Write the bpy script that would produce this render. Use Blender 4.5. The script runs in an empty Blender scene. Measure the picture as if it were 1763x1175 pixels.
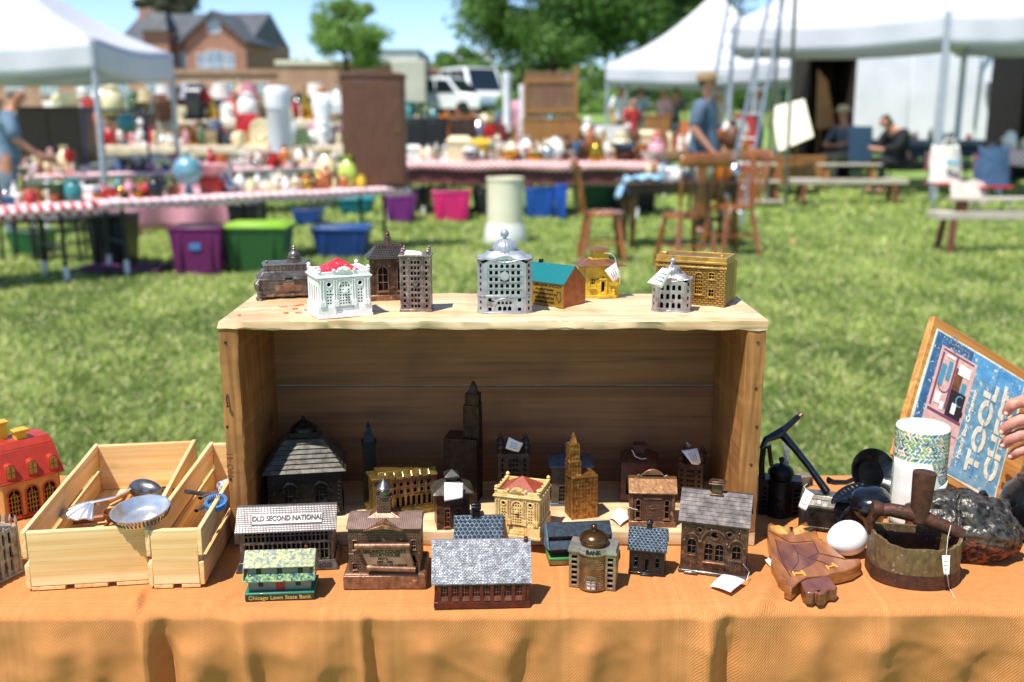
import bpy, bmesh, math, random
import numpy as np
from mathutils import Vector, Matrix, noise
from mathutils.geometry import tessellate_polygon
R = math.radians
PI = math.pi
random.seed(7)
scene = bpy.context.scene
COL = scene.collection

# ---------------------------------------------------------------- camera
CAMZ = 1.4; PITCH = R(12.5); F = 1714.0; CX = 881.5; CY = 587.5
SP, CP = math.sin(PITCH), math.cos(PITCH)
cam = bpy.data.cameras.new('camera'); camo = bpy.data.objects.new('camera', cam); COL.objects.link(camo)
camo.location = (0, 0, CAMZ); camo.rotation_euler = (R(90) - PITCH, 0, 0)
cam.sensor_width = 36; cam.lens = 35.0; cam.clip_start = .05; cam.clip_end = 3000
cam.dof.use_dof = True; cam.dof.focus_distance = 1.44; cam.dof.aperture_fstop = 3.3; cam.dof.aperture_blades = 0
scene.camera = camo

def ray(px, py):
    u = (px - CX) / F; v = (CY - py) / F
    return Vector((u, CP + v * SP, -SP + v * CP))
def G(px, py, z=0.0):
    d = ray(px, py); t = (z - CAMZ) / d.z
    return Vector((d.x * t, d.y * t, z))
def AY(px, py, Y):
    d = ray(px, py); t = Y / d.y
    return Vector((d.x * t, Y, CAMZ + d.z * t))
def depth(p): return p.y * CP + (CAMZ - p.z) * SP

# ---------------------------------------------------------------- world
SUN = Vector((-.33, -.38, 1.0)).normalized()
w = bpy.data.worlds.new('World'); scene.world = w; w.use_nodes = True
nt = w.node_tree; nt.nodes.clear()
sky = nt.nodes.new('ShaderNodeTexSky'); sky.sky_type = 'NISHITA'; sky.sun_disc = False
elev = math.asin(SUN.z); sky.sun_elevation = elev
sky.sun_rotation = math.atan2(SUN.x, SUN.y)
sky.air_density = 1.0; sky.dust_density = 0; sky.ozone_density = 3.5; sky.altitude = 3000
bg = nt.nodes.new('ShaderNodeBackground'); bg.inputs['Strength'].default_value = .14
wo = nt.nodes.new('ShaderNodeOutputWorld')
nt.links.new(sky.outputs[0], bg.inputs[0]); nt.links.new(bg.outputs[0], wo.inputs[0])
sl = bpy.data.lights.new('sun', 'SUN'); sl.energy = 4.6; sl.angle = R(.5); sl.color = (1, .955, .88)
so = bpy.data.objects.new('sun', sl); COL.objects.link(so); so.location = (-3, -4, 9)
so.rotation_euler = SUN.to_track_quat('Z', 'Y').to_euler()
scene.view_settings.view_transform = 'Standard'; scene.view_settings.look = 'None'
scene.view_settings.exposure = .66; scene.view_settings.gamma = 1.0

# ---------------------------------------------------------------- materials
_m = {}
def srgb(h):
    h = h.lstrip('#'); c = [int(h[i:i+2], 16) / 255 for i in (0, 2, 4)]
    return tuple(((x + .055) / 1.055) ** 2.4 if x > .04045 else x / 12.92 for x in c)
def c4(c):
    if isinstance(c, str): c = srgb(c)
    return (c[0], c[1], c[2], 1)
def M(name, c1, c2=None, ns=40, metal=0.0, rough=.5, bump=0.0, bs=200, bd=.001, brick=None, brickc=None,
      stretch=None, rv=.12, coat=0.0, sub=0.0, lo=.35, hi=.65, check=None, checkc=None, wear=None, weave=None,
      vcol=None, spec=None, edge=None, transm=None, sheen=0, trans=None):
    if name in _m: return _m[name]
    m = bpy.data.materials.new(name); _m[name] = m; m.use_nodes = True
    n = m.node_tree.nodes; L = m.node_tree.links; p = n['Principled BSDF']
    tc = n.new('ShaderNodeTexCoord'); co = tc.outputs['Object']
    if stretch:
        mp = n.new('ShaderNodeMapping'); mp.inputs['Scale'].default_value = stretch; L.new(co, mp.inputs[0]); sco = mp.outputs[0]
    else: sco = co
    c2 = c2 or c1
    def mix(fac, a, b):
        x = n.new('ShaderNodeMix'); x.data_type = 'RGBA'
        if fac is not None: L.new(fac, x.inputs[0])
        for s, v in ((6, a), (7, b)):
            if isinstance(v, (tuple, str)): x.inputs[s].default_value = c4(v)
            else: L.new(v, x.inputs[s])
        return x
    nz = n.new('ShaderNodeTexNoise'); nz.inputs['Scale'].default_value = ns; nz.inputs['Detail'].default_value = 5
    L.new(sco, nz.inputs[0])
    rp = n.new('ShaderNodeMapRange'); rp.inputs[1].default_value = lo; rp.inputs[2].default_value = hi
    L.new(nz.outputs[0], rp.inputs[0])
    col = mix(rp.outputs[0], c1, c2).outputs[2]
    hgt = None
    if check:
        ck = n.new('ShaderNodeTexChecker'); ck.inputs['Scale'].default_value = check; L.new(co, ck.inputs[0])
        col = mix(ck.outputs[1], col, checkc).outputs[2]
    if brick:
        cx = n.new('ShaderNodeSeparateXYZ'); L.new(co, cx.inputs[0])
        ad = n.new('ShaderNodeMath'); ad.operation = 'ADD'; L.new(cx.outputs[0], ad.inputs[0]); L.new(cx.outputs[1], ad.inputs[1])
        cb = n.new('ShaderNodeCombineXYZ'); L.new(ad.outputs[0], cb.inputs[0]); L.new(cx.outputs[2], cb.inputs[1])
        if len(brick) > 3 and brick[3] == 'xy':
            L.new(cx.outputs[0], cb.inputs[0]); L.new(cx.outputs[1], cb.inputs[1])
        b = n.new('ShaderNodeTexBrick'); b.inputs['Scale'].default_value = 1.0
        b.inputs['Brick Width'].default_value = brick[0]; b.inputs['Row Height'].default_value = brick[1]
        b.inputs['Mortar Size'].default_value = brick[2]; b.inputs['Mortar Smooth'].default_value = .3
        L.new(cb.outputs[0], b.inputs[0])
        hgt = b.outputs['Fac']
        if brickc: col = mix(b.outputs['Fac'], col, brickc).outputs[2]
        inv = n.new('ShaderNodeMath'); inv.operation = 'SUBTRACT'; inv.inputs[0].default_value = 1.0; L.new(hgt, inv.inputs[1]); hgt = inv.outputs[0]
    if wear:
        geo = n.new('ShaderNodeNewGeometry'); nw = n.new('ShaderNodeTexNoise'); nw.inputs['Scale'].default_value = wear[1]; nw.inputs['Detail'].default_value = 8
        L.new(co, nw.inputs[0]); mr = n.new('ShaderNodeMapRange'); mr.inputs[1].default_value = wear[2]; mr.inputs[2].default_value = wear[2] + .06
        L.new(nw.outputs[0], mr.inputs[0]); col = mix(mr.outputs[0], col, wear[0]).outputs[2]
    if edge:   # paint or patina rubbed off along the arrises
        bv = n.new('ShaderNodeBevel'); bv.samples = 4; bv.inputs['Radius'].default_value = edge[1]; ge = n.new('ShaderNodeNewGeometry')
        dt = n.new('ShaderNodeVectorMath'); dt.operation = 'DOT_PRODUCT'; L.new(bv.outputs[0], dt.inputs[0]); L.new(ge.outputs['True Normal'], dt.inputs[1])
        e1 = n.new('ShaderNodeMapRange'); e1.inputs[1].default_value = .985; e1.inputs[2].default_value = .80; L.new(dt.outputs['Value'], e1.inputs[0])
        en = n.new('ShaderNodeTexNoise'); en.inputs['Scale'].default_value = 170; en.inputs['Detail'].default_value = 3; L.new(co, en.inputs[0])
        e2 = n.new('ShaderNodeMapRange'); e2.inputs[1].default_value = edge[2]; e2.inputs[2].default_value = edge[2]+.12; L.new(en.outputs[0], e2.inputs[0])
        em = n.new('ShaderNodeMath'); em.operation = 'MULTIPLY'; L.new(e1.outputs[0], em.inputs[0]); L.new(e2.outputs[0], em.inputs[1]); col = mix(em.outputs[0], col, edge[0]).outputs[2]
    if vcol:
        at = n.new('ShaderNodeAttribute'); at.attribute_name = vcol
        mm = n.new('ShaderNodeMix'); mm.data_type = 'RGBA'; mm.blend_type = 'MULTIPLY'; mm.inputs[0].default_value = 1
        L.new(col, mm.inputs[6]); L.new(at.outputs[0], mm.inputs[7]); col = mm.outputs[2]
    L.new(col, p.inputs['Base Color'])
    p.inputs['Metallic'].default_value = metal
    if rv:
        r2 = n.new('ShaderNodeMapRange'); r2.inputs[3].default_value = max(.03, rough - rv); r2.inputs[4].default_value = min(1, rough + rv)
        L.new(nz.outputs[0], r2.inputs[0]); L.new(r2.outputs[0], p.inputs['Roughness'])
    else: p.inputs['Roughness'].default_value = rough
    if coat: p.inputs['Coat Weight'].default_value = coat; p.inputs['Coat Roughness'].default_value = .1
    if sheen: p.inputs['Sheen Weight'].default_value = sheen
    if spec is not None: p.inputs['Specular IOR Level'].default_value = spec
    if transm: p.inputs['Transmission Weight'].default_value = transm
    if bump or hgt is not None:
        bn = n.new('ShaderNodeTexNoise'); bn.inputs['Scale'].default_value = bs; bn.inputs['Detail'].default_value = 4; L.new(sco, bn.inputs[0])
        h = bn.outputs[0]
        bu = n.new('ShaderNodeBump'); bu.inputs['Strength'].default_value = bump; bu.inputs['Distance'].default_value = bd; L.new(h, bu.inputs['Height'])
        out = bu.outputs[0]
        if hgt is not None:
            b2 = n.new('ShaderNodeBump'); b2.inputs['Strength'].default_value = .9; b2.inputs['Distance'].default_value = bd; L.new(hgt, b2.inputs['Height']); L.new(out, b2.inputs['Normal']); out = b2.outputs[0]
        L.new(out, p.inputs['Normal'])
    if trans:   # thin translucent surface (leaves, tent fabric)
        tr = n.new('ShaderNodeBsdfTranslucent'); tr.inputs[0].default_value = c4(trans[0]); ms = n.new('ShaderNodeMixShader'); ms.inputs[0].default_value = trans[1]
        if vcol: L.new(col, tr.inputs[0])
        L.new(p.outputs[0], ms.inputs[1]); L.new(tr.outputs[0], ms.inputs[2]); L.new(ms.outputs[0], n['Material Output'].inputs[0])
    return m

def wood(name, c1, c2, axis='x', sc=1.0, knots=True, rough=.6, dark=None, ring=60, seed=0):
    """sawn softwood: fine grain streaks along an axis, soft growth bands, a few knots"""
    if name in _m: return _m[name]
    m = bpy.data.materials.new(name); _m[name] = m; m.use_nodes = True
    n = m.node_tree.nodes; L = m.node_tree.links; p = n['Principled BSDF']
    tc = n.new('ShaderNodeTexCoord')
    def mp(s):
        a = n.new('ShaderNodeMapping'); a.inputs['Scale'].default_value = s; a.inputs['Location'].default_value = (seed*3.1, seed*1.7, seed*.9); L.new(tc.outputs['Object'], a.inputs[0]); return a.outputs[0]
    lo, hi = 1.5*sc, 90*sc
    s = {'x': (lo, hi, hi), 'y': (hi, lo, hi), 'z': (hi, hi, lo)}[axis]
    lo2, hi2 = 1.6*sc, 14*sc
    s2 = {'x': (lo2, hi2, hi2), 'y': (hi2, lo2, hi2), 'z': (hi2, hi2, lo2)}[axis]
    g = n.new('ShaderNodeTexNoise'); g.inputs['Scale'].default_value = 2; g.inputs['Detail'].default_value = 6; L.new(mp(s), g.inputs[0])
    bnd = n.new('ShaderNodeTexNoise'); bnd.inputs['Scale'].default_value = 1; bnd.inputs['Detail'].default_value = 2; bnd.inputs['Distortion'].default_value = .35; L.new(mp(s2), bnd.inputs[0])
    mu = n.new('ShaderNodeMath'); mu.operation = 'MULTIPLY'; mu.inputs[1].default_value = ring; L.new(bnd.outputs[0], mu.inputs[0])
    sn = n.new('ShaderNodeMath'); sn.operation = 'SINE'; L.new(mu.outputs[0], sn.inputs[0])
    sm = n.new('ShaderNodeMapRange'); sm.inputs[1].default_value = -1; sm.inputs[2].default_value = 1; sm.inputs[4].default_value = .55; L.new(sn.outputs[0], sm.inputs[0])
    ad = n.new('ShaderNodeMath'); ad.operation = 'ADD'; L.new(sm.outputs[0], ad.inputs[0])
    gm = n.new('ShaderNodeMapRange'); gm.inputs[1].default_value = .3; gm.inputs[2].default_value = .75; gm.inputs[3].default_value = -.15; gm.inputs[4].default_value = .6; L.new(g.outputs[0], gm.inputs[0]); L.new(gm.outputs[0], ad.inputs[1])
    mx = n.new('ShaderNodeMix'); mx.data_type = 'RGBA'; L.new(ad.outputs[0], mx.inputs[0]); mx.inputs[6].default_value = c4(c1); mx.inputs[7].default_value = c4(c2)
    col = mx.outputs[2]
    # broad weathering blotches
    bl = n.new('ShaderNodeTexNoise'); bl.inputs['Scale'].default_value = 9*sc; bl.inputs['Detail'].default_value = 5; L.new(tc.outputs['Object'], bl.inputs[0])
    bm = n.new('ShaderNodeMapRange'); bm.inputs[1].default_value = .5; bm.inputs[2].default_value = .8; bm.inputs[4].default_value = .72; L.new(bl.outputs[0], bm.inputs[0])
    mb = n.new('ShaderNodeMix'); mb.data_type = 'RGBA'; L.new(bm.outputs[0], mb.inputs[0]); L.new(col, mb.inputs[6]); mb.inputs[7].default_value = c4(dark or c2); col = mb.outputs[2]
    if knots:
        k = n.new('ShaderNodeTexVoronoi'); k.inputs['Scale'].default_value = 1
        ks = 7*sc
        s3 = {'x': (ks*.75, ks, ks), 'y': (ks, ks*.75, ks), 'z': (ks, ks, ks*.75)}[axis]
        L.new(mp(s3), k.inputs[0])
        kd = n.new('ShaderNodeTexNoise'); kd.inputs['Scale'].default_value = 300*sc; L.new(tc.outputs['Object'], kd.inputs[0])
        km = n.new('ShaderNodeMapRange'); km.inputs[1].default_value = .06; km.inputs[2].default_value = .13; km.inputs[3].default_value = .85; km.inputs[4].default_value = 0; L.new(k.outputs['Distance'], km.inputs[0])
        mk = n.new('ShaderNodeMix'); mk.data_type = 'RGBA'; L.new(km.outputs[0], mk.inputs[0]); L.new(col, mk.inputs[6]); mk.inputs[7].default_value = (.10, .045, .018, 1); col = mk.outputs[2]
    # drying cracks and dark fibres running with the grain
    sc3 = {'x': (3.0*sc, 150*sc, 150*sc), 'y': (150*sc, 3.0*sc, 150*sc), 'z': (150*sc, 150*sc, 3.0*sc)}[axis]
    ck = n.new('ShaderNodeTexNoise'); ck.inputs['Scale'].default_value = 1; ck.inputs['Detail'].default_value = 4; ck.inputs['Roughness'].default_value = .7; L.new(mp(sc3), ck.inputs[0])
    cm_ = n.new('ShaderNodeMapRange'); cm_.inputs[1].default_value = .60; cm_.inputs[2].default_value = .72; cm_.inputs[4].default_value = .6; L.new(ck.outputs[0], cm_.inputs[0])
    mc = n.new('ShaderNodeMix'); mc.data_type = 'RGBA'; L.new(cm_.outputs[0], mc.inputs[0]); L.new(col, mc.inputs[6]); mc.inputs[7].default_value = tuple(v*.35 for v in c4(dark or c2)[:3])+(1,); col = mc.outputs[2]
    L.new(col, p.inputs['Base Color']); p.inputs['Roughness'].default_value = rough
    bu = n.new('ShaderNodeBump'); bu.inputs['Strength'].default_value = .5; bu.inputs['Distance'].default_value = .0009; L.new(g.outputs[0], bu.inputs['Height']); L.new(bu.outputs[0], p.inputs['Normal'])
    return m

# ---------------------------------------------------------------- mesh builder
class MB:
    def __init__(s): s.v = []; s.f = []; s.m = []; s.mi = 0; s.T = None
    def add(s, vs, fs):
        o = len(s.v)
        for v in vs:
            v = Vector(v)
            s.v.append(s.T @ v if s.T is not None else v)
        for f in fs: s.f.append([i + o for i in f]); s.m.append(s.mi)
        return s
    def box(s, x0, x1, y0, y1, z0, z1):
        return s.add([(x0,y0,z0),(x1,y0,z0),(x1,y1,z0),(x0,y1,z0),(x0,y0,z1),(x1,y0,z1),(x1,y1,z1),(x0,y1,z1)],
                     [(3,2,1,0),(4,5,6,7),(0,1,5,4),(1,2,6,5),(2,3,7,6),(3,0,4,7)])
    def cb(s, cx, cy, z0, w, d, h): return s.box(cx-w/2, cx+w/2, cy-d/2, cy+d/2, z0, z0+h)
    def fr(s, cx, cy, z0, w0, d0, z1, w1, d1):
        a = [(cx+i*w0/2, cy+j*d0/2, z0) for i, j in ((-1,-1),(1,-1),(1,1),(-1,1))]
        b = [(cx+i*w1/2, cy+j*d1/2, z1) for i, j in ((-1,-1),(1,-1),(1,1),(-1,1))]
        return s.add(a+b, [(3,2,1,0),(4,5,6,7),(0,1,5,4),(1,2,6,5),(2,3,7,6),(3,0,4,7)])
    def prism(s, poly, a, b, plane='xz'):
        n = len(poly)
        def mk(p, t): return {'xz': (p[0], t, p[1]), 'yz': (t, p[0], p[1]), 'xy': (p[0], p[1], t)}[plane]
        vs = [mk(p, a) for p in poly] + [mk(p, b) for p in poly]
        tri = tessellate_polygon([[Vector((p[0], p[1], 0)) for p in poly]])
        area = sum(poly[i][0]*poly[(i+1)%n][1]-poly[(i+1)%n][0]*poly[i][1] for i in range(n))
        fs = [tuple(t) for t in tri] + [tuple(x+n for x in reversed(t)) for t in tri]
        fs += [(i, (i+1) % n, (i+1) % n + n, i + n) for i in range(n)]
        return s.add(vs, fs)
    def lathe(s, prof, cx=0, cy=0, n=24, sx=1, sy=1, lobes=0, la=0.0, a0=0, zt=0):
        vs = []; fs = []
        for r, z in prof:
            for i in range(n):
                a = a0 + 2*PI*i/n; rr = r*(1 + la*abs(math.cos(lobes*a/2)) - la) if lobes else r
                vs.append((cx+rr*math.cos(a)*sx, cy+rr*math.sin(a)*sy, z+zt))
        for j in range(len(prof)-1):
            for i in range(n):
                k = (i+1) % n; fs.append((j*n+i, j*n+k, (j+1)*n+k, (j+1)*n+i))
        fs.append(tuple(reversed(range(n)))); fs.append(tuple((len(prof)-1)*n+i for i in range(n)))
        return s.add(vs, fs)
    def tube(s, pts, r, n=8, cap=True, flat=1.0):
        pts = [Vector(p) for p in pts]; k = len(pts)
        rs = r if isinstance(r, (list, tuple)) else [r]*k
        vs = []; fs = []; prev = None
        for i, p in enumerate(pts):
            t = (pts[min(i+1, k-1)] - pts[max(i-1, 0)]).normalized()
            if prev is None:
                up = Vector((0,0,1)) if abs(t.z) < .9 else Vector((1,0,0))
                a = t.cross(up).normalized()
            else: a = (prev - t*prev.dot(t)).normalized()
            prev = a; b = t.cross(a)
            for q in range(n):
                g = 2*PI*q/n; vs.append(p + a*math.cos(g)*rs[i] + b*math.sin(g)*rs[i]*flat)
        for i in range(k-1):
            for q in range(n):
                w_ = (q+1) % n; fs.append((i*n+q, i*n+w_, (i+1)*n+w_, (i+1)*n+q))
        if cap: fs.append(tuple(reversed(range(n)))); fs.append(tuple((k-1)*n+q for q in range(n)))
        return s.add(vs, fs)
    def ball(s, c, r, n=12, sz=1.0):
        prof = [(max(1e-4, r*math.sin(PI*i/(n))), -r*sz*math.cos(PI*i/n)) for i in range(n+1)]
        return s.lathe([(a, b+c[2]) for a, b in prof], c[0], c[1], n*2 if n < 9 else 20)
    def facade(s, outer, holes, y, t):
        """flat wall in xz with real openings; front at y, back at y+t"""
        polys = [outer] + holes
        flat = [p for q in polys for p in q]; n = len(flat)
        tri = tessellate_polygon([[Vector((p[0]*1000, p[1]*1000, 0)) for p in q] for q in polys])
        vs = [(p[0], y, p[1]) for p in flat] + [(p[0], y+t, p[1]) for p in flat]
        fs = []
        for a, b, c in tri:
            A, B, C = flat[a], flat[b], flat[c]
            cr = (B[0]-A[0])*(C[1]-A[1])-(C[0]-A[0])*(B[1]-A[1])
            if abs(cr) < 1e-14: continue
            if cr < 0: a, c = c, a
            fs.append((a, b, c)); fs.append((c+n, b+n, a+n))
        o = 0
        for q in polys:
            k = len(q); fs += [(o+i, o+i+n, o+(i+1) % k+n, o+(i+1) % k) for i in range(k)]; o += k
        return s.add(vs, fs)
    def grid(s, fn, nu, nv, thick=None):
        vs = [fn(i/nu, j/nv) for j in range(nv+1) for i in range(nu+1)]
        fs = [(j*(nu+1)+i, j*(nu+1)+i+1, (j+1)*(nu+1)+i+1, (j+1)*(nu+1)+i) for j in range(nv) for i in range(nu)]
        return s.add(vs, fs)
    def mesh(s, name, mats, smooth=35, fix=True):
        me = bpy.data.meshes.new(name); me.from_pydata([tuple(v) for v in s.v], [], s.f)
        mats = mats if isinstance(mats, (list, tuple)) else [mats]
        for m in mats: me.materials.append(m)
        if len(mats) > 1: me.polygons.foreach_set('material_index', s.m)
        if fix:
            bm = bmesh.new(); bm.from_mesh(me); bmesh.ops.recalc_face_normals(bm, faces=bm.faces); bm.to_mesh(me); bm.free()
        if smooth:
            me.polygons.foreach_set('use_smooth', [True]*len(me.polygons)); me.set_sharp_from_angle(angle=R(smooth))
        me.update(); return me
    def build(s, name, mats, parent=None, smooth=35, bevel=0, label=None, fix=True, solid=0):
        o = bpy.data.objects.new(name, s.mesh(name, mats, smooth, fix)); COL.objects.link(o)
        if parent is not None: o.parent = parent
        if solid:
            q = o.modifiers.new('solid', 'SOLIDIFY'); q.thickness = solid; q.offset = 0
        if bevel:
            b = o.modifiers.new('bevel', 'BEVEL'); b.width = bevel; b.segments = 2; b.limit_method = 'ANGLE'; b.angle_limit = R(40)
        if label: o['label'] = label
        return o

def tag(o, label=None, cat=None, group=None, kind=None):
    if label: o['label'] = label
    if cat: o['category'] = cat
    if group: o['group'] = group
    if kind: o['kind'] = kind
    return o
def empty(name, loc, rz=0.0, label=None, cat=None, group=None):
    o = bpy.data.objects.new(name, None); COL.objects.link(o); o.location = loc; o.rotation_euler = (0, 0, rz)
    o.empty_display_size = .05
    return tag(o, label, cat, group)
def dup(o, loc=None, rz=None, label=None, group=None):
    kids = [c for c in COL.objects if c.parent == o]
    c = o.copy(); COL.objects.link(c)
    if loc is not None: c.location = loc
    if rz is not None: c.rotation_euler = (0, 0, rz)
    if label: c['label'] = label
    if group: c['group'] = group
    for k in kids:
        d = k.copy(); COL.objects.link(d); d.parent = c
        for g in [e for e in COL.objects if e.parent == k]:
            e = g.copy(); COL.objects.link(e); e.parent = d
    return c

def text_mesh(body, size, extrude=.0004, bold=0.0, align='CENTER', shear=0):
    cu = bpy.data.curves.new('t', 'FONT'); cu.body = body; cu.size = size; cu.extrude = extrude; cu.offset = bold
    cu.align_x = align; cu.align_y = 'CENTER'; cu.resolution_u = 3; cu.shear = shear
    o = bpy.data.objects.new('t', cu); COL.objects.link(o)
    bpy.context.view_layer.update()
    me = bpy.data.meshes.new_from_object(o.evaluated_get(bpy.context.evaluated_depsgraph_get()))
    bpy.data.objects.remove(o); bpy.data.curves.remove(cu)
    return me
def lettering(body, size, mat, parent, loc, rot=(R(90),0,0), extrude=.0004, bold=0.0, scale=(1,1,1), align='CENTER', name='lettering'):
    me = text_mesh(body, size, extrude, bold, align); me.materials.clear(); me.materials.append(mat); me.name = name
    o = bpy.data.objects.new(name, me); COL.objects.link(o); o.parent = parent
    o.location = loc; o.rotation_euler = rot; o.scale = scale
    return o
def TM(loc=(0,0,0), rz=0, rx=0, ry=0, s=1):
    return Matrix.Translation(Vector(loc)) @ Matrix.Rotation(rz, 4, 'Z') @ Matrix.Rotation(ry, 4, 'Y') @ Matrix.Rotation(rx, 4, 'X') @ Matrix.Scale(s, 4)

def skin(name, pts, edges, mats, parent=None, sub=2, root=0):
    """pts: [(x,y,z,r)...] ; one continuous skinned surface"""
    me = bpy.data.meshes.new(name); me.from_pydata([p[:3] for p in pts], edges, [])
    o = bpy.data.objects.new(name, me); COL.objects.link(o)
    me.materials.append(mats)
    sk = o.modifiers.new('skin', 'SKIN'); sk.use_smooth_shade = True
    lay = me.skin_vertices[0].data if me.skin_vertices else None
    if lay is None:
        bm = bmesh.new(); bm.from_mesh(me); bm.verts.layers.skin.verify(); bm.to_mesh(me); bm.free(); lay = me.skin_vertices[0].data
    for i, p in enumerate(pts):
        r = p[3]; lay[i].radius = (r, r) if not isinstance(r, tuple) else r
        lay[i].use_root = (i == root)
    sk.branch_smoothing = .6
    s = o.modifiers.new('sub', 'SUBSURF'); s.levels = sub; s.render_levels = sub
    # freeze to plain mesh
    bpy.context.view_layer.update()
    dg = bpy.context.evaluated_depsgraph_get()
    m2 = bpy.data.meshes.new_from_object(o.evaluated_get(dg)); m2.name = name
    o.modifiers.clear(); o.data = m2; bpy.data.meshes.remove(me)
    if not m2.materials: m2.materials.append(mats)
    if parent is not None: o.parent = parent
    return o
# ================================================================ FRONT STALL
TZ = .76
# ---- tablecloth
def fold(x, dn):
    n1 = noise.noise(Vector((x*2.6, 4.2, dn*.8))); n2 = noise.noise(Vector((x*9.5-dn*2, 1.3, dn*1.2))); n3 = noise.noise(Vector((x*24+dn*7, 6.3, dn*4)))
    return n1*.75 + n2*.34 + n3*.09 + .10*abs(math.sin(x*13+n1*4+dn*2))**3
def cloth_pt(u, v):
    x = -1.3 + 2.6*u
    L0, L1, r, L2 = .16, .525, .012, .52
    tot = L0 + L1 + L2
    s = v*tot
    yb, yf = 1.745, 1.222+.011/(1+math.exp(-(x-.3)*30))
    yf += .004*noise.noise(Vector((x*4, 0, 3))) + .003*noise.noise(Vector((x*14, 0, 1)))
    if s < L0: y = yb + .004; z = TZ - (L0 - s); return Vector((x, y + .02*(L0-s)*fold(x+3, L0-s), z)), s
    s2 = s - L0
    if s2 < L1:
        y = yb - s2*(yb-yf)/L1; z = TZ - .0012
        n = noise.noise(Vector((x*7, y*7, 0)))*.6 + noise.noise(Vector((x*22, y*18, 3)))*.25
        fz = min(1, max(0, (y - yf)/.02))
        z += .0012*min(0.0, n) * fz + .0006*n*fz
        # loose rucks of cloth near the front edge, clear of the goods
        def ruck(cx, cy, ang, ln, wd, h):
            dx, dy = x-cx, y-cy; a = dx*math.cos(ang)+dy*math.sin(ang); b = -dx*math.sin(ang)+dy*math.cos(ang)
            return h*math.exp(-(b/wd)**2)*math.exp(-(a/ln)**4)
        z += ruck(-.508, 1.235, R(100), .045, .006, .010)
        z += ruck(.345, 1.26, R(65), .07, .016, .011) + ruck(.41, 1.36, R(75), .05, .02, .010)
        z += ruck(.60, 1.235, R(60), .03, .012, .004) + ruck(.80, 1.30, R(120), .08, .02, .010) + ruck(.86, 1.23, R(80), .05, .014, .007)
        z += ruck(.505, 1.63, R(5), .05, .035, .022) + ruck(-.40, 1.245, R(60), .05, .008, .005)
        z += ruck(-.33, 1.225, R(170), .04, .007, .003)
        e = max(0, 1-(y-yf)/.012); z -= .006*e*e
        return Vector((x, y, z)), s
    dn = s2 - L1
    A = .085*min(1, dn/.16)**1.2
    f = fold(x, dn)
    y = yf - .006 - A*(f*.8-.12) ; z = TZ - .007 - dn*.985
    def pleat(cx, wd, h, k=1.0):
        q = (x - cx - k*dn*.05)/wd
        return h*math.exp(-q*q)*min(1, .25+dn/.06)
    y -= pleat(-.492, .010, .022) - pleat(-.468, .012, .018)
    y -= pleat(-.205, .006, .010) - pleat(-.19, .008, .012)
    y -= pleat(.262, .012, .018, -.3) - pleat(.292, .014, .022, .2)
    for px_, pw_, ph_, pk_ in ((-.62, .030, .016, 1.5), (-.56, .018, .010, -1), (-.42, .026, .018, -2.2), (-.30, .035, .014, 3), (-.12, .024, .014, 1.0), (-.02, .03, .012, 2.6), (.11, .022, .016, -2.4), (.18, .016, .010, 1), (.40, .022, .012, 1.4), (.50, .03, .018, -2.6), (.60, .028, .014, 1.2), (.90, .03, .02, 2)): y -= pleat(px_, pw_, ph_, pk_)*min(1, dn/.05)
    y -= pleat(.72, .03, .02, -4) - pleat(.79, .03, .03, -4)
    y -= pleat(-.36, .012, .016, 1.5) - pleat(.03, .02, .012, -3)
    y += .004*noise.noise(Vector((x*16+dn*9, dn*14, 9)))
    for a_, b_, c_, h_ in ((7, 4, 1.7, .0016), (6, -8, 5.1, .0014), (17, 11, 8.3, .0007), (3, 18, 3.3, .0008)):   # sharp little creases
        q = abs(noise.noise(Vector((x*a_+dn*b_, dn*a_*.7-x*b_*.35, c_)))); y -= h_*math.exp(-(q/.13)**2)*min(1, dn/.04)
    y = min(y, yf+.004+max(0, dn-.03)*.25)
    return Vector((x, y, z)), s
NU, NV = 560, 230
vs = []; uvc = []
for j in range(NV+1):
    for i in range(NU+1):
        p, s = cloth_pt(i/NU, j/NV); vs.append(p); uvc.append((-1.3+2.6*i/NU, s))
mb = MB(); mb.v = vs
mb.f = [[j*(NU+1)+i, (j+1)*(NU+1)+i, (j+1)*(NU+1)+i+1, j*(NU+1)+i+1] for j in range(NV) for i in range(NU)]; mb.m = [0]*len(mb.f)
cm = bpy.data.materials.new('rust cloth'); cm.use_nodes = True
n = cm.node_tree.nodes; L = cm.node_tree.links; p = n['Principled BSDF']
uvn = n.new('ShaderNodeUVMap'); uvn.uv_map = 'weave'
sep = n.new('ShaderNodeSeparateXYZ'); L.new(uvn.outputs[0], sep.inputs[0])
def stripes(axis, sc, lo, hi, seed):
    cb = n.new('ShaderNodeCombineXYZ'); L.new(sep.outputs[axis], cb.inputs[0]); cb.inputs[1].default_value = seed
    t = n.new('ShaderNodeTexNoise'); t.inputs['Scale'].default_value = sc; t.inputs['Detail'].default_value = 3; L.new(cb.outputs[0], t.inputs[0])
    m = n.new('ShaderNodeMapRange'); m.inputs[1].default_value = lo; m.inputs[2].default_value = hi; L.new(t.outputs[0], m.inputs[0]); return m.outputs[0]
def mth(op, a, b):
    x = n.new('ShaderNodeMath'); x.operation = op
    for i, q in enumerate((a, b)):
        if isinstance(q, (int, float)): x.inputs[i].default_value = q
        else: L.new(q, x.inputs[i])
    return x.outputs[0]
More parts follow.
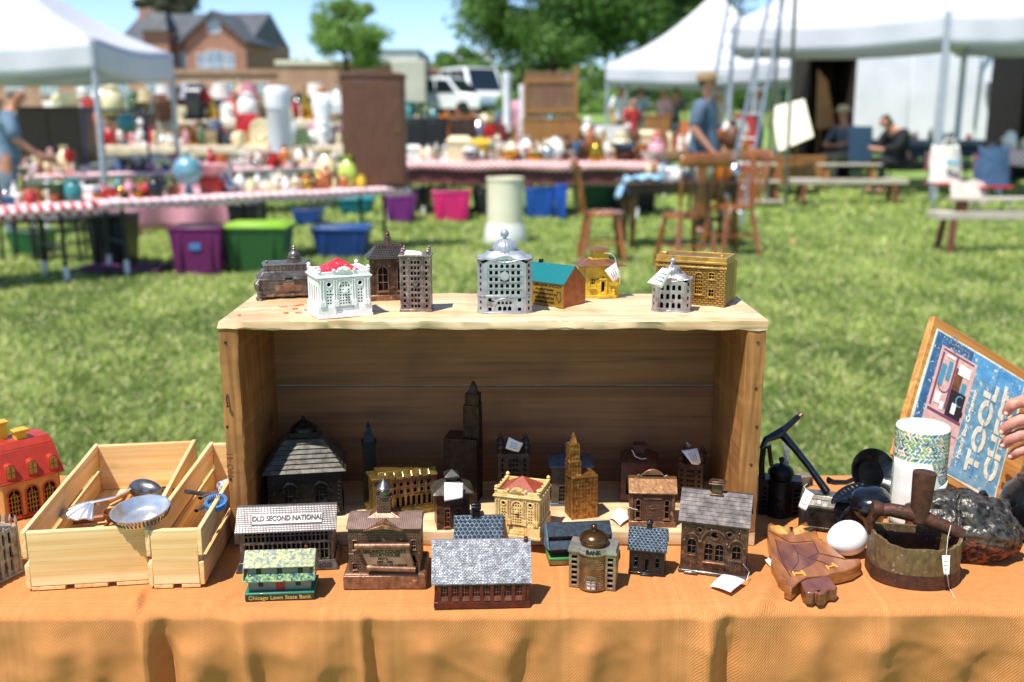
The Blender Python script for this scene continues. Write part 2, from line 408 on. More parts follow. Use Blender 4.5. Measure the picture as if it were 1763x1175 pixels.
# big plaid bands that come and go, made of fine ribs
s1 = mth('MULTIPLY', stripes(0, 9, .50, .66, 2.2), stripes(0, 120, .45, .58, 5))
s2 = mth('MULTIPLY', stripes(1, 10, .48, .62, 7.7), stripes(1, 110, .45, .58, 9))
pl = mth('MULTIPLY', mth('ADD', s1, s2), .30)
mx = n.new('ShaderNodeMix'); mx.data_type = 'RGBA'; L.new(pl, mx.inputs[0])
tn = n.new('ShaderNodeTexNoise'); tn.inputs['Scale'].default_value = 60; tn.inputs['Detail'].default_value = 5; L.new(uvn.outputs[0], tn.inputs[0])
m0 = n.new('ShaderNodeMix'); m0.data_type = 'RGBA'; L.new(tn.outputs[0], m0.inputs[0]); m0.inputs[6].default_value = (.47, .182, .052, 1); m0.inputs[7].default_value = (.64, .278, .092, 1)
L.new(m0.outputs[2], mx.inputs[6]); mx.inputs[7].default_value = (.78, .42, .16, 1)
def wv(axis, freq):
    return mth('SINE', mth('MULTIPLY', sep.outputs[axis], freq), 0)
tw = mth('SINE', mth('ADD', mth('MULTIPLY', sep.outputs[0], 2*PI/.0034), mth('MULTIPLY', sep.outputs[1], 2*PI/.0052)), 0)
tw2 = mth('MULTIPLY', wv(0, 2*PI/.0026), wv(1, 2*PI/.0026))
hh = mth('ADD', tw, tw2)
m3 = n.new('ShaderNodeMix'); m3.data_type = 'RGBA'; m3.blend_type = 'MULTIPLY'
mr = n.new('ShaderNodeMapRange'); mr.inputs[1].default_value = -2; mr.inputs[2].default_value = 1; mr.inputs[3].default_value = .48; mr.inputs[4].default_value = 0; L.new(hh, mr.inputs[0])
L.new(mr.outputs[0], m3.inputs[0]); L.new(mx.outputs[2], m3.inputs[6]); m3.inputs[7].default_value = (.5, .4, .35, 1)
L.new(m3.outputs[2], p.inputs['Base Color']); p.inputs['Roughness'].default_value = .9; p.inputs['Specular IOR Level'].default_value = .2
wr = n.new('ShaderNodeTexNoise'); wr.inputs['Scale'].default_value = 14; wr.inputs['Detail'].default_value = 5; wr.inputs['Distortion'].default_value = .2; L.new(uvn.outputs[0], wr.inputs[0])
b1 = n.new('ShaderNodeBump'); b1.inputs['Strength'].default_value = .5; b1.inputs['Distance'].default_value = .0005; L.new(hh, b1.inputs['Height'])
b2 = n.new('ShaderNodeBump'); b2.inputs['Strength'].default_value = .5; b2.inputs['Distance'].default_value = .0016; L.new(wr.outputs[0], b2.inputs['Height']); L.new(b1.outputs[0], b2.inputs['Normal'])
L.new(b2.outputs[0], p.inputs['Normal'])
clo = mb.build('tablecloth', cm, smooth=180, fix=False)
uvl = clo.data.uv_layers.new(name='weave')
li = np.empty(len(clo.data.loops), dtype=np.int32); clo.data.loops.foreach_get('vertex_index', li)
uvl.data.foreach_set('uv', np.array(uvc, dtype=np.float32)[li].ravel())
tag(clo, 'rust orange woven cloth draped over the stall table in the foreground', 'tablecloth')

t = empty('folding_table', (0, 1.5, 0), 0, 'plain folding table hidden under the rust orange cloth in front', 'table')
pw = M('white plastic', '#d8d6cf', '#c5c3bb', ns=8, rough=.5)
MB().box(-1.27, 1.27, -.235, .235, .715, .752).build('tabletop', pw, t, bevel=.004)
dm = M('grey tube steel', '#55585c', '#3f4246', metal=.8, rough=.4)
for x in (-1.1, 1.1):
    for y in (-.22, .22): MB().tube([(x, y, 0), (x, y, .714)], .014).build('leg', dm, t)

# ---- big crate on its side
X0, X1, Y0, Y1, Z0, Z1 = -.4315, .3735, 1.43, 1.662, .76, 1.114
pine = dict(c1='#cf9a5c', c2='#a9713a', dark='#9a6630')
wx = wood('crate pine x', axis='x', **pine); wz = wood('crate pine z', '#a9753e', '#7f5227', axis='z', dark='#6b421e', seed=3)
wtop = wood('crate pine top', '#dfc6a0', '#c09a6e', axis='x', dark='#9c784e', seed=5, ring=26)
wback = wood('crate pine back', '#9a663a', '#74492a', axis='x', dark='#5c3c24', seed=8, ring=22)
cr = empty('wooden_crate', (0, Y0, Z0), 0, 'large weathered pine crate standing on its side with model banks inside and on top', 'crate')
def rough_board(x0, x1, y0, y1, z0, z1, ax, seed, amp=.0016, chips=()):
    """a sawn board: subdivided box whose arrises wander and are chipped"""
    mb = MB(); nx = 60
    a0, a1 = (x0, x1) if ax == 'x' else (z0, z1)
    sec = [(y0, z0), (y1, z0), (y1, z1), (y0, z1)] if ax == 'x' else [(x0, y0), (x1, y0), (x1, y1), (x0, y1)]
    m = .0022; cs = []
    c0 = (sum(q[0] for q in sec)/4, sum(q[1] for q in sec)/4)
    for q in sec:   # each arris gets three verts
        sx, sy = (1 if q[0] > c0[0] else -1), (1 if q[1] > c0[1] else -1)
        cs.append([(q[0]-sx*m, q[1]), (q[0]-sx*m*.3, q[1]-sy*m*.3), (q[0], q[1]-sy*m)] if sx*sy > 0 else [(q[0], q[1]-sy*m), (q[0]-sx*m*.3, q[1]-sy*m*.3), (q[0]-sx*m, q[1])])
    ring = [p for i in range(4) for p in (cs[i] if i in (0, 2) else cs[i])]
    # order check: keep ring convex by sorting on angle
    ring.sort(key=lambda p: math.atan2((p[1]-c0[1])/(abs(sec[2][1]-sec[0][1])), (p[0]-c0[0])/(abs(sec[2][0]-sec[0][0]))))
    k = len(ring); vs = []
    for i in range(nx+1):
        a = a0 + (a1-a0)*i/nx
        for j, q in enumerate(ring):
            d = amp*noise.noise(Vector((a*18, j*3.3+seed, seed))) + amp*.7*noise.noise(Vector((a*70, j*5.1, seed)))
            ux, uy = q[0]-c0[0], q[1]-c0[1]
            px_ = q[0] - d*(1 if ux > 0 else -1)*.6; py_ = q[1] - d*(1 if uy > 0 else -1)*.6
            for (ca, w_, dep, sx, sy) in chips:
                if (ux > 0) == (sx > 0) and (uy > 0) == (sy > 0): 
                    g = math.exp(-((a-ca)/w_)**2)*dep; px_ -= sx*g; py_ -= sy*g*.3
            vs.append((a, px_, py_) if ax == 'x' else (px_, py_, a))
    fs = [(i*k+j, i*k+(j+1) % k, (i+1)*k+(j+1) % k, (i+1)*k+j) for i in range(nx) for j in range(k)]
    fs += [tuple(range(k)), tuple(nx*k+j for j in range(k))]
    return mb.add(vs, fs)
TB = .0135; BB = .0225; SB = .028
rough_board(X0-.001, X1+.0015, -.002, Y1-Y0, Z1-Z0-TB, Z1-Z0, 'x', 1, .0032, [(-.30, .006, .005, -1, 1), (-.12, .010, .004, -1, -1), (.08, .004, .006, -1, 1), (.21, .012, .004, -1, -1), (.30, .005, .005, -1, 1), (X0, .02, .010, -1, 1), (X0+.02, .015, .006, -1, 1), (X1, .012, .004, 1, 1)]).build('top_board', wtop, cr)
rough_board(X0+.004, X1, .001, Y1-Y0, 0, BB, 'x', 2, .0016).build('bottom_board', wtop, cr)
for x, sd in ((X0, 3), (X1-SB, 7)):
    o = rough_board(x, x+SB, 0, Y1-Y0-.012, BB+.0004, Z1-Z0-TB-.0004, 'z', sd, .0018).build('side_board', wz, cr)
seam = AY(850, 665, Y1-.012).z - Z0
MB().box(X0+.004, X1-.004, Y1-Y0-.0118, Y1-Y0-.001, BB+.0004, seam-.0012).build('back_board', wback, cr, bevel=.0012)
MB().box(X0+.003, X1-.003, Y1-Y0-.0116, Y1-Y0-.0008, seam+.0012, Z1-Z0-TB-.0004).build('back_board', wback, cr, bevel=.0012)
nail = M('nail steel', '#6b5a4c', '#3a2d26', ns=300, metal=.8, rough=.5)
p_ = AY(392, 690, Y0)
MB().tube([(p_.x, -.001, p_.z+.010-Z0), (p_.x-.0005, -.0035, p_.z+.004-Z0), (p_.x+.001, -.004, p_.z-.008-Z0)], .0011, 6).lathe([(.0001, 0), (.0028, .0002), (.0028, .0012), (.0001, .0014)], p_.x+.001, -.004, 8, zt=p_.z-.0092-Z0).build('bent_nail', nail, cr)
for q in ((1302, 669), (1303, 735), (391, 735), (397, 825), (1293, 800), (388, 590), (1305, 590)):
    a = AY(q[0], q[1], Y0); mbn = MB(); mbn.T = TM((a.x, -.0002, a.z-Z0), 0, R(90)); mbn.lathe([(.0001, -.002), (.0022, -.002), (.0024, .0), (.0018, .0010), (.0001, .0012)], 0, 0, 8); mbn.build('nail', nail, cr)
# carved, faded stamp letters on the left end-grain and red stencil remains on the top
scar = M('carved wood', '#6e4218', '#8a5826', ns=200, rough=.8)
a = AY(400, 800, Y0); lettering('NO 41', .014, scar, cr, (a.x-.003, -.0004, a.z-Z0), (R(90), R(-90), 0), .0003, name='stamp')
rp = M('faded red paint', '#c03a28', '#e59a6a', ns=260, rough=.8, lo=.42, hi=.6)
st = MB()
for (px, py, ww, hh, an) in ((487, 529, 14, 2, 8), (512, 526, 10, 2, 30), (492, 539, 9, 3, 10), (514, 539, 11, 4, 5), (508, 532, 9, 2, 40), (526, 534, 2, 8, 20), (520, 525, 6, 1.5, -20), (538, 533, 2, 6, 30), (412, 543, 5, 1.4, 0)):
    c = G(px, py, Z1); sx = ww/F*1.5/2; sy = hh/F*1.5/2*3.0
    st.T = TM((c.x, c.y-Y0, Z1-Z0+.0006), R(an)); st.box(-sx, sx, -sy*.8, sy*.8, -.001, .0004)
st.build('stencil_marks', rp, cr)

# ---- two slatted boxes on the left
lp = dict(c1='#ebcb94', c2='#cfa160', dark='#c0904e')
bx_ = wood('box pine x', axis='x', sc=.75, knots=True, seed=11, ring=26, **lp); by_ = wood('box pine y', axis='y', knots=False, seed=12, **lp)
def slat_box(loc, rz, W, Ln, H, label):
    r = empty('slatted_box', loc, rz, label, 'box', 'slatted wooden boxes on the stall'); th = .0085
    MB().box(0, W, 0, th, .006, H).build('front_board', bx_, r, bevel=.0012)
    MB().box(0, W, Ln-th, Ln, .006, H).build('back_board', bx_, r, bevel=.0012)
    for xs in (-.0065, W):
        MB().box(xs, xs+.0065, -.001, Ln+.001, H*.56, H+.0015).build('upper_slat', by_, r, bevel=.001)
        MB().box(xs, xs+.0065, .0005, Ln, .004, H*.44).build('lower_slat', by_, r, bevel=.001)
    n_ = max(2, round(W/.055)); g = .012; ww = (W-g*(n_-1))/n_
    for i in range(n_): MB().box(i*(ww+g), i*(ww+g)+ww, .0004, Ln-.0004, 0, .0056).build('floor_slat', by_, r, bevel=.0008)
    return r
c1 = G(50, 1018, TZ); c2 = G(263, 1014, TZ)
slat_box((c1.x+.004, c1.y, TZ), R(8), .158, .385, .087, 'wider slatted pine box holding silver spoons at the left of the stall')
slat_box((c2.x+.002, c2.y, TZ), R(3.5), .064, .385, .087, 'narrow slatted pine box of dark cutlery pressed against the big crate')

silver = M('polished silver', '#eceae6', '#cfcdc9', ns=60, metal=.82, rough=.26, rv=.06, bump=.1, bs=300)
pewter = M('dull pewter', '#8f8c88', '#5e5a56', ns=90, metal=.9, rough=.32, bump=.2, bs=200)
blacki = M('black enamel iron', '#0c0d10', '#17181c', ns=90, metal=.3, rough=.22, bump=.25, bs=400, bd=.0005, coat=.4)
BZ = TZ+.006
# silver dish resting on the two boxes
d = empty('silver_dish', (0, 0, 0), 0, 'shallow silver dish with pierced rim resting across both slatted boxes', 'dish')
c = G(245, 893, .852); d.location = (c.x, c.y, .8490); d.rotation_euler = (R(7), R(-3), 0)
MB().lathe([(.0001, .0), (.028, .0), (.030, .0012), (.0335, .006), (.037, .0145), (.0405, .0185), (.0408, .0192), (.0385, .0192), (.0345, .0135), (.0315, .0055), (.0275, .0026), (.0001, .0022)], 0, 0, 48).build('bowl', silver, d, smooth=50)
mbr = MB()
for i in range(44):
    a = 2*PI*i/44; mbr.T = TM((.0382*math.cos(a), .0382*math.sin(a), .0115), a, 0, R(28)); mbr.box(-.0006, .0008, -.0011, .0011, -.004, .003)
mbr.build('rim_beads', M('dark slots', '#4d5258', metal=1, rough=.3), d)
# shell spoon
s = empty('shell_spoon', tuple(G(175, 905, BZ+.03)), R(14), 'silver spoon with fluted shell bowl lying in the wider box', 'spoon')
s.location = (G(165, 892, .80).x, G(165, 892, .80).y, .80)
def shell(u, v):
    a = (u-.5)*PI*1.02; r = .034*(.1+.9*v)
    fl = .0016*math.cos(a*14)*v
    r = .040*v; x = -r*math.cos(a)*1.35; y = r*math.sin(a)*.78
    return Vector((x, y, .016*(1-(v)**2)+fl+.01))
MB().grid(shell, 60, 14).build('spoon_bowl', silver, s, smooth=80, solid=.0009)
MB().tube([(-.004, 0, .026), (.012, 0, .028), (.03, .004, .03), (.075, .02, .047)], [.003, .0035, .0022, .0036], 8, flat=.6).build('handle', silver, s)
# ladle
s = empty('silver_ladle', (0, 0, 0), R(-20), 'steel ladle with a deep oval bowl leaning in the back of the wider box', 'ladle')
c = AY(255, 842, 1.475); s.location = (c.x, c.y, c.z-.012)
def lad(u, v):
    a = 2*PI*u; b = v*PI*.52
    return Vector((.027*math.sin(b)*math.cos(a)*1.15, -.016*math.cos(b)-.004, .017*math.sin(b)*math.sin(a)+.012))
MB().grid(lad, 28, 12).build('ladle_bowl', pewter, s, smooth=80, solid=.001)
MB().tube([(.028, 0, .014), (.05, .01, .012), (.1, .06, -.01)], [.003, .003, .0045], 8).build('handle', pewter, s)
mt = M('brown handle wood', '#9a5a2c', '#6d3a18', ns=30, stretch=(1, 8, 8), rough=.45)
s = empty('wooden_spatula', (G(200, 878, BZ).x, G(200, 878, BZ).y+.06, BZ+.004), R(70), 'brown wooden utensil handles lying at the back of the wider box', 'utensil')
MB().tube([(-.05, 0, .004), (0, 0, .005), (.06, .004, .006)], [.005, .0065, .008], 10, flat=.6).build('handle', mt, s)
MB().tube([(.06, .004, .006), (.1, .006, .006)], [.008, .018], 10, flat=.2).build('blade', mt, s)
s = empty('wooden_scoop', (G(222, 862, BZ).x, 1.50, BZ+.004), R(20), 'small brown wooden scoop behind the silver dish', 'scoop')
MB().tube([(-.05, 0, .006), (0, 0, .007)], [.0045, .006], 10).build('handle', mt, s)
MB().lathe([(.001, 0), (.012, .001), (.017, .008), (.018, .016), (.0165, .016), (.0155, .008), (.011, .003), (.001, .002)], .015, 0, 20).build('bowl', mt, s, smooth=60)
# narrow box contents
bl = M('blue enamel', '#2c6fae', '#3c84c4', ns=50, rough=.35)
s = empty('blue_peeler', (0, 0, 0), 0, 'blue handled gadget with ridged silver ring in the narrow box', 'kitchen gadget')
c = AY(364, 872, 1.385); s.location = (c.x, c.y, c.z-.02)
MB().tube([(-.006, 0, -.035), (-.006, 0, .012), (-.002, .002, .022)], [.007, .0065, .006], 10, flat=.5).build('handle', bl, s)
mbr = MB(); mbr.T = TM((.006, .004, .024), 0, R(20)); mbr.lathe([(.0145, -.004), (.0165, -.004), (.0165, .004), (.0145, .004), (.0145, -.004)], 0, 0, 30); mbr.build('ring', bl, s)
mbr = MB(); mbr.T = TM((.006, .004, .024), 0, R(20))
for i in range(26):
    a = 2*PI*i/26; mbr.box(.0132*math.cos(a)-.0009, .0132*math.cos(a)+.0009, .0132*math.sin(a)-.0009, .0132*math.sin(a)+.0009, -.0035, .004)
mbr.build('teeth', silver, s)
for k, (a, b, lab) in enumerate((((345, 858), (372, 846), 'thin dark knife standing out of the narrow box'), ((338, 880), (368, 862), 'grey steel tool with curved end in the narrow box'), ((350, 888), (362, 876), 'short brown tool at the front of the narrow box'))):
    A = AY(a[0], a[1], 1.40+.0*k); Bp = AY(b[0], b[1], 1.46)
    A.z = max(A.z, BZ+.006)
    s = empty(('knife', 'hand_tool', 'hand_tool')[k], tuple(A), 0, lab, 'utensil'); v = Bp-A
    MB().tube([(0, 0, 0), tuple(v*.5)], [.004, .003], 8, flat=.6).build('handle', mt if k == 2 else blacki, s)
    MB().tube([tuple(v*.5), tuple(v*.8), tuple(v*1.1)], [.003, .005, .001], 8, flat=.25).build('blade', pewter, s)
cb_ = empty('rolled_napkin', (c2.x+.03, c2.y+.31, BZ+.012), R(20), 'rolled blue and white cloth at the far end of the narrow box', 'napkin')
MB().tube([(-.02, 0, .01), (.02, .02, .014)], .016, 12).build('roll', M('blue check cloth', '#dfe6ee', check=160, checkc='#4a78ad', rough=.9), cb_)

# ================================================================ RIGHT-HAND GOODS
# egg
c = G(1463, 964, TZ); mb = MB(); mb.T = TM((0, 0, .0262), R(15), 0, R(80))
mb.lathe([(max(1e-4, .0262*math.sin(PI*i/24)*(1-.10*math.cos(PI*i/24))), -.031*math.cos(PI*i/24)) for i in range(25)], 0, 0, 36)
o = mb.build('egg', M('eggshell', '#f2efe8', '#eae6dd', ns=300, rough=.4, bump=.08, bs=900, bd=.0002, spec=.6), smooth=180); o.location = (c.x, c.y+.02, TZ-.001); tag(o, 'smooth white egg lying between the owl trivet and the rusty iron', 'egg')

# owl trivet
def zp(x, y): return (1290+x/3.357, 700+y/3.357)
tz = TZ+.020
def flatpoly(pts, z): 
    q = [G(*zp(*p), z) for p in pts]; return [(a.x, a.y) for a in q]
ot = M('trivet wood', '#a86a35', '#74401c', ns=5, stretch=(14, 3, 60), rough=.35, coat=.35, lo=.3, hi=.7)
ot2 = M('trivet dark wood', '#7d4a30', '#5d3020', ns=5, stretch=(10, 4, 50), rough=.35, coat=.35)
ot3 = M('trivet pale wood', '#d9a964', '#a97436', ns=8, stretch=(14, 3, 60), rough=.35, coat=.35)
r = empty('owl_trivet', (0, 0, 0), 0, 'flat jigsawed brown wooden owl lying at the front right of the cloth', 'trivet')
cc = G(1390, 970, TZ); r.location = (cc.x, cc.y, TZ)
def loc2(ps): return [(a-cc.x, b-cc.y) for a, b in ps]
body = [(108, 662), (150, 684), (200, 694), (245, 704), (290, 684), (332, 662), (346, 692), (392, 722), (402, 762), (470, 800), (522, 850), (566, 882), (640, 878), (650, 905), (600, 935), (540, 950), (500, 958), (440, 975), (330, 985), (285, 1012), (245, 1052), (204, 1036), (215, 1000), (172, 985), (132, 905), (118, 810), (106, 730)]
MB().prism(loc2(flatpoly(body, tz)), .001, .020, 'xy').build('owl_body', ot, r, bevel=.0018)
feet = [(298, 1012), (332, 994), (430, 978), (470, 984), (486, 1014), (510, 1040), (500, 1056), (470, 1052), (452, 1060), (438, 1078), (405, 1082), (385, 1068), (368, 1076), (335, 1072), (312, 1052)]
MB().prism(loc2(flatpoly(feet, tz)), .0015, .0195, 'xy').build('owl_feet', ot2, r, bevel=.0018)
MB().prism(loc2(flatpoly([(118, 694), (170, 690), (238, 712), (228, 738), (180, 740), (128, 716)], tz)), .0195, .0212, 'xy').build('eye_patch', ot3, r, bevel=.0005)
MB().prism(loc2(flatpoly([(252, 712), (300, 690), (372, 702), (340, 728), (262, 748)], tz)), .0195, .0212, 'xy').build('eye_patch', ot3, r, bevel=.0005)
MB().prism(loc2(flatpoly([(232, 704), (252, 704), (244, 728)], tz)), .0195, .0222, 'xy').build('beak', blacki, r)
MB().prism(loc2(flatpoly([(150, 770), (250, 800), (380, 790), (410, 850), (380, 905), (290, 950), (215, 950), (165, 880)], tz)), .0195, .0207, 'xy').build('breast', ot2, r, bevel=.0004)
gr = M('sawn groove', '#3c2010', rough=.8)
mbg = MB()
for ln in ([(110, 720), (240, 790), (370, 780), (400, 850), (560, 885)], [(250, 800), (280, 850), (340, 880), (400, 850)], [(280, 850), (285, 900), (240, 960)], [(150, 770), (190, 900), (240, 985)], [(340, 880), (420, 900), (480, 930)]):
    q = [G(*zp(*p), tz) for p in ln]; mbg.tube([(a.x-cc.x, a.y-cc.y, .0206) for a in q], .0006, 5)
mbg.build('saw_lines', gr, r)
mbc = MB()
for ln in ([(250, 960), (262, 985)], [(300, 955), (325, 985)], [(445, 925), (460, 948)], [(478, 912), (510, 935)], [(250, 972), (320, 968)], [(450, 935), (500, 922)]):
    q = [G(*zp(*p), tz) for p in ln]; mbc.tube([(a.x-cc.x, a.y-cc.y, .0213) for a in q], .0013, 6)
mbc.build('claws', M('claw twine', '#d9a24e', rough=.6), r)

# rusty iron
rust = M('rusted iron', '#5a3522', '#38221a', ns=90, metal=.35, rough=.62, bump=.7, bs=220, bd=.0008, wear=('#7a5840', 90, .64))
rust2 = M('flaking paint', '#7d6540', '#54402a', ns=150, metal=.3, rough=.6, bump=.8, bs=260, bd=.0009, lo=.3, hi=.7, stretch=(1, 1, .45), wear=('#9a8d72', 110, .62))
ir = empty('charcoal_iron', (0, 0, 0), 0, 'rusty open charcoal iron with an upright handle stub and white tag string', 'iron')
ic = G(1566, 985, TZ); ir.location = (ic.x, 1.326, TZ); ir.rotation_euler = (0, 0, R(-6)); ir.scale = (.93, .93, .93)
pl_ = []
for i in range(40):
    a = PI + PI*i/39; pl_.append((.066*math.cos(a), .046*math.sin(a)-.004))
pl_ += [(.066, .03), (.05, .046), (-.05, .046), (-.066, .03)]
def ringwall(mb, pl, z0, z1, t, zf=None):
    k = len(pl); cx = 0; cyy = 0
    inn = []
    for i, p in enumerate(pl):
        a = Vector(pl[(i+1) % k])-Vector(pl[i-1]); nn = Vector((a.y, -a.x)).normalized(); inn.append((p[0]-nn.x*t, p[1]-nn.y*t))
    zt = [z1 + (zf(p) if zf else 0) for p in pl]
    vs = [(p[0], p[1], z0) for p in pl]+[(p[0], p[1], zt[i]) for i, p in enumerate(pl)]+[(p[0], p[1], zt[i]) for i, p in enumerate(inn)]+[(p[0], p[1], z0) for p in inn]
    fs = []
    for i in range(k):
        j = (i+1) % k
        for q in range(4): fs.append((q*k+i, q*k+j, ((q+1) % 4)*k+j, ((q+1) % 4)*k+i))
    mb.add(vs, fs)
mb = MB(); mb.prism(pl_, .0, .022, 'xy'); mb.build('sole', rust, ir, bevel=.002)
mb = MB(); ringwall(mb, [(x*.985, y*.985) for x, y in pl_], .0215, .062, .005, lambda p: .020*max(0, abs(p[0])/.066-.55)+.004*noise.noise(Vector((p[0]*90, p[1]*90, 0)))); mb.build('fire_box', rust2, ir)
MB().cb(0, .030, .04, .075, .006, .018).build('grate_plate', rust, ir, bevel=.001)
MB().tube([(-.062, .02, .060), (-.066, .016, .082), (-.058, .012, .100), (-.04, .010, .103), (-.015, .006, .100), (.012, .004, .093), (.04, .000, .083), (.066, -.004, .072)], [.007, .007, .009, .0105, .0115, .0115, .0105, .010], 14).build('bar', rust, ir)
mb = MB(); mb.T = TM((-.059, .012, .103), 0, 0, R(95)); mb.lathe([(.001, -.008), (.011, -.007), (.0125, .002), (.009, .010), (.001, .012)], 0, 0, 18); mb.build('end_knob', rust, ir)
mb = MB(); mb.T = TM((.002, .004, .093), 0, 0, R(2)); mb.lathe([(.013, -.004), (.0135, .01), (.0150, .03), (.0172, .072), (.0168, .0745), (.001, .075)], 0, 0, 28); mb.build('handle_stub', rust, ir, smooth=50)
MB().tube([(.062, -.004, .07), (.058, .006, .055), (.056, .0, .03)], [.009, .009, .006], 12).build('hinge', rust, ir)

paper = M('tag paper', '#efece6', '#e2ddd4', ns=60, rough=.8)
string = M('white string', '#e8e2d4', '#cfc6b4', ns=400, rough=.9)
ink = M('pencil marks', '#5b5f78', rough=.8)
def price_tag(label, corners, bend=.003, strg=None, marks=True, pap=None, name='price_tag'):
    """corners: four world points; a slightly curled paper label with handwriting strokes and its string"""
    c = [Vector(p) for p in corners]; o = sum(c, Vector())/4
    r = empty(name, tuple(o), 0, label, 'price tag', 'white paper price tags')
    nrm = (c[1]-c[0]).cross(c[3]-c[0]).normalized()
    def P(u, v):
        p = c[0]*(1-u)*(1-v)+c[1]*u*(1-v)+c[2]*u*v+c[3]*(1-u)*v
        return p - o + nrm*(bend*math.sin(u*PI)+bend*.5*math.sin(v*PI*1.3+u))
    MB().grid(P, 8, 8).build('paper', pap or paper, r, smooth=80, solid=.0004)
    if marks:
        mb = MB()
        for k in range(3):
            v = .3+.2*k; pts = [P(.2+.6*i/9*(1-.1*k), v+.03*((i*7+k*3) % 5-2)/2)+nrm*(.0006) for i in range(10)]
            mb.tube(pts, .00035, 4)
            mb.tube([p-nrm*.0012 for p in pts], .00035, 4)
        mb.build('handwriting', ink, r)
    if strg:
        MB().tube([Vector(p)-o for p in strg], .00045, 5).build('string', string, r)
    return r
iy = ir.location.y
price_tag('narrow white tag hanging on a long string from the rusty iron', [AY(1622, 957, iy-.05), AY(1636, 957, iy-.05), AY(1634, 990, iy-.056), AY(1625, 990, iy-.056)], .001,
          [AY(1637, 905, iy-.02), AY(1632, 925, iy-.05), AY(1629, 957, iy-.052), AY(1631, 992, iy-.058), G(1634, 1012, TZ+.002), G(1648, 1038, TZ+.001)])

# rock bank
gl = M('glossy grey ore', '#5a554c', '#1f1d1a', ns=110, metal=.45, rough=.34, bump=.9, bs=130, bd=.0025, lo=.38, hi=.62, wear=('#a39c8e', 90, .64))
fib = M('orange fibre', '#8a4520', '#2c1a10', ns=120, rough=.9, bump=1, bs=240, bd=.003, lo=.42, hi=.55)
rk = empty('ore_lump', (0, 0, 0), R(-16), 'glossy grey lump of ore with an orange crusted base and coin slot', 'rock')
c = G(1668, 968, TZ); rk.location = (c.x, c.y+.035, TZ)
bm = bmesh.new(); bmesh.ops.create_icosphere(bm, subdivisions=6, radius=1)
for v in bm.verts:
    q = v.co.copy(); f = 1.06 + .20*noise.noise(q*1.4) + .12*noise.noise(q*3.2) + .05*abs(noise.noise(q*7))
    ax = .078*(1+.1*q.x); v.co = Vector((q.x*ax*f, q.y*.050*f, .046 + q.z*.050*f - .012*max(0, q.x)*max(0, q.z)))
    if v.co.z < .0: v.co.z *= .1
    if abs(v.co.x+.012) < .0022 and v.co.z > .055: v.co.z -= .010
me = bpy.data.meshes.new('ore_body'); bm.to_mesh(me); bm.free()
me.materials.append(gl); me.materials.append(fib)
for pf in me.polygons:
    pf.use_smooth = True; q = pf.center
    if q.z < .042-.12*q.x+.010*noise.noise(q*60) : pf.material_index = 1
o = bpy.data.objects.new('ore_body', me); COL.objects.link(o); o.parent = rk
mb = MB(); rnd = random.Random(3)
for i in range(420):
    a = rnd.uniform(PI*1.02, PI*1.98); z = rnd.uniform(.004, .044)
    rr = math.sqrt(max(.05, 1-((z-.046)/.050)**2)); x, y = .080*rr*math.cos(a), .052*rr*math.sin(a)
    p0 = Vector((x, y, z)); d1 = Vector((rnd.uniform(-1, 1), rnd.uniform(-.5, .3), rnd.uniform(-1, 1)))*.006
    mb.tube([p0-d1*.6, p0+Vector((0, -.0012, 0)), p0+d1*.6], .0004, 3)
mb.build('fibre_crust', M('fibre strands', '#a8602c', '#6a3a1c', ns=100, rough=.8), rk)

# roll of patterned ribbon
rl = empty('fabric_roll', (0, 0, 0), 0, 'upright cream roll of leaf patterned ribbon wrapped in a white paper band', 'ribbon roll')
c = AY(1589, 742, 1.50); rl.location = (c.x, 1.50, TZ); RH = c.z-TZ+.010; RR = .0400
cr_ = M('cream ribbon', '#ece7d8', '#ddd6c2', ns=200, rough=.85, bump=.5, bs=500, bd=.0004)
MB().lathe([(RR*.98, 0), (RR, .002)]+[(RR+.0005*math.sin(i*.9), .002+(RH-.006)*i/30) for i in range(31)]+[(RR*.985, RH-.001), (RR*.95, RH), (RR*.93, RH-.0015)], 0, 0, 48).build('roll_side', cr_, rl)
mb = MB()
for i in range(14):
    r0 = RR*.93*(1-i/14)+.0006; mb.lathe([(r0, RH-.004), (r0, RH-.0012+.0012*(i % 2)), (max(.0002, r0-.0024), RH-.0012+.0012*(i % 2)), (max(.0002, r0-.0025), RH-.004)], .0004*math.sin(i), .0004*math.cos(i*2), 40)
mb.build('rolled_layers', cr_, rl)
lv = MB(); rnd = random.Random(5)
for row in range(25):
    z0 = .010+row*.0068
    for i in range(40):
        a = 2*PI*i/40 + (row % 2)*.1 + rnd.uniform(-.03, .03)
        lv.mi = rnd.choice([0, 0, 0, 1, 1, 2, 3, 4]); tl = R(38)*(1 if (row % 2) else -1)+rnd.uniform(-.2, .2)
        ln, wd = (.0044, .0015) if lv.mi < 4 else (.0022, .0018)
        vs = []
        for k in range(8):
            b = 2*PI*k/8; lx = ln*math.cos(b)*(1 if lv.mi < 4 else .7); ly = wd*math.sin(b)
            dx, dz = lx*math.cos(tl)-ly*math.sin(tl), lx*math.sin(tl)+ly*math.cos(tl)
            aa = a+dx/RR; vs.append(((RR+.0009)*math.cos(aa), (RR+.0009)*math.sin(aa), min(RH-.004, z0+dz)))
        lv.add(vs, [tuple(range(8))])
lv.build('leaf_print', [M('leaf green', '#86a868', rough=.85), M('leaf teal', '#5f9498', rough=.85), M('leaf navy', '#3f6474', rough=.85), M('leaf lime', '#a9c46a', rough=.85), M('leaf orange', '#e29455', rough=.85)], rl, smooth=0)
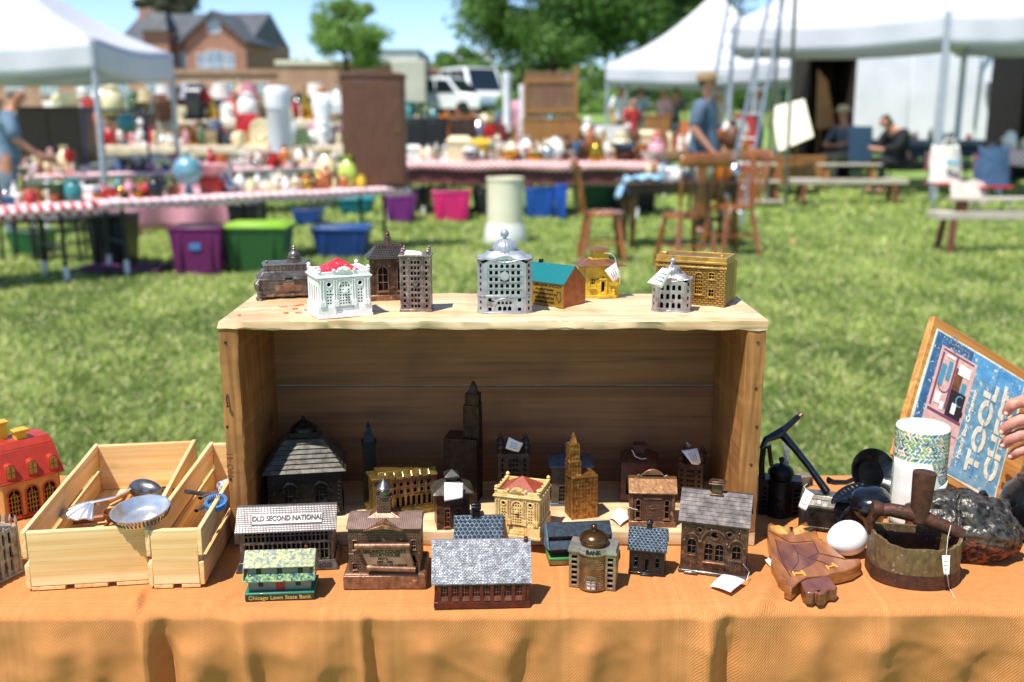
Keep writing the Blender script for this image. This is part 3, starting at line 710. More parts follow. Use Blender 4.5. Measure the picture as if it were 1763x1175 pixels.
def band(u, v):
    a = -PI*.98+u*PI*.96; top = RH*.70 if u < .5 else RH*(.70-.22*(u-.5)/.15) if u < .65 else RH*.48+.02*(u-.65)
    bot = RH*.04+ (RH*.22)*max(0, u-.5)
    return Vector(((RR+.0022)*math.cos(a), (RR+.0022)*math.sin(a), bot+(top-bot)*v))
MB().grid(band, 40, 8).build('paper_band', paper, rl, smooth=80, solid=.0006)

# dome bank, hammer and black ironware right of the crate ... dome bank is built with the banks
hm = empty('iron_hammer', (0, 0, 0), 0, 'black cast iron claw hammer tool leaning over the small domed bank', 'hammer')
hb = AY(1424, 848, 1.50); hm.location = tuple(hb)
def hp(px, py, Y): return AY(px, py, Y)-hb
MB().tube([hp(1424, 848, 1.50), hp(1395, 806, 1.53), hp(1368, 772, 1.55), hp(1347, 748, 1.565)], [.0065, .0055, .006, .0075], 12).build('handle', blacki, hm)
MB().tube([hp(1311, 772, 1.545), hp(1318, 758, 1.553), hp(1340, 748, 1.563), hp(1352, 738, 1.57), hp(1374, 718, 1.585)], [.0035, .0055, .0085, .0058, .0048], 12).build('head', blacki, hm)
MB().tube([hp(1375, 717, 1.585), hp(1379, 713, 1.587)], .0052, 10, flat=.7).build('worn_tip', M('bare worn iron', '#7d5546', metal=.7, rough=.4), hm)
sq = empty('iron_bracket', tuple(G(1322, 880, TZ)), 0, 'black curved iron bracket standing between the crate and the hammer', 'bracket')
sb = Vector(sq.location); sq.location.y = 1.56
sb = Vector(sq.location)
MB().tube([AY(1312, 850, 1.56)-sb, AY(1311, 800, 1.56)-sb, AY(1314, 772, 1.56)-sb, AY(1324, 768, 1.56)-sb, AY(1328, 800, 1.56)-sb, AY(1342, 815, 1.56)-sb], [.006, .005, .005, .004, .004, .005], 10).build('arm', blacki, sq)
sw = empty('steel_blade', (0, 0, 0), 0, 'pale steel blade standing up behind the hammer', 'blade'); wb = AY(1354, 815, 1.60); sw.location = tuple(wb)
MB().prism([(-.008, -.05), (.006, -.05), (.001, .05), (-.007, .054)], -.001, .001, 'xz').build('blade', M('pale steel', '#cfd2d4', '#9a9da0', ns=60, metal=.7, rough=.35), sw, bevel=.0004)
wb_ = empty('wood_block', tuple(G(1383, 850, TZ)), R(15), 'small grey wooden block behind the old camera-like metal box', 'block'); wb_.location.z = TZ
MB().cb(0, 0, 0, .024, .02, .035).build('block', wood('grey wood', '#8a7868', '#5f5044', axis='z', knots=False), wb_, bevel=.001)

# round black pierced strainer
st = empty('iron_strainer', (0, 0, 0), 0, 'round black fluted strainer dish with long handle leaning upright', 'strainer')
c = AY(1503, 815, 1.545); st.location = tuple(c); st.rotation_euler = (R(62), R(6), R(8))
mb = MB(); prof = [(.0225, -.008), (.026, -.006), (.034, .000), (.0395, .004), (.0405, .004), (.0405, .0055), (.039, .0056), (.033, .0022), (.0255, -.0045), (.0225, -.0062), (.0225, -.008)]
mb.lathe(prof, 0, 0, 64, lobes=64, la=.012); 
for i in range(56):
    a = 2*PI*i/56; mb.tube([(.0245*math.cos(a), .0245*math.sin(a), -.0052), (.0335*math.cos(a), .0335*math.sin(a), .0022), (.0392*math.cos(a), .0392*math.sin(a), .0056)], .0008, 5)
mb.build('fluted_rim', blacki, st, smooth=30)
mb = MB(); n_ = 13; w_ = .0225
for i in range(n_+1):
    q = -w_+2*w_*i/n_; h = math.sqrt(max(0, w_*w_-q*q))
    mb.box(q-.0007, q+.0007, -h, h, -.0078, -.0068); mb.box(-h, h, q-.0007, q+.0007, -.0077, -.0067)
mb.build('pierced_mesh', blacki, st)
mb = MB(); mb.tube([(-.036, -.012, .003), (-.05, -.018, .004), (-.075, -.02, .010), (-.088, -.018, .016)], [.0035, .004, .0045, .006], 10, flat=.6); mb.build('handle', blacki, st)
sc_ = empty('iron_scoop', (0, 0, 0), 0, 'black fluted leaf shaped scoop lying in front of the strainer', 'scoop')
A = AY(1432, 868, 1.46); Bq = AY(1488, 832, 1.50); sc_.location = tuple(A); v = Bq-A
def leaf(u, w2):
    t_ = u; wd = .011*math.sin(PI*min(1, t_*1.02))**.7
    side = Vector((.5, .2, .8)).normalized().cross(v.normalized()).normalized(); up = v.normalized().cross(side)
    q = (w2-.5)*2
    return v*t_ + side*q*wd*1.15 + up*(.0035*q*q + .0007*math.cos(u*60)*(1 if abs(q) < .9 else 0))
MB().grid(leaf, 48, 10).build('scoop_bowl', blacki, sc_, smooth=60, solid=.0016)
bb = empty('iron_bowl', (0, 0, 0), 0, 'glossy black rounded bowl between the scoop and the rusty iron', 'bowl')
c = AY(1508, 862, 1.46); bb.location = (c.x, c.y, TZ); hz = c.z-TZ
bb.rotation_euler = (R(10), R(-12), 0)
MB().lathe([(.012, 0), (.016, .004), (.01, .012), (.02, hz-.02), (.029, hz-.006), (.032, hz+.006), (.029, hz+.016), (.020, hz+.022), (.001, hz+.024)], 0, 0, 32).build('bowl', blacki, bb, smooth=60)
MB().tube([(-.028, 0, hz+.004), (-.045, -.004, hz-.01), (-.062, -.006, hz-.03)], [.004, .0035, .004], 8).build('handle', blacki, bb)

# grey metal box (toy stove / camera-like bank) with label
oldm = M('worn grey iron', '#4a4540', '#27231f', ns=70, metal=.7, rough=.4, bump=.5, bs=150, bd=.001, wear=('#8b857c', 40, .62))
fb = empty('iron_box', (0, 0, 0), R(-20), 'worn oblong black iron box lying behind the white egg', 'metal box')
c = G(1435, 922, TZ); fb.location = (c.x+.004, c.y+.032, TZ)
MB().prism([(-.022, 0), (.022, 0), (.022, .042), (.014, .052), (-.014, .052), (-.022, .042)], -.048, .052, 'yz').build('body', oldm, fb, bevel=.0016)
MB().prism([(-.0165, .0505), (.0165, .0505), (.013, .0565), (-.013, .0565)], -.046, .05, 'yz').build('lid_plate', M('pale worn iron', '#8d8678', '#5d574c', ns=50, metal=.7, rough=.4, bump=.4), fb, bevel=.001)
mb = MB()
for x in (-.042, .046): mb.box(x-.004, x+.004, -.0245, -.0215, .002, .042)
mb.box(-.038, .042, -.0240, -.0217, .002, .007); mb.box(-.038, .042, -.0240, -.0217, .036, .041); mb.build('rim', oldm, fb, bevel=.0008)
mb = MB(); mb.T = TM((-.030, -.0225, .034), 0, R(90)); mb.lathe([(.0045, -.001), (.0045, .002), (.003, .002), (.003, -.001), (.0045, -.001)], 0, 0, 16); mb.build('keyhole', oldm, fb)
mb = MB(); mb.T = TM((.012, -.0220, .02), 0, R(90)); mb.lathe([(.009, -.001), (.0095, .0015), (.007, .003), (.001, .0045)], 0, 0, 24); mb.build('knob', oldm, fb)
b0 = 1.43
price_tag('white tag with handwriting at the left end of the black iron box', [AY(1374, 873, b0), AY(1388, 880, b0-.01), AY(1401, 851, b0-.01), AY(1387, 842, b0)], .0015, [AY(1395, 853, b0-.004), AY(1384, 838, b0+.01), AY(1390, 833, b0+.02)])
price_tag('white tag corner sticking out from under the owl trivet', [G(1317, 964, TZ+.006), G(1323, 960, TZ+.009), G(1334, 972, TZ+.004), G(1330, 980, TZ+.003)], .001, marks=False)

# ---- tool chest
tb = wood('chest pine', '#d29a52', '#a86c2c', axis='x', knots=False, seed=21, dark='#96602a')
BL = AY(1542, 781, 1.545); BR = AY(1722, 875, 1.615); TL = AY(1610, 556, 1.64)
ex = (BR-BL); Wd = ex.length; ex.normalize(); ey = TL-BL; ey -= ex*ey.dot(ex); Ht = ey.length; ey.normalize(); en = ex.cross(ey)  # towards the camera
if en.y > 0: en = -en
mt_ = Matrix((ex, ey, en)).transposed().to_4x4(); mt_.translation = BL
tcb = bpy.data.objects.new('tool_chest', None); COL.objects.link(tcb); tcb.matrix_world = mt_
tag(tcb, 'wooden toy box with worn blue lid reading TOOL CHEST tipped up at the right edge', 'toy box')
MB().box(-.001, Wd*1.10, -.004, Ht+.010, -.012, 0).build('lid_panel', tb, tcb, bevel=.001)
DP = .0145
for a in ((0, Wd, 0, .009), (0, Wd, Ht-.009, Ht), (0, .009, .009, Ht-.009), (Wd-.009, Wd, .009, Ht-.009)):
    MB().box(a[0]+.0006, a[1]-.0006, a[2]+.0006, a[3]-.0006, -DP, -.0122).build('side_panel', tb, tcb, bevel=.001)
skyb = M('chest blue', '#568ba8', '#7fa9bd', ns=70, rough=.6, wear=('#d9d6c6', 120, .60))
navy = M('chest navy', '#30577f', '#44709a', ns=70, rough=.6, wear=('#c8ccc8', 160, .60))
crm = M('chest cream', '#e8e3cf', '#d8cdae', ns=80, rough=.6, wear=('#7fb2cc', 90, .62), lo=.45, hi=.6)
pnk = M('chest pink', '#e3bcae', '#d3a095', ns=90, rough=.6, wear=('#7c5a50', 90, .66))
brn = M('chest brown', '#8a5a34', '#5a3620', ns=90, rough=.6); mar = M('chest maroon', '#7e4460', rough=.6)
def pj(a0, a1, b0, b1, z=.0, t=.0004): return MB().box(a0*Wd, a1*Wd, b0*Ht, b1*Ht, z, z+t)
rag = [(.035, .03), (.2, .025), (.5, .034), (.8, .02), (.93, .05), (.925, .3), (.94, .6), (.93, .97), (.5, .975), (.04, .97), (.03, .5)]
MB().prism([(a*Wd, b*Ht) for a, b in rag], .0002, .0008, 'xy').build('paper_edge', crm, tcb)
pj(.050, .915, .045, .96, .0008).build('blue_print', skyb, tcb)
pj(.055, .40, .05, .955, .0012).build('navy_corner', navy, tcb)
pj(.41, .915, .80, .952, .0012).build('sky_strip', M('chest mid blue', '#3f86bc', '#6fb0d2', ns=40, rough=.6, wear=('#d9d6c6', 90, .6)), tcb)
ill = MB()
for mi, a0, a1, b0, b1, z in ((0, .12, .46, .08, .88, .0016), (1, .135, .445, .40, .42, .0022), (2, .29, .43, .42, .62, .0022), (2, .30, .44, .46, .50, .0024), (3, .14, .155, .44, .84, .0022), (3, .27, .285, .46, .86, .0022), (3, .14, .43, .855, .865, .0022), (4, .16, .20, .60, .76, .0024), (4, .215, .25, .66, .80, .0024), (4, .37, .41, .62, .70, .0026), (5, .17, .22, .47, .55, .0024), (5, .23, .26, .44, .50, .0024), (5, .33, .37, .45, .53, .0027), (6, .29, .36, .62, .78, .0022), (5, .18, .26, .82, .84, .0024), (6, .13, .21, .24, .30, .0024), (1, .16, .44, .30, .305, .0022), (5, .31, .42, .74, .82, .0024)):
    ill.mi = mi; ill.box(a0*Wd, a1*Wd, b0*Ht, b1*Ht, z, z+.0003)
def arc(cx, cy, r, a0, a1, w_, mi, z):
    ill.mi = mi; ill.tube([((cx*Wd+r*math.cos(a0+(a1-a0)*i/10)), (cy*Ht+r*math.sin(a0+(a1-a0)*i/10)), z) for i in range(11)], w_, 5, flat=.4)
arc(.39, .56, .009, R(60), R(300), .0013, 4, .0026); arc(.22, .62, .013, R(180), R(350), .0008, 3, .0026)
arc(.20, .95, .008, R(200), R(520), .0010, 7, .0026)
ill.tube([(.22*Wd, .88*Ht, .002), (.22*Wd, .925*Ht, .002), (.36*Wd, .925*Ht, .002), (.36*Wd, .88*Ht, .002)], .0011, 6, flat=.4)
ill.build('printed_toolbox', [pnk, mar, M('print black', '#2a2024', rough=.6), mar, M('print teal', '#4b93ad', rough=.6), M('print white', '#efe9e0', rough=.6), brn, M('print grey', '#8a8f92', rough=.6)], tcb, smooth=0)
lettering('TOOL', .056, crm, tcb, (.648*Wd, .47*Ht, .0018), (0, 0, R(90)), .0003, .0024, (1.04, .74, 1))
lettering('CHEST', .056, crm, tcb, (.822*Wd, .49*Ht, .0018), (0, 0, R(90)), .0003, .0024, (1.0, .74, 1))
lettering('Handy Boy Carpenter', .0115, crm, tcb, (.505*Wd, .44*Ht, .0018), (0, 0, R(90)), .0003, .0005, (1.2, 1, 1))
stn = MB()   # blue stencil bars through the letters' middles
for a in (.655, .815): stn.box((a-.012)*Wd, (a+.002)*Wd, .10*Ht, .92*Ht, .0022, .0024)
stn.build('stencil_gap', skyb, tcb)
bk = empty('black_kettle', (0, 0, 0), 0, 'dark round pot half hidden behind the tool chest at the right edge', 'pot')
c = G(1800, 950, TZ); bk.location = (c.x+.02, c.y+.06, TZ)
MB().lathe([(.035, 0), (.05, .006), (.062, .03), (.062, .05), (.055, .075), (.04, .09), (.04, .094), (.0001, .1)], 0, 0, 32).build('pot_body', blacki, bk, smooth=60)
MB().lathe([(.004, .098), (.004, .104), (.009, .11), (.006, .118), (.0001, .12)], 0, 0, 16).build('knob', blacki, bk)
mb = MB().tube([(-.058, 0, .04), (-.085, -.005, .05), (-.1, -.008, .075)], [.012, .008, .006], 10); mb.build('spout', blacki, bk)
# ================================================================ MODEL BUILDING BANKS
GRP = 'model building coin banks'
dark_in = M('bank hollow shade', '#0d0b0a', rough=.9)  # near-black colour standing for the unlit hollow behind the windows
bronze = M('antique bronze', '#664c3c', '#3a2a22', ns=110, metal=.45, rough=.38, bump=.5, bs=330, bd=.0006, wear=('#8b6a4d', 150, .62), edge=('#a87a58', .0007, .42))
copper = M('worn copper', '#936a50', '#684735', ns=100, metal=.45, rough=.36, bump=.4, bs=330, bd=.0005, wear=('#b98f6c', 120, .63), edge=('#c9a08a', .0006, .45))
copbr = M('copper brickwork', '#86624e', '#624738', ns=100, metal=.4, rough=.45, bump=.15, bs=300, bd=.0006, brick=(.0052, .0024, .0005), brickc='#3c2a22', wear=('#a98565', 120, .66), edge=('#b58a70', .0006, .45))
darkm = M('blackened iron', '#1a1918', '#0e0e0e', ns=90, metal=.5, rough=.42, bump=.5, bs=330, bd=.0005, wear=('#4a4640', 150, .66), edge=('#55504a', .0008, .48))
shinb = M('black paint iron', '#121316', '#1d1f24', ns=90, metal=.3, rough=.3, bump=.4, bs=330, bd=.0005, coat=.2, edge=('#4a4c50', .0006, .46))
blackroof = M('black roof iron', '#566370', '#3a434c', ns=120, metal=.5, rough=.34, bump=.5, bs=260, bd=.0006)
silverm = M('aluminium paint', '#b9bbc2', '#9c9ea6', ns=90, metal=.5, rough=.36, bump=.2, bs=300, bd=.0004, wear=('#8a7468', 60, .64), edge=('#84766e', .0007, .50))
whitep = M('chipped white paint', '#efeeec', '#e0dfdd', ns=90, rough=.38, bump=.2, bs=300, bd=.0004, wear=('#7a4236', 110, .70), coat=.2, edge=('#8a5a48', .0006, .52))
creamp = M('cream paint', '#e2c68a', '#caa762', ns=110, rough=.45, bump=.3, bs=300, bd=.0005, wear=('#8a6534', 90, .66), edge=('#9a6f3a', .0007, .46))
goldp = M('gold paint', '#bf9446', '#9a7432', ns=90, metal=.4, rough=.36, bump=.35, bs=300, bd=.0006, edge=('#e2c07a', .0007, .46))
goldbr = M('gold stonework', '#c49a4c', '#9a7636', ns=90, metal=.4, rough=.4, bump=.5, bs=220, bd=.0012, brick=(.007, .0036, .0010), brickc='#6e5020')
brass = M('brass', '#a9872f', '#6f5a22', ns=90, metal=.8, rough=.34, bump=.3, bs=330, bd=.0005, wear=('#5d6a34', 80, .62))
yellowp = M('yellow paint', '#d9b62c', '#c09a1c', ns=90, rough=.42, bump=.3, bs=300, bd=.0005, coat=.15, edge=('#f0d468', .0007, .46))
brownr = M('brown roof paint', '#8a5d3e', '#6d4630', ns=90, metal=.2, rough=.45, bump=.4, bs=200)
redroof = M('red roof paint', '#b3162c', '#c52a3a', ns=90, rough=.45, bump=.3, wear=('#e8c9a8', 260, .63))
redroof2 = M('faded red roof', '#a8432a', '#bb5e45', ns=90, rough=.5, bump=.5, bs=400, brick=(.003, .0018, .0003, 'xy'), brickc='#6d2a1a')
tealr = M('teal roof', '#0a6c70', '#0a6468', ns=90, rough=.35, wear=('#e6efe9', 190, .70))
shing = dict(metal=.5, rough=.42, bump=.12, bs=330)

def bank(label, x0, x1, yb, z, d, rel=0, name='coin_bank', cat='coin bank'):
    label = label.replace('in the crate\'s', 'in the crate\'s')
    c = G((x0+x1)/2, yb, z); rz = -math.atan2(c.x, c.y) + R(rel)
    r = empty(name, (0, 0, 0), rz, label, cat, GRP)
    w = (x1-x0)*depth(c)/F/max(.5, math.cos(R(rel)))
    off = Matrix.Rotation(rz, 3, 'Z') @ Vector((0, d/2, 0)); r.location = c + off
    def h(py, fy=0.0):
        """height above the base of what is seen at row py, fy metres behind the front wall"""
        Y = c.y + fy*math.cos(rz); return AY((x0+x1)/2, py, Y).z - z
    return r, w, h
def rect(cx, z0, w, h): return [(cx-w/2, z0), (cx+w/2, z0), (cx+w/2, z0+h), (cx-w/2, z0+h)]
def arch(cx, z0, w, h, n=8):
    r = w/2; return [(cx-r, z0), (cx+r, z0)] + [(cx+r*math.cos(PI*i/n), z0+h-r+r*math.sin(PI*i/n)) for i in range(n+1)]
def circ(cx, cz, r, n=14): return [(cx+r*math.cos(2*PI*i/n), cz+r*math.sin(2*PI*i/n)) for i in range(n)]
def gridh(cx, z0, w, h, nx, nz, g=.3):
    cw, ch = w/nx, h/nz
    return [rect(cx-w/2+cw*(i+.5), z0+ch*(j+g/2), cw*(1-g), ch*(1-g)) for i in range(nx) for j in range(nz)]
def body(r, w, d, z0, h, mats, fh, sh=(), t=.0022, name='walls', bevel=.0004, back=None):
    """four walls with real openings round a near-black core painted as hollow shade"""
    mb = MB(); P = lambda w_: [(-w_/2, z0), (w_/2, z0), (w_/2, z0+h), (-w_/2, z0+h)]
    mb.facade(P(w), list(fh), -d/2, t); mb.box(-w/2, w/2, d/2-t, d/2, z0, z0+h)
    for sgn in (-1, 1):
        mb.T = TM((0, 0, 0), R(90)*sgn); mb.facade(P(d-2*t), list(sh), -w/2, t)
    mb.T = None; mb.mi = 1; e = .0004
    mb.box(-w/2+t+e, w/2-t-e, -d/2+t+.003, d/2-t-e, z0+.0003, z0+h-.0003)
    return mb.build(name, [mats, dark_in], r, bevel=bevel)
def window(r, cx, z0, w, h, y, mat, kind='arch', nx=2, nz=4, fw=.0008, proud=.0012, bars=True):
    mb = MB(); pl = arch(cx, z0, w, h) if kind == 'arch' else rect(cx, z0, w, h)
    ou = arch(cx, z0-fw, w+2*fw, h+2*fw) if kind == 'arch' else rect(cx, z0-fw, w+2*fw, h+2*fw)
    mb.facade(ou, [pl], y-proud, proud+.0006)
    if bars:
        b = fw*.42
        for i in range(1, nx): mb.box(cx-w/2+w*i/nx-b, cx-w/2+w*i/nx+b, y+.0003, y+.0013, z0, z0+h*(.97 if kind == 'arch' else 1))
        for j in range(1, nz):
            zz = z0+h*j/nz; hw = w/2
            if kind == 'arch' and zz > z0+h-w/2: hw = math.sqrt(max(0, (w/2)**2-(zz-(z0+h-w/2))**2))
            mb.box(cx-hw, cx+hw, y+.0004, y+.0012, zz-b, zz+b)
    mb.cb(cx, y-proud*1.3, z0-fw*2.4, w+fw*4, proud*2.4, fw*1.3)
    return mb.build('window', mat, r, bevel=.0002)
def gable(r, w, d, z, rise, over, mat, t=.0022, name='roof', cx=0, axis='x', bevel=.0005, top=.004):
    mb = MB(); D = d/2+over; e = top/2
    pl = [(-D, z-over*rise/(d/2)*.6), (-e, z+rise), (e, z+rise), (D, z-over*rise/(d/2)*.6), (D, z-over*rise/(d/2)*.6-t), (0, z+rise-t*1.4), (-D, z-over*rise/(d/2)*.6-t)]
    mb.prism(pl, -w/2-over+cx, w/2+over+cx, 'yz'); return mb.build(name, mat, r, bevel=bevel)
def gable_ends(r, w, d, z, rise, mat, t=.002, name='gable_wall'):
    mb = MB()
    for s in (-1, 1):
        x = s*(w/2-t/2); mb.prism([(-d/2+.001, z), (0, z+rise-.0035), (d/2-.001, z)], x-t/2, x+t/2, 'yz')
    return mb.build(name, mat, r)
def finial(mb, x, y, z, s):
    mb.lathe([(.5*s, 0), (.55*s, .15*s), (.3*s, .35*s), (.32*s, .6*s), (.55*s, .75*s), (.5*s, 1.0*s), (.25*s, 1.2*s), (.35*s, 1.4*s), (.3*s, 1.55*s), (.08*s, 1.7*s), (.02*s, 2.1*s)], x, y, 12, zt=z)
def shingles(mb, w, d, z, rise, over, rows, cols, side=-1, t=.0009, gap=.12, jitter=.15, seed=1, pattern='rect', top=.004):
    """courses of raised shingles laid on one roof slope"""
    rnd = random.Random(seed); D = d/2+over; zl = z-over*rise/(d/2)*.6
    sl = math.hypot(D-top/2, z+rise-zl); ang = math.atan2(z+rise-zl, D-top/2); W = w+2*over
    for j in range(rows):
        s0 = sl*j/rows; s1 = sl*(j+1)/rows*.995
        for i in range(cols+1):
            xo = (-.5 if j % 2 else 0)
            a = max(-W/2, -W/2+W*(i+xo)/cols); b = min(W/2, -W/2+W*(i+1+xo)/cols)
            if b-a < .0004: continue
            g = (b-a)*gap/2; tt = t*(1+rnd.uniform(-jitter, jitter)*2)
            def q(x, s, o): return (x, side*(D-s*math.cos(ang)-o*math.sin(ang)*(-1)), zl+s*math.sin(ang)+o*math.cos(ang))
            if pattern == 'diamond':
                m = (a+b)/2; vs = [q(m, s0-.0, tt), q(b-g, (s0+s1)/2, tt*.6), q(m, s1, 0), q(a+g, (s0+s1)/2, tt*.6), q(m, (s0+s1)/2-.0, tt*1.6)]
                mb.add(vs, [(0, 1, 4), (1, 2, 4), (2, 3, 4), (3, 0, 4)])
            else:
                vs = [q(a+g, s0, -.0002), q(b-g, s0, -.0002), q(b-g, s0, tt), q(a+g, s0, tt), q(a+g, s1, .0001), q(b-g, s1, .0001)]
                mb.add(vs, [(0, 1, 2, 3), (3, 2, 5, 4), (0, 3, 4), (1, 5, 2)])

# ---------------- V: OLD SECOND NATIONAL
r, w, h = bank('long pewter coloured bank with OLD SECOND NATIONAL on its roof, front left', 408, 582, 984, TZ, .072, -8)
pew = M('pewter bronze', '#746a64', '#48403b', ns=110, metal=.55, rough=.4, bump=.2, bs=300, bd=.0006, edge=('#a8a09c', .0007, .44))
pewb = M('pewter brick roof', '#8f898a', '#726c6c', ns=90, metal=.6, rough=.38, bump=.12, bs=300, brick=(.0042, .0022, .0005), brickc='#3c3737', bd=.0006)
bh = .014; ze = h(913, .0); rise = h(869, .036)-ze
mb = MB(); mb.fr(0, 0, 0, w, .072, bh, w*.93, .066); mb.build('base', pew, r, bevel=.0008)
wb2 = w*.90; holes = []
nx = 20
hw_ = ze-bh
holes += [rect(-wb2*.45+wb2*.9*(i+.5)/nx, bh+hw_*.60, wb2*.9/nx*.66, hw_*.155) for i in range(nx)]
holes += [rect(-wb2*.45+wb2*.9*(i+.5)/nx, bh+hw_*.79, wb2*.9/nx*.66, hw_*.12) for i in range(nx)]
holes += [rect(-wb2*.45+wb2*.9*(i+.5)/9, bh+hw_*.04, wb2*.9/9*.82, hw_*.48) for i in range(9)]
body(r, wb2, .060, bh, ze-bh, pew, holes, [rect(x, bh+hw_*.15, .010, hw_*.7) for x in (-.016, 0, .016)], t=.003)
mb = MB()
for i in range(9):
    cx = -wb2*.45+wb2*.9*(i+.5)/9; mb.box(cx-.0006, cx+.0006, -.0302, -.029, bh+.001, bh+hw_*.52); mb.box(cx-wb2*.043, cx+wb2*.043, -.0300, -.0292, bh+hw_*.30, bh+hw_*.33)
for i in range(10):
    cx = -wb2*.45+wb2*.1*i; mb.cb(cx, -.0312, bh, .0018, .0024, hw_*.55); mb.cb(cx, -.0315, bh+hw_*.53, .003, .003, .002)
mb.build('window_bars', pew, r)
rf = gable(r, wb2, .060, ze, rise, .0055, pewb, top=.006)
gable_ends(r, wb2, .060, ze, rise, pew)
D = .0355; zl = ze-.0055*rise/.03*.6; ang = math.atan2(ze+rise-zl, D-.003)
ym, zm = -D+.48*(D-.003), zl+(ze+rise-zl)*.48
pq = MB(); pq.T = TM((0, ym, zm), 0, ang); pq.box(-w*.33, w*.35, -.0085, .0085, -.001, .0016); pq.build('name_plate', M('plate metal', '#7d797b', '#6c6866', ns=60, metal=.6, rough=.42), r, bevel=.0006)
letd = M('dark sunk letters', '#2e2927', metal=.5, rough=.5)
lettering('OLD SECOND NATIONAL', .0094, letd, r, (w*.012, ym-.0018*math.sin(ang)-.00, zm+.0020*math.cos(ang)+.0002), (ang, 0, 0), .0004, .00025, (.92, 1.2, 1))
lettering('ILLINOIS', .0088, M('raised pewter letters', '#3c3531', metal=.6, rough=.4), r, (w*.30, -.0345, .0068), (R(78), 0, 0), .0006, .0001, (1.15, 1, 1))
lettering('EST', .0088, _m['raised pewter letters'], r, (-w*.42, -.0345, .0068), (R(78), 0, 0), .0006, .0001, (1.15, 1, 1))

# ---------------- W: Chicago Lawn State Bank (lithographed tin house)
r, w, h = bank('tin house bank with mossy green roof and red door, Chicago Lawn State Bank lettering', 424, 540, 1034, TZ, .052, -10)
litho = M('speckled green roof', '#9a9a54', '#64714c', ns=190, rough=.4, lo=.42, hi=.58, wear=('#2c4258', 230, .535), coat=.25)
litho2 = M('speckled porch roof', '#8fa264', '#4c7458', ns=190, rough=.4, lo=.42, hi=.58, wear=('#24405a', 250, .53), coat=.25)
wall = M('printed board wall', '#8f8678', '#7a7266', ns=40, rough=.5, stretch=(1, 1, 12)); grn = M('green tin', '#2f7d62', '#276b54', ns=60, rough=.4, coat=.2); lb = M('tin base black', '#2a2a24', rough=.45)
MB().box(-w/2, w/2, -.026, .026, 0, .0085).build('base', lb, r, bevel=.0006)
MB().box(-w/2-.0004, w/2+.0004, -.0264, .0264, .0086, .0115).build('base_rim', grn, r, bevel=.0008)
ztop = h(946, .026); zev = h(977, .0045); MB().box(-w*.46, w*.44, -.017, .020, .0116, zev+.0015).build('walls', wall, r); zp0 = h(1001, -.004); zp1 = h(987, .0095)
for cx, z0 in ((-.30, .034), (.0, .034), (.30, .034), (-.28, .017), (.26, .017)):
    wm = MB(); wm.box(cx*w-.0034, cx*w+.0034, -.0176, -.0168, z0, z0+.011).mi = 0
    wm.mi = 1
    for a in (-.0016, .0016):
        for b in (.0012, .0062): wm.box(cx*w+a-.0011, cx*w+a+.0011, -.018, -.0174, z0+b, z0+b+.0036)
    wm.build('window', [M('tin window frame', '#3a2f2a', rough=.5), M('tin window pane', '#0e1512', rough=.3)], r)
dm_ = MB(); dm_.box(-.0058, .0058, -.0182, -.0168, .0118, .0315); dm_.mi = 1; dm_.box(-.0038, -.001, -.0186, -.018, .023, .0285); dm_.box(.001, .0038, -.0186, -.018, .023, .0285)
dm_.build('door', [M('tin red', '#c02028', '#a81a24', rough=.4), M('tin window pane', '#0e1512')], r)
W2 = w*1.02
mb = MB(); mb.prism([(-.0215, zev), (0, ztop), (.024, zev), (.024, zev-.001), (0, ztop-.0018), (-.0215, zev-.001)], -W2/2, W2/2, 'yz'); mb.build('main_roof', litho, r)
mb = MB(); mb.prism([(-.030, zp0), (-.0165, zp1), (-.0165, zp1-.001), (-.030, zp0-.001)], -W2/2-.001, W2/2+.001, 'yz'); mb.build('porch_roof', litho2, r)
mb = MB()
for s in (-1, 1): mb.prism([(-.030, zp0-.001), (-.0215, zev-.0012), (0, ztop-.001), (.0235, zev-.001), (.0235, zev-.012), (-.017, zp0-.004)], s*(W2/2)-.0006, s*(W2/2)+.0006, 'yz')
mb.build('gable_end', litho2, r)
mb = MB().cb(w*.37, .0015, ztop-.003, .0045, .004, .007); mb.build('chimney', M('dark red tin', '#5a2a22', rough=.5), r, bevel=.0005)
lettering('Chicago Lawn State Bank', .0078, M('gilt print', '#b59a52', rough=.5), r, (0, -.0262, .0042), extrude=.0002, bold=.0001, scale=(1.06, 1, 1))

# ---------------- X: courthouse
r, w, h = bank('copper brick courthouse bank with scroll plaque and small domed cupola', 592, 733, 1015, TZ, .078, -7)
bh = h(990)+.001; wb2 = w*.86; ze = h(910, .008)
MB().box(-w/2, w/2, -.039, .039, 0, bh-.003).fr(0, 0, bh-.003, w, .078, bh, w*.95, .074).build('base', copper, r, bevel=.001)
fh = [rect(-wb2*.40, bh+.006, .006, .009), rect(wb2*.42, bh+.006, .006, .009)]
body(r, wb2, .062, bh, ze-bh, copbr, [rect(s*wb2*.41, bh+.034, .0055, .013) for s in (-1, 1)]+[rect(s*wb2*.42, bh+.004, .006, .009) for s in (-1, 1)], [arch(0, bh+.01, .014, .03)])
for s in (-1, 1):
    window(r, s*wb2*.41, bh+.034, .0055, .013, -.031, copper, 'rect', 2, 3, .0006)
    window(r, s*wb2*.42, bh+.004, .006, .009, -.031, copper, 'rect', 2, 2, .0006)
MB().box(-wb2/2-.0003, wb2/2+.0003, -.0316, .0316, bh+.026, bh+.0275).box(-wb2/2-.0008, wb2/2+.0008, -.0322, .0322, ze-.002, ze).build('string_course', copper, r, bevel=.0003)
rise = h(884, .040)-ze
mb = MB(); W3 = wb2+.006; mb.fr(0, 0, ze, W3, .068, ze+rise, W3*.985, .014)
roofc = M('ribbed copper roof', '#b39a8e', '#96796c', ns=70, metal=.5, rough=.36, bump=.3)
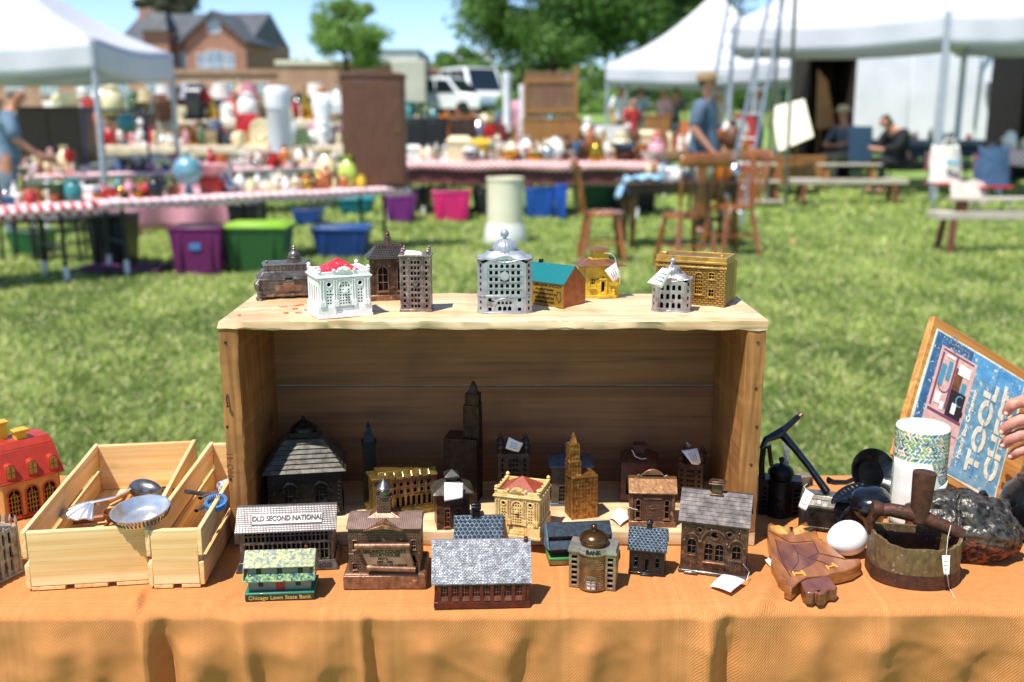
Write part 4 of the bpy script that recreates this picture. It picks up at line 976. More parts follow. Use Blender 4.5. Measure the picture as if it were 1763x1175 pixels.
rf = mb.build('roof', roofc, r, bevel=.0006)
mb = MB(); sl = math.hypot(.027, rise); ang = math.atan2(rise, .027)
for i in range(38):
    x = -W3/2+.0012+(W3-.0024)*i/37
    mb.T = TM((x, -.034, ze), 0, ang); mb.box(-.0005, .0005, .0004, sl, -.0002, .0009)
mb.build('roof_ribs', roofc, rf)
pz = h(880, .0)-.001; pw_ = wb2*.27   # pediment
mb = MB(); mb.prism([(-pw_-.001, ze-.001), (0, ze+rise*.86), (pw_+.001, ze-.001), (pw_-.006, ze-.001), (0, ze+rise*.86-.0055), (-pw_+.006, ze-.001)], -.0385, -.012, 'xz')
mb.build('pediment', copper, r, bevel=.0004)
mb = MB(); mb.prism([(-pw_+.004, ze-.0006), (0, ze+rise*.86-.004), (pw_-.004, ze-.0006)], -.0335, -.012, 'xz')
for i in range(4): mb.box(-pw_+.006+i*.0036, pw_-.006-i*.0036, -.0350, -.0334, ze+.0005+i*.0028, ze+.0017+i*.0028)
mb.build('tympanum', copper, r)
# cupola
zr = ze+rise; cz = h(866, .039); c2_ = h(842, .039); c3_ = h(815, .039); cxo = -.002
mb = MB(); mb.fr(cxo, .002, zr-.001, .046, .030, zr+.0075, .010, .010); mb.build('cupola_roof', copper, r)
sc_h = max(.02, c2_-zr)
MB().cb(cxo, .002, zr+.003, .0195, .0195, sc_h*.62).build('cupola_shaft', copbr, r, bevel=.0004)
zz = zr+.003+sc_h*.62
MB().lathe([(.0115, 0), (.0125, .0014), (.0105, .002), (.008, .003), (.008, .009), (.0115, .0105), (.013, .0125), (.0105, .0135), (.009, .0155), (.0062, .0195), (.003, .0235), (.0008, .0275)], cxo, .002, 16, zt=zz).build('cupola_dome', pewter, r, smooth=50)
# scroll plaque leaning on the front
cT, cB = bh+.0385, bh+.0095
mb = MB(); mb.prism([(-.034, cT+.002), (.034, cT+.002), (.0405, cB-.001), (-.022, cB-.001), (-.0265, cB+.012)], -.0385, -.0352, 'xz'); sc = mb.build('scroll', M('scroll bronze', '#9c7c64', '#7d604c', ns=50, metal=.3, rough=.42), r, bevel=.0008)
MB().tube([(-.040, -.0385, cT+.0035), (.036, -.0385, cT+.0035)], .0042, 16).tube([(.0345, -.0372, cT+.001), (.041, -.0378, cB+.001)], .0014, 6).build('scroll_roll', copper, sc)
MB().tube([(-.024, -.0385, cB), (.0435, -.0385, cB-.003)], .0042, 16).build('scroll_roll', copper, sc)
MB().box(-.02, .045, -.037, -.032, bh-.0005, cB-.004).box(-.0175, .0455, -.0385, -.032, bh-.0005, cB-.007).build('step', letd, r, bevel=.0004)
ld2 = M('plaque letters', '#251712', rough=.6)
for i, (tx, sz, dx) in enumerate((('GRUNDY COUNTY', .0066, 0), ('COURTHOUSE', .0060, 0), ('MAY 2,', .0044, -.002), ('1899 - 1983', .0044, 0), ('84 YEARS OF JUSTICE', .0048, .007))):
    lettering(tx, sz, ld2, sc, (.001+dx, -.0388, cT-.0052-i*.0052), extrude=.0003, bold=.00022, scale=(1.05, 1, 1))

# ---------------- Y: red bank, slate roof
r, w, h = bank('dark red bank with eight windows under a broad silvery slate roof, frontmost', 747, 912, 1048, TZ, .058, 0)
redm = M('oxblood paint', '#6d2018', '#4c1812', ns=100, metal=.2, rough=.42, bump=.4, bs=300, wear=('#94685a', 110, .68), edge=('#9c6f62', .0007, .44))
slate = M('silvery slate', '#97979b', '#717076', ns=120, metal=.3, rough=.45, bump=.8, bs=420, bd=.0008, lo=.4, hi=.6)
ze = h(1000, .0); rise = h(928, .029)-ze; holes = [rect(-w*.44+w*.88*(i+.5)/8, .0115, w*.075, .0265) for i in range(8)]
body(r, w*.98, .052, 0, ze, redm, holes, [rect(x, .012, .008, .024) for x in (-.014, 0, .014)], t=.003)
MB().box(-w/2, w/2, -.0280, .028, 0, .009).build('plinth', redm, r, bevel=.0006)
for i in range(8):
    cx = -w*.44+w*.88*(i+.5)/8; ww = w*.075
    mb = MB(); mb.box(cx-ww/2, cx+ww/2, -.0248, -.0235, .0115, .0375)
    mb.mi = 1; mb.box(cx-ww*.36, cx+ww*.36, -.0256, -.0246, .0175, .0355)
    mb.mi = 0
    for a in (-.18, .18): mb.box(cx+ww*a-.0005, cx+ww*a+.0005, -.0266, -.0254, .0172, .0358)
    for b in range(1, 4): mb.box(cx-ww*.38, cx+ww*.38, -.0265, -.0253, .0172+b*.0047, .0181+b*.0047)
    mb.mi = 2; mb.box(cx-ww*.5, cx+ww*.5, -.0285, -.0235, .0105, .0135); mb.box(cx-ww*.46, cx+ww*.46, -.0275, -.0235, .0136, .0165)
    mb.build('window', [redm, dark_in, M('worn red sill', '#8d5a4e', '#6d3a30', ns=90, metal=.3, rough=.4)], r)
mb = MB()
for i in range(9): mb.box(-w*.44+w*.88*i/8-.0022, -w*.44+w*.88*i/8+.0022, -.0282, -.0258, .009, .0405)
mb.build('pilasters', redm, r, bevel=.0005)
gable_ends(r, w*.98, .052, ze, rise, redm)
rf = gable(r, w*.985, .052, ze, rise, .0035, slate, top=.004)
mb = MB(); shingles(mb, w*.985, .052, ze, rise, .0036, 26, 34, t=.0006, seed=4, jitter=.35, gap=.2); mb.build('slates', slate, rf, smooth=0)
D = .0295; zl = ze-.0035*rise/.026*.6; ang = math.atan2(ze+rise-zl, D); sl = math.hypot(ze+rise-zl, D)
mb = MB(); mb.T = TM((-.0, -D, zl), 0, ang); mb.box(-w*.23, w*.22, sl*.80, sl*.94, .0002, .0016); mb.build('roof_plaque', slate, rf, bevel=.0008)
lettering('HOME TOWN BANK', .0062, slate, rf, (-.001, -D+sl*.87*math.cos(ang)-.0018*math.sin(ang), zl+sl*.87*math.sin(ang)+.0018*math.cos(ang)), (ang, 0, 0), .0003, .0001) if False else None
MB().cb(w*.47, -.001, ze+rise-.008, .0055, .0075, .010).build('chimney', redm, r, bevel=.0008)

# ---------------- Z: small black bank with diamond roof behind the red one
def black_house(label, x0, x1, yb, z, d, rel, pe, pr, pc, diamond=True, front=True, chx=-.05):
    r, w, h = bank(label, x0, x1, yb, z, d, rel)
    ze = h(pe, .0); rise = h(pr, d/2)-ze; W = w*.93
    hs = [rect(s*W*.30, ze*.30, W*.10, ze*.36) for s in (-1, 1)]+[rect(0, ze*.16, W*.10, ze*.42)]
    body(r, W, d*.82, 0, ze, shinb, hs, [rect(0, ze*.35, d*.15, ze*.3)])
    MB().box(-W/2-.001, W/2+.001, -d*.44, d*.44, 0, ze*.085).box(-W*.19, W*.19, -d*.5, -d*.40, 0, ze*.05).box(-W*.14, W*.14, -d*.48, -d*.40, ze*.05, ze*.10).build('plinth', shinb, r, bevel=.0004)
    for s in (-1, 1):
        window(r, s*W*.30, ze*.30, W*.10, ze*.36, -d*.41, shinb, 'rect', 1, 2, .0008)
        MB().prism([(s*W*.30-W*.09, ze*.70), (s*W*.30, ze*.80), (s*W*.30+W*.09, ze*.70), (s*W*.30, ze*.745)], -d*.41-.0016, -d*.41+.0002, 'xz').build('window_hood', shinb, r)
    MB().prism([(-W*.16, ze*.64), (0, ze*.80), (W*.16, ze*.64), (0, ze*.72)], -d*.41-.002, -d*.41, 'xz').box(-W*.12, -W*.09, -d*.41-.0015, -d*.41, ze*.1, ze*.64).box(W*.09, W*.12, -d*.41-.0015, -d*.41, ze*.1, ze*.64).build('door_surround', shinb, r, bevel=.0002)
    gable_ends(r, W, d*.82, ze, rise, shinb)
    rf = gable(r, W, d*.82, ze, rise, d*.07, blackroof, top=.003)
    mb = MB(); shingles(mb, W, d*.82, ze, rise, d*.072, 6 if w > .06 else 9, 11 if w > .06 else 10, t=.0013, pattern='diamond', gap=.1, top=.003); mb.build('diamond_tiles', blackroof, rf, smooth=0)
    cw = w*.17 if w < .06 else w*.20; zc = ze+rise
    hh = h(pc, d/2)-zc
    mb = MB(); mb.cb(w*chx, 0, zc-.005, cw*.85, cw*.7, hh*.55+.005).cb(w*chx, 0, zc+hh*.55, cw*1.05, cw*.95, hh*.25).cb(w*chx, 0, zc+hh*.80, cw*.85, cw*.75, hh*.2)
    mb.build('chimney', shinb, r, bevel=.0008)
    return r
black_house('small black bank with diamond tiled roof behind the frontmost red one', 783, 866, 962, TZ, .052, 0, 925, 887, 866)
black_house('tiny black cottage bank with fish-scale roof beside the largest bronze bank', 1080, 1145, 992, TZ, .044, -4, 946, 908, 896, chx=.03)

# ---------------- AA: dark blue roofed tin house behind the domed bank
r, w, h = bank('tin house bank with dark blue roof and green base half hidden by the domed bank', 946, 1052, 972, TZ, .052, 10)
blt = M('blue black tin', '#34414d', '#232b34', ns=150, rough=.38, metal=.3, lo=.42, hi=.58, wear=('#a8653c', 200, .66))
brw = M('brown board wall', '#4a2e20', '#35211a', ns=60, rough=.5)
MB().box(-w/2, w/2, -.026, .026, 0, .008).build('base', M('tin ochre', '#7d6238', '#5c4426', rough=.5, ns=120), r, bevel=.0006)
MB().box(-w/2-.0005, w/2+.0005, -.0265, .0265, .0081, .012).build('base_rim', M('bright green tin', '#3f9a4e', '#2f7a3e', rough=.4), r, bevel=.0008)
ztop = h(897, .028); zev = h(920, .010); MB().box(-w*.45, w*.45, -.016, .020, .012, zev+.0015).build('walls', brw, r); zp1 = h(927, .01); zp0 = h(945, -.004)
mb = MB()
for cx, z0 in ((-.3, .034), (0, .036), (.3, .034), (-.28, .017), (.26, .017)):
    mb2 = MB(); mb2.box(cx*w-.003, cx*w+.003, -.0172, -.0158, z0, z0+.009); mb2.build('window', M('tin green frame', '#1c3a2c', rough=.5), r)
W2 = w*1.04
MB().prism([(-.021, zev), (0, ztop), (.024, zev), (.024, zev-.001), (0, ztop-.0018), (-.021, zev-.001)], -W2/2, W2/2, 'yz').build('main_roof', blt, r)
MB().prism([(-.030, zp0), (-.0165, zp1), (-.0165, zp1-.001), (-.030, zp0-.001)], -W2/2-.001, W2/2+.001, 'yz').build('porch_roof', blt, r)
mb = MB()
for s in (-1, 1): mb.prism([(-.030, zp0-.001), (-.021, zev-.0012), (0, ztop-.001), (.0235, zev-.001), (.0235, .012), (-.017, zp0-.004)], s*(W2/2)-.0006, s*(W2/2)+.0006, 'yz')
mb.build('gable_end', M('blue grey tin', '#5f7c98', '#4a6580', ns=80, rough=.4), r)

# ---------------- AB: domed BANK
def domed(label, x0, x1, yb, z, d, rel, ptop, peave, m_wall, m_dome, letters=True, n_side=6):
    r, w, h = bank(label, x0, x1, yb, z, d, rel)
    ze = h(peave, .004); rd = w*.31; wingx = w*.33
    mb = MB()   # side wings with stacked openings
    for s in (-1, 1):
        cx = s*wingx*1.12; ww = w*.26
        hs = [rect(cx+s*ww*.05, ze*(.07+.145*k), ww*.45, ze*.095) for k in range(n_side)]
        mb.mi = 0; mb = MB(); mb.facade(rect(cx, 0, ww, ze), hs, -d*.28, .003)
        mb.box(cx-ww/2, cx+ww/2, d*.22, d*.28, 0, ze)
        mb.box(cx+s*ww*.5-(.002 if s > 0 else 0), cx+s*ww*.5+(0 if s > 0 else .002), -d*.28+.003, d*.22, 0, ze)
        mb.mi = 1; mb.box(cx-ww*.42, cx+ww*.42, -d*.28+.0085, d*.2, .0005, ze-.0005)
        mb.build('wing', [m_wall, dark_in], r, bevel=.0003)
    mb = MB()   # round centre
    mb.lathe([(rd, 0), (rd*1.04, .001), (rd*1.04, .003), (rd, .0045), (rd, ze*.60), (rd*1.02, ze*.62), (rd*1.0, ze*.64), (rd, ze)], 0, -d*.12, 36); mb.build('round_front', M(m_wall.name+' bricks', '#8f6f4c', '#6b4c34', ns=100, metal=.65, rough=.42, bump=.3, bs=300, brick=(.0085, .0034, .0006), bd=.0006) if letters else m_wall, r, smooth=40)
    # arched window on the drum
    def onr(a, zz, o): return (math.sin(a)*(rd+o), -d*.12-math.cos(a)*(rd+o), zz)
    aw = .44; fr_ = MB()
    for rad in (1.0, .72):
        fr_.tube([onr(aw*rad*math.cos(PI*i/12), ze*.28+ze*.15*rad*math.sin(PI*i/12), .0006) for i in range(13)], .0007, 6)
    for a in (-aw*.72, 0, aw*.72): fr_.tube([onr(a, ze*.07, .0008), onr(a, ze*(.28 if a else .40), .0008)], .0007, 6)
    for zz in (.07, .19, .28): fr_.tube([onr(-aw*.72+aw*1.44*i/6, ze*zz, .0008) for i in range(7)], .0007, 6)
    wn = fr_.build('window', m_wall, r)
    pn = MB()
    for i in range(2):
        for zz0, zz1 in ((.085, .175), (.205, .30)):
            a0, a1 = (-aw*.64, -.04) if i == 0 else (.04, aw*.64)
            pn.grid(lambda u, v: Vector(onr(a0+(a1-a0)*u, ze*(zz0+(zz1-zz0)*v), .0003)), 5, 1)
    pn.build('pane', M('bright opening', '#c9c3ba', rough=.5) if letters else dark_in, wn, fix=False)
    # cornice following plan: wings + bow
    pl = [(-w*.52, d*.30), (-w*.52, -d*.32), (-w*.30, -d*.32)]
    for i in range(13):
        a = -1.02+2.04*i/12; pl.append((math.sin(a)*(rd*1.10), -d*.12-math.cos(a)*rd*1.10))
    pl += [(w*.30, -d*.32), (w*.52, -d*.32), (w*.52, d*.30)]
    MB().prism(pl, ze, ze+.0032, 'xy').prism([(x*.96, y*.96) for x, y in pl], ze+.0033, ze+.008, 'xy').build('cornice', M('polished '+m_wall.name, '#b5b3ac', '#96928a', ns=50, metal=.6, rough=.34) if letters else m_wall, r, bevel=.0008)
    # dome
    zt = h(ptop, d*.38)-.002; zd = ze+.0075; H = zt-zd; R0 = rd*.98
    mb = MB(); mb.lathe([(R0*.86, 0), (R0*.86, H*.16), (R0, H*.20), (R0*1.03, H*.26), (R0*1.0, H*.36), (R0*.86, H*.50), (R0*.6, H*.60), (R0*.34, H*.655), (R0*.16, H*.68), (R0*.13, H*.76), (R0*.2, H*.80), (R0*.24, H*.88), (R0*.2, H*.96), (R0*.06, H)], 0, -d*.06, 36, zt=zd)
    mb.build('dome', m_dome, r, smooth=55)
    if letters:
        for k, ch in enumerate('BANK'):
            a = (k-1.0)*.24-.0; lettering(ch, .0085, letd, r, (math.sin(a)*rd*1.09, -d*.12-math.cos(a)*rd*1.09-.0004, ze+.0048+.0008), (R(75), 0, a), .0004, .0003)
    return r, w, h
domed('brass and nickel domed bank with BANK over its round brick front', 976, 1057, 1021, TZ, .058, -8, 902, 957, M('nickel brass', '#a39480', '#7c6a56', ns=80, metal=.6, rough=.34, bump=.3, edge=('#c4bcae', .0007, .46)), M('polished brown brass', '#7a5a38', '#5c4128', ns=40, metal=.85, rough=.25))
domed('blackened domed bank standing in shade right of the crate', 1306, 1377, 893, TZ, .055, 4, 786, 838, darkm, darkm, letters=False)

# ---------------- AD: big bronze bank with shingle roof
r, w, h = bank('largest bronze bank with gothic windows, tiled roof and box chimney, front right', 1166, 1284, 992, TZ, .060, -5)
shm = M('steel shingle bronze', '#544c4a', '#3c3533', ns=90, metal=.4, rough=.55, bump=.12, bs=330)
ze = h(899, .0); rise = h(845, .03)-ze; W = w*.93
fh = [arch(-W*.34, ze*.33, W*.14, ze*.32), arch(W*.36, ze*.33, W*.14, ze*.28)] + [arch(W*(-.11+.155*i), ze*.26, W*.13, ze*.36) for i in range(2)] + [circ(W*.0, ze*.74, W*.055)]
fh = [arch(-W*.33, ze*.36, W*.13, ze*.27), arch(W*.36, ze*.34, W*.13, ze*.25), arch(-W*.068, ze*.26, W*.125, ze*.32), arch(W*.10, ze*.26, W*.125, ze*.32), circ(W*.015, ze*.73, W*.05), circ(-W*.20, ze*.80, W*.03), circ(W*.24, ze*.78, W*.03)]
body(r, W, .052, 0, ze, bronze, fh, [arch(0, ze*.3, .010, ze*.35)], t=.003)
for cx, z0, ww, hh, nx, nz in ((-.33, .36, .13, .27, 2, 2), (.36, .34, .13, .25, 2, 2), (-.068, .26, .125, .32, 2, 3), (.10, .26, .125, .32, 2, 3)):
    window(r, W*cx, ze*z0, W*ww, ze*hh, -.026, bronze, 'arch', nx, nz, .0009, .0016)
mb = MB()
for cx, zz, rr in ((-.33, .60, .115), (.36, .56, .115), (.015, .60, .20)):
    mb.tube([(W*(cx+rr*math.cos(PI*i/12)), -.0275, ze*zz+W*rr*1.05*math.sin(PI*i/12)) for i in range(13)], .0016, 8)
    for s in (-1, 1): mb.ball((W*(cx+s*rr), -.0285, ze*zz), .0026, 8)
for cx, zz, rr in ((-.22, .80, .05), (.25, .78, .05), (.015, .74, .075)):
    mb.tube([(W*(cx+rr*math.cos(2*PI*i/14)), -.0272, ze*zz+W*rr*math.sin(2*PI*i/14)) for i in range(15)], .0011, 6)
rnd = random.Random(2)
for i in range(34):
    mb.ball((W*rnd.uniform(-.46, .46), -.0262, ze*rnd.uniform(.68, .95)), rnd.uniform(.0012, .0024), 6)
mb.build('tracery', bronze, r)
MB().box(-W*.155, W*.19, -.0315, -.026, ze*.225, ze*.255).build('sill', copper, r, bevel=.0008)
for cx in (-.33, .36): MB().box(W*(cx-.08), W*(cx+.08), -.0272, -.0255, ze*.03, ze*.33).box(W*(cx-.005), W*(cx+.005), -.0279, -.0270, ze*.03, ze*.33).build('door', bronze, r, bevel=.0003)
MB().box(-W/2-.0025, W/2+.0025, -.0295, .0295, 0, .0045).box(-W*.43, -W*.22, -.034, -.0294, 0, .004).box(W*.27, W*.46, -.034, -.0294, 0, .004).build('plinth', pewter, r, bevel=.001)
gable_ends(r, W, .052, ze, rise, bronze)
rf = gable(r, W, .052, ze, rise, .0045, shm, top=.005)
mb = MB(); shingles(mb, W, .052, ze, rise, .0046, 8, 9, t=.0008, gap=.05, jitter=.08, top=.005); mb.build('tiles', shm, rf, smooth=0)
zc = ze+rise; ct = h(822, .03)
MB().cb(0, 0, zc-.006, .020, .016, .003).cb(0, 0, zc-.003, .0155, .0125, (ct-zc)*.7).cb(0, 0, zc-.003+(ct-zc)*.7, .024, .020, .0022).cb(0, 0, zc-.0008+(ct-zc)*.7, .018, .014, .0022).build('chimney', bronze, r, bevel=.0008)
price_tag('white price tag lying on the cloth at the foot of the largest bronze bank', [G(1222, 1010, TZ+.002), G(1258, 1021, TZ+.006), G(1283, 998, TZ+.010), G(1244, 988, TZ+.010)], .002, [G(1285, 1000, TZ+.008), G(1290, 985, TZ+.012), G(1280, 972, TZ+.03)], pap=M('pink white paper', '#f0e4e4', '#e6dada', rough=.8))

IZ = Z0+BB    # inside-crate floor
CZ = Z1       # crate top

# ---------------- J: big black bank
r, w, h = bank('biggest black bank with stepped hip roof and cupola in the crate\'s left corner', 463, 592, 893, IZ-.001, .095, -3)
ze = h(815, .0); W = w*.96
fh = [arch(-W*.20, ze*.18, W*.17, ze*.62), arch(W*.22, ze*.18, W*.17, ze*.62)]
body(r, W, .09, 0, ze, darkm, fh, [arch(x, ze*.2, .016, ze*.55) for x in (-.02, .02)], t=.003)
for cx in (-.20, .22):
    window(r, W*cx, ze*.18, W*.17, ze*.62, -.045, darkm, 'arch', 3, 4, .001, .0018)
    mb = MB(); mb.tube([(W*(cx+.105*math.cos(PI*i/12)), -.0462, ze*.62+W*.105*math.sin(PI*i/12)) for i in range(13)], .0016, 8)
    for s in (-1, 1): mb.box(W*(cx+s*.105)-.0035, W*(cx+s*.105)+.0035, -.049, -.045, ze*.585, ze*.64)
    mb.build('arch_hood', darkm, r)
MB().box(-W/2-.002, W/2+.002, -.048, .048, 0, ze*.15).build('plinth', darkm, r, bevel=.001)
mb = MB()
for s in (-1, 1):
    for k in range(9): mb.box(s*(W/2-.003)-.0035, s*(W/2-.003)+.0035, -.0468, -.045, ze*(.16+.09*k), ze*(.235+.09*k))
mb.build('quoins', darkm, r, bevel=.0003)
mb = MB(); zt = h(752, .04); n_ = 7; E = w*1.10
for k in range(n_):
    f0, f1 = k/n_, (k+1)/n_; mb.fr(0, 0, ze+(zt-ze)*f0+.0008, E*(1-.52*f0), .104*(1-.52*f0), ze+(zt-ze)*f1, E*(1-.52*f1)-.004, .104*(1-.52*f1)-.004)
mb.build('stepped_roof', M('dark grey roof iron', '#5a564c', '#3c3933', ns=90, metal=.4, rough=.5, bump=.3), r, bevel=.0006)  # roof coloured a lighter grey than the black walls
MB().cb(0, 0, zt, w*.36, .035, .009).lathe([(w*.17, 0), (w*.16, .006), (w*.09, .013), (.003, .018), (.003, .022), (.0005, .024)], 0, 0, 20, zt=zt+.009).build('cupola', darkm, r, bevel=.0006)

# slim dark bank at the back
r, w, h = bank('slim black clock tower bank almost lost in shadow at the crate\'s back', 627, 650, 866, IZ, .022, 0)
MB().cb(0, 0, 0, w, .022, .10).cb(0, 0, .10, w*1.15, .025, .004).build('tower', darkm, r, bevel=.0006)
MB().fr(0, 0, .104, w*.8, .018, .128, w*.3, .006).lathe([(.002, 0), (.003, .003), (.0005, .009)], 0, 0, 10, zt=.128).build('spire', darkm, r)

# ---------------- K: brass college with tower
r, w, h = bank('gilt brass long hall bank with square tower behind the copper courthouse', 655, 755, 884, IZ, .050, 14)
brs = M('gilt brass', '#8f7238', '#544422', ns=110, metal=.65, rough=.36, bump=.3, bs=300, edge=('#c9aa60', .0006, .46))
ze = h(824, 0); zt = h(806, .01)
W = w*.98; fh = [arch(-W*.42+W*.84*(i+.5)/9, ze*.18, W*.058, ze*.30) for i in range(9)]+[rect(-W*.42+W*.84*(i+.5)/7, ze*.56, W*.055, ze*.12) for i in range(7)]+[rect(-W*.42+W*.84*(i+.5)/7, ze*.76, W*.055, ze*.12) for i in range(7)]
body(r, W, .04, 0, ze, copper, fh, [arch(x, ze*.3, .006, ze*.4) for x in (-.01, .01)])
mb = MB()
for i in range(9):
    cx = -W*.42+W*.84*(i+.5)/9; mb.facade(arch(cx, ze*.165, W*.078, ze*.335), [arch(cx, ze*.18, W*.056, ze*.30)], -.0208, .0012)
for z_ in (.56, .76):
    for i in range(7):
        cx = -W*.42+W*.84*(i+.5)/7; mb.facade(rect(cx, ze*z_-.001, W*.075, ze*.12+.002), [rect(cx, ze*z_, W*.053, ze*.12)], -.0208, .0012)
mb.build('window_trim', brs, r)
MB().fr(0, 0, ze, w*1.02, .046, ze+.012, w*.98, .03).build('roof', brs, r, bevel=.0006)
mb = MB()
for i in range(6): mb.tube([(-W*.38+W*.15*i, -.022, ze+.002), (-W*.38+W*.15*i, -.016, ze+.009)], [.0024, .0016], 8)
mb.build('dormers', brs, r)
MB().cb(-w*.44, -.012, 0, w*.34, .036, ze+.004).cb(-w*.44, -.012, ze+.004, w*.40, .042, .004).build('tower', brs, r, bevel=.0008)
mb = MB()
for j in range(3):
    for i in range(3): mb.facade(arch(-w*.44-.008+.008*i, ze*(.15+.28*j), .0055, ze*.2), [arch(-w*.44-.008+.008*i, ze*(.17+.28*j), .0035, ze*.16)], -.0312, .0014)
mb.build('tower_trim', brs, r)
MB().box(-w*.66, w*.56, -.034, .026, 0, .0085).build('base', brs, r, bevel=.0008)

# ---------------- skyscrapers
def skyscraper(label, x0, x1, yb, z, d, rel, tiers, mat, nx0=9, spirew=.3):
    """tiers: list of (left px, right px, top row)"""
    r, w, h = bank(label, x0, x1, yb, z, d, rel); zb = 0; W0 = x1-x0
    for k, (l, rr, pt) in enumerate(tiers):
        ww = w*(rr-l)/W0; cx = ((l+rr)/2-(x0+x1)/2)/W0*w; dd = d*(.62 if k else 1) if k < 2 else d*.62*(rr-l)/(tiers[1][1]-tiers[1][0])
        dd = d if k == 0 else min(d*.9, ww*1.0); yo = -d/2+dd/2+(.0 if k == 0 else (d-dd)*.5); zt = h(pt, yo+d/2-dd/2)
        if k < len(tiers)-1:
            nx = max(3, round(nx0*ww/w)); nz = max(2, round((zt-zb)/(w/nx0)*.82))
            mb = MB(); mb.T = TM((cx, yo, zb)); hh = zt-zb
            mb.box(-ww/2+.0012, ww/2-.0012, -dd/2+.0012, dd/2-.0012, 0, hh)
            for i in range(nx+1): 
                x = -ww/2+ww*i/nx; mb.box(x-.0006, x+.0006, -dd/2, -dd/2+.0014, 0, hh)
            for j in range(nz+1):
                zq = hh*j/nz; mb.box(-ww/2+.0001, ww/2-.0001, -dd/2+.0004, dd/2-.0004, zq-.0005, zq+.0004)
            for s in (-1, 1):
                for i in range(nx+1):
                    y = -dd/2+dd*i/nx; mb.box(s*ww/2-.0007, s*ww/2+.0007, y-.0006, y+.0006, 0, hh)
            mb.build('tier', mat, r)
            MB().cb(cx, yo, zt-.001, ww*1.05, dd*1.05, .0025).build('cornice', mat, r, bevel=.0004)
        else:
            MB().fr(cx, yo, zb, ww, dd, zb+(zt-zb)*.75, ww*.45, dd*.45).lathe([(ww*.22, 0), (ww*.24, .001), (ww*.12, (zt-zb)*.2), (.0006, (zt-zb)*.26)], cx, yo, 10, zt=zb+(zt-zb)*.74).build('spire', mat, r, bevel=.0003)
        zb = zt
    return r, w, h
skyscraper('tall dark bronze skyscraper bank with tapering tower at the back of the crate', 766, 820, 868, IZ, .045, -14,
           [(766, 820, 758), (797, 822, 700), (800, 821, 680), (803, 819, 657)], M('deep brown bronze', '#4a3526', '#2a1f18', ns=90, metal=.6, rough=.42, bump=.4), 11)  # this bank's own darker brown bronze
skyscraper('small brass skyscraper bank with stepped tower beside the cream bank', 985, 1027, 894, IZ, .034, 20,
           [(985, 1027, 822), (982, 1001, 795), (983, 999, 766), (986, 997, 745)], M('golden brass', '#b07c3e', '#7a4f26', ns=110, metal=.7, rough=.34, bump=.35, wear=('#d2a868', 130, .62), edge=('#e0b878', .0006, .44)), 8)

# ---------------- four-finial towers
def finial_tower(label, x0, x1, yb, z, d, rel, peave, ptop, mat, nx=6, nz=9, extra=True):
    r, w, h = bank(label, x0, x1, yb, z, d, rel); ze = h(peave, 0); W = w*.96
    pat = [(-.40, 2), (0, 3), (.40, 2)]; fh = []
    for j in range(nz):
        zz = ze*(.07+.90*j/nz)
        for cx, k in ((-.36, 1), (-.11, 1), (.0, 1), (.11, 1), (.36, 1)): fh.append((arch if j % 2 else rect)(cx*W, zz, W*.075, ze*.058))
    body(r, W, d*.94, 0, ze, mat, fh, [rect(x*d, ze*(.07+.9*j/nz), d*.09, ze*.058) for j in range(nz) for x in (-.25, 0, .25)], t=.0016)
    mb = MB()
    for cx in (-.48, -.235, .235, .48): mb.box(W*cx-.0012, W*cx+.0012, -d*.47-.0012, -d*.47+.0002, 0, ze)
    for j in range(0, nz+1, 2): mb.box(-W*.5, W*.5, -d*.47-.0008, -d*.47+.0002, ze*(.045+.90*j/nz), ze*(.055+.90*j/nz)+.0006)
    mb.build('pilasters', mat, r)
    MB().cb(0, 0, ze, w*1.05, d*1.05, .003).cb(0, 0, -.0, w*1.04, d*1.03, .0035).build('cornice', mat, r, bevel=.0006)
    s = (h(ptop, .0)-ze-.003)/2.1
    for sx in (-1, 1):
        for sy in (-1, 1):
            mb = MB(); finial(mb, sx*w*.40, sy*d*.38, ze+.003, max(.004, s)); mb.build('corner_turret', mat, r, smooth=50)
    return r, w, h, ze
pc = M('patina copper', '#94807a', '#5e4a44', ns=90, metal=.45, rough=.42, bump=.3, bs=300, wear=('#ab9a94', 130, .60), edge=('#b8a6a0', .0006, .46))
r, w, h, ze = finial_tower('small copper tower bank with four corner turrets and a tag, on the crate top', 689, 743, 537, CZ, .034, -6, 443, 425, pc)
mb = MB(); mb.T = TM((0, -.0168, ze*.52), 0, 0, R(45)); mb.box(-.0035, .0035, -.003, 0, -.0035, .0035); mb.build('diamond_boss', pewter, r, bevel=.0008)
fy = G(716, 537, CZ).y
price_tag('white tag tucked between the turrets of the copper tower bank', [AY(695, 439, fy+.002), AY(727, 441, fy+.002), AY(726, 434, fy+.026), AY(699, 431, fy+.026)], .001, marks=False)
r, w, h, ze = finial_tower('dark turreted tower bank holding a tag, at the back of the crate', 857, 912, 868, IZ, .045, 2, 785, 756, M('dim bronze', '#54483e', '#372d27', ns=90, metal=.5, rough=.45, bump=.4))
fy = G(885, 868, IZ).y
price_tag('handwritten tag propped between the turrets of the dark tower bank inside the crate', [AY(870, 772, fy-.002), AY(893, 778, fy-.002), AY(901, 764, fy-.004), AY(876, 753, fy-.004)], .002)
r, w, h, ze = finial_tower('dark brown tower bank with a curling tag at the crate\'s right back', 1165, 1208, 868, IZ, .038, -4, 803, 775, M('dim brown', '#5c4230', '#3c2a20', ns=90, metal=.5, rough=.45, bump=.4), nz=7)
fy = G(1186, 868, IZ).y
price_tag('curling pale tag on the brown tower bank at the crate\'s right back', [AY(1173, 776, fy-.003), AY(1191, 799, fy-.006), AY(1208, 802, fy-.004), AY(1201, 772, fy-.002)], .004, [AY(1186, 770, fy), AY(1182, 762, fy+.01), AY(1190, 768, fy+.01)])

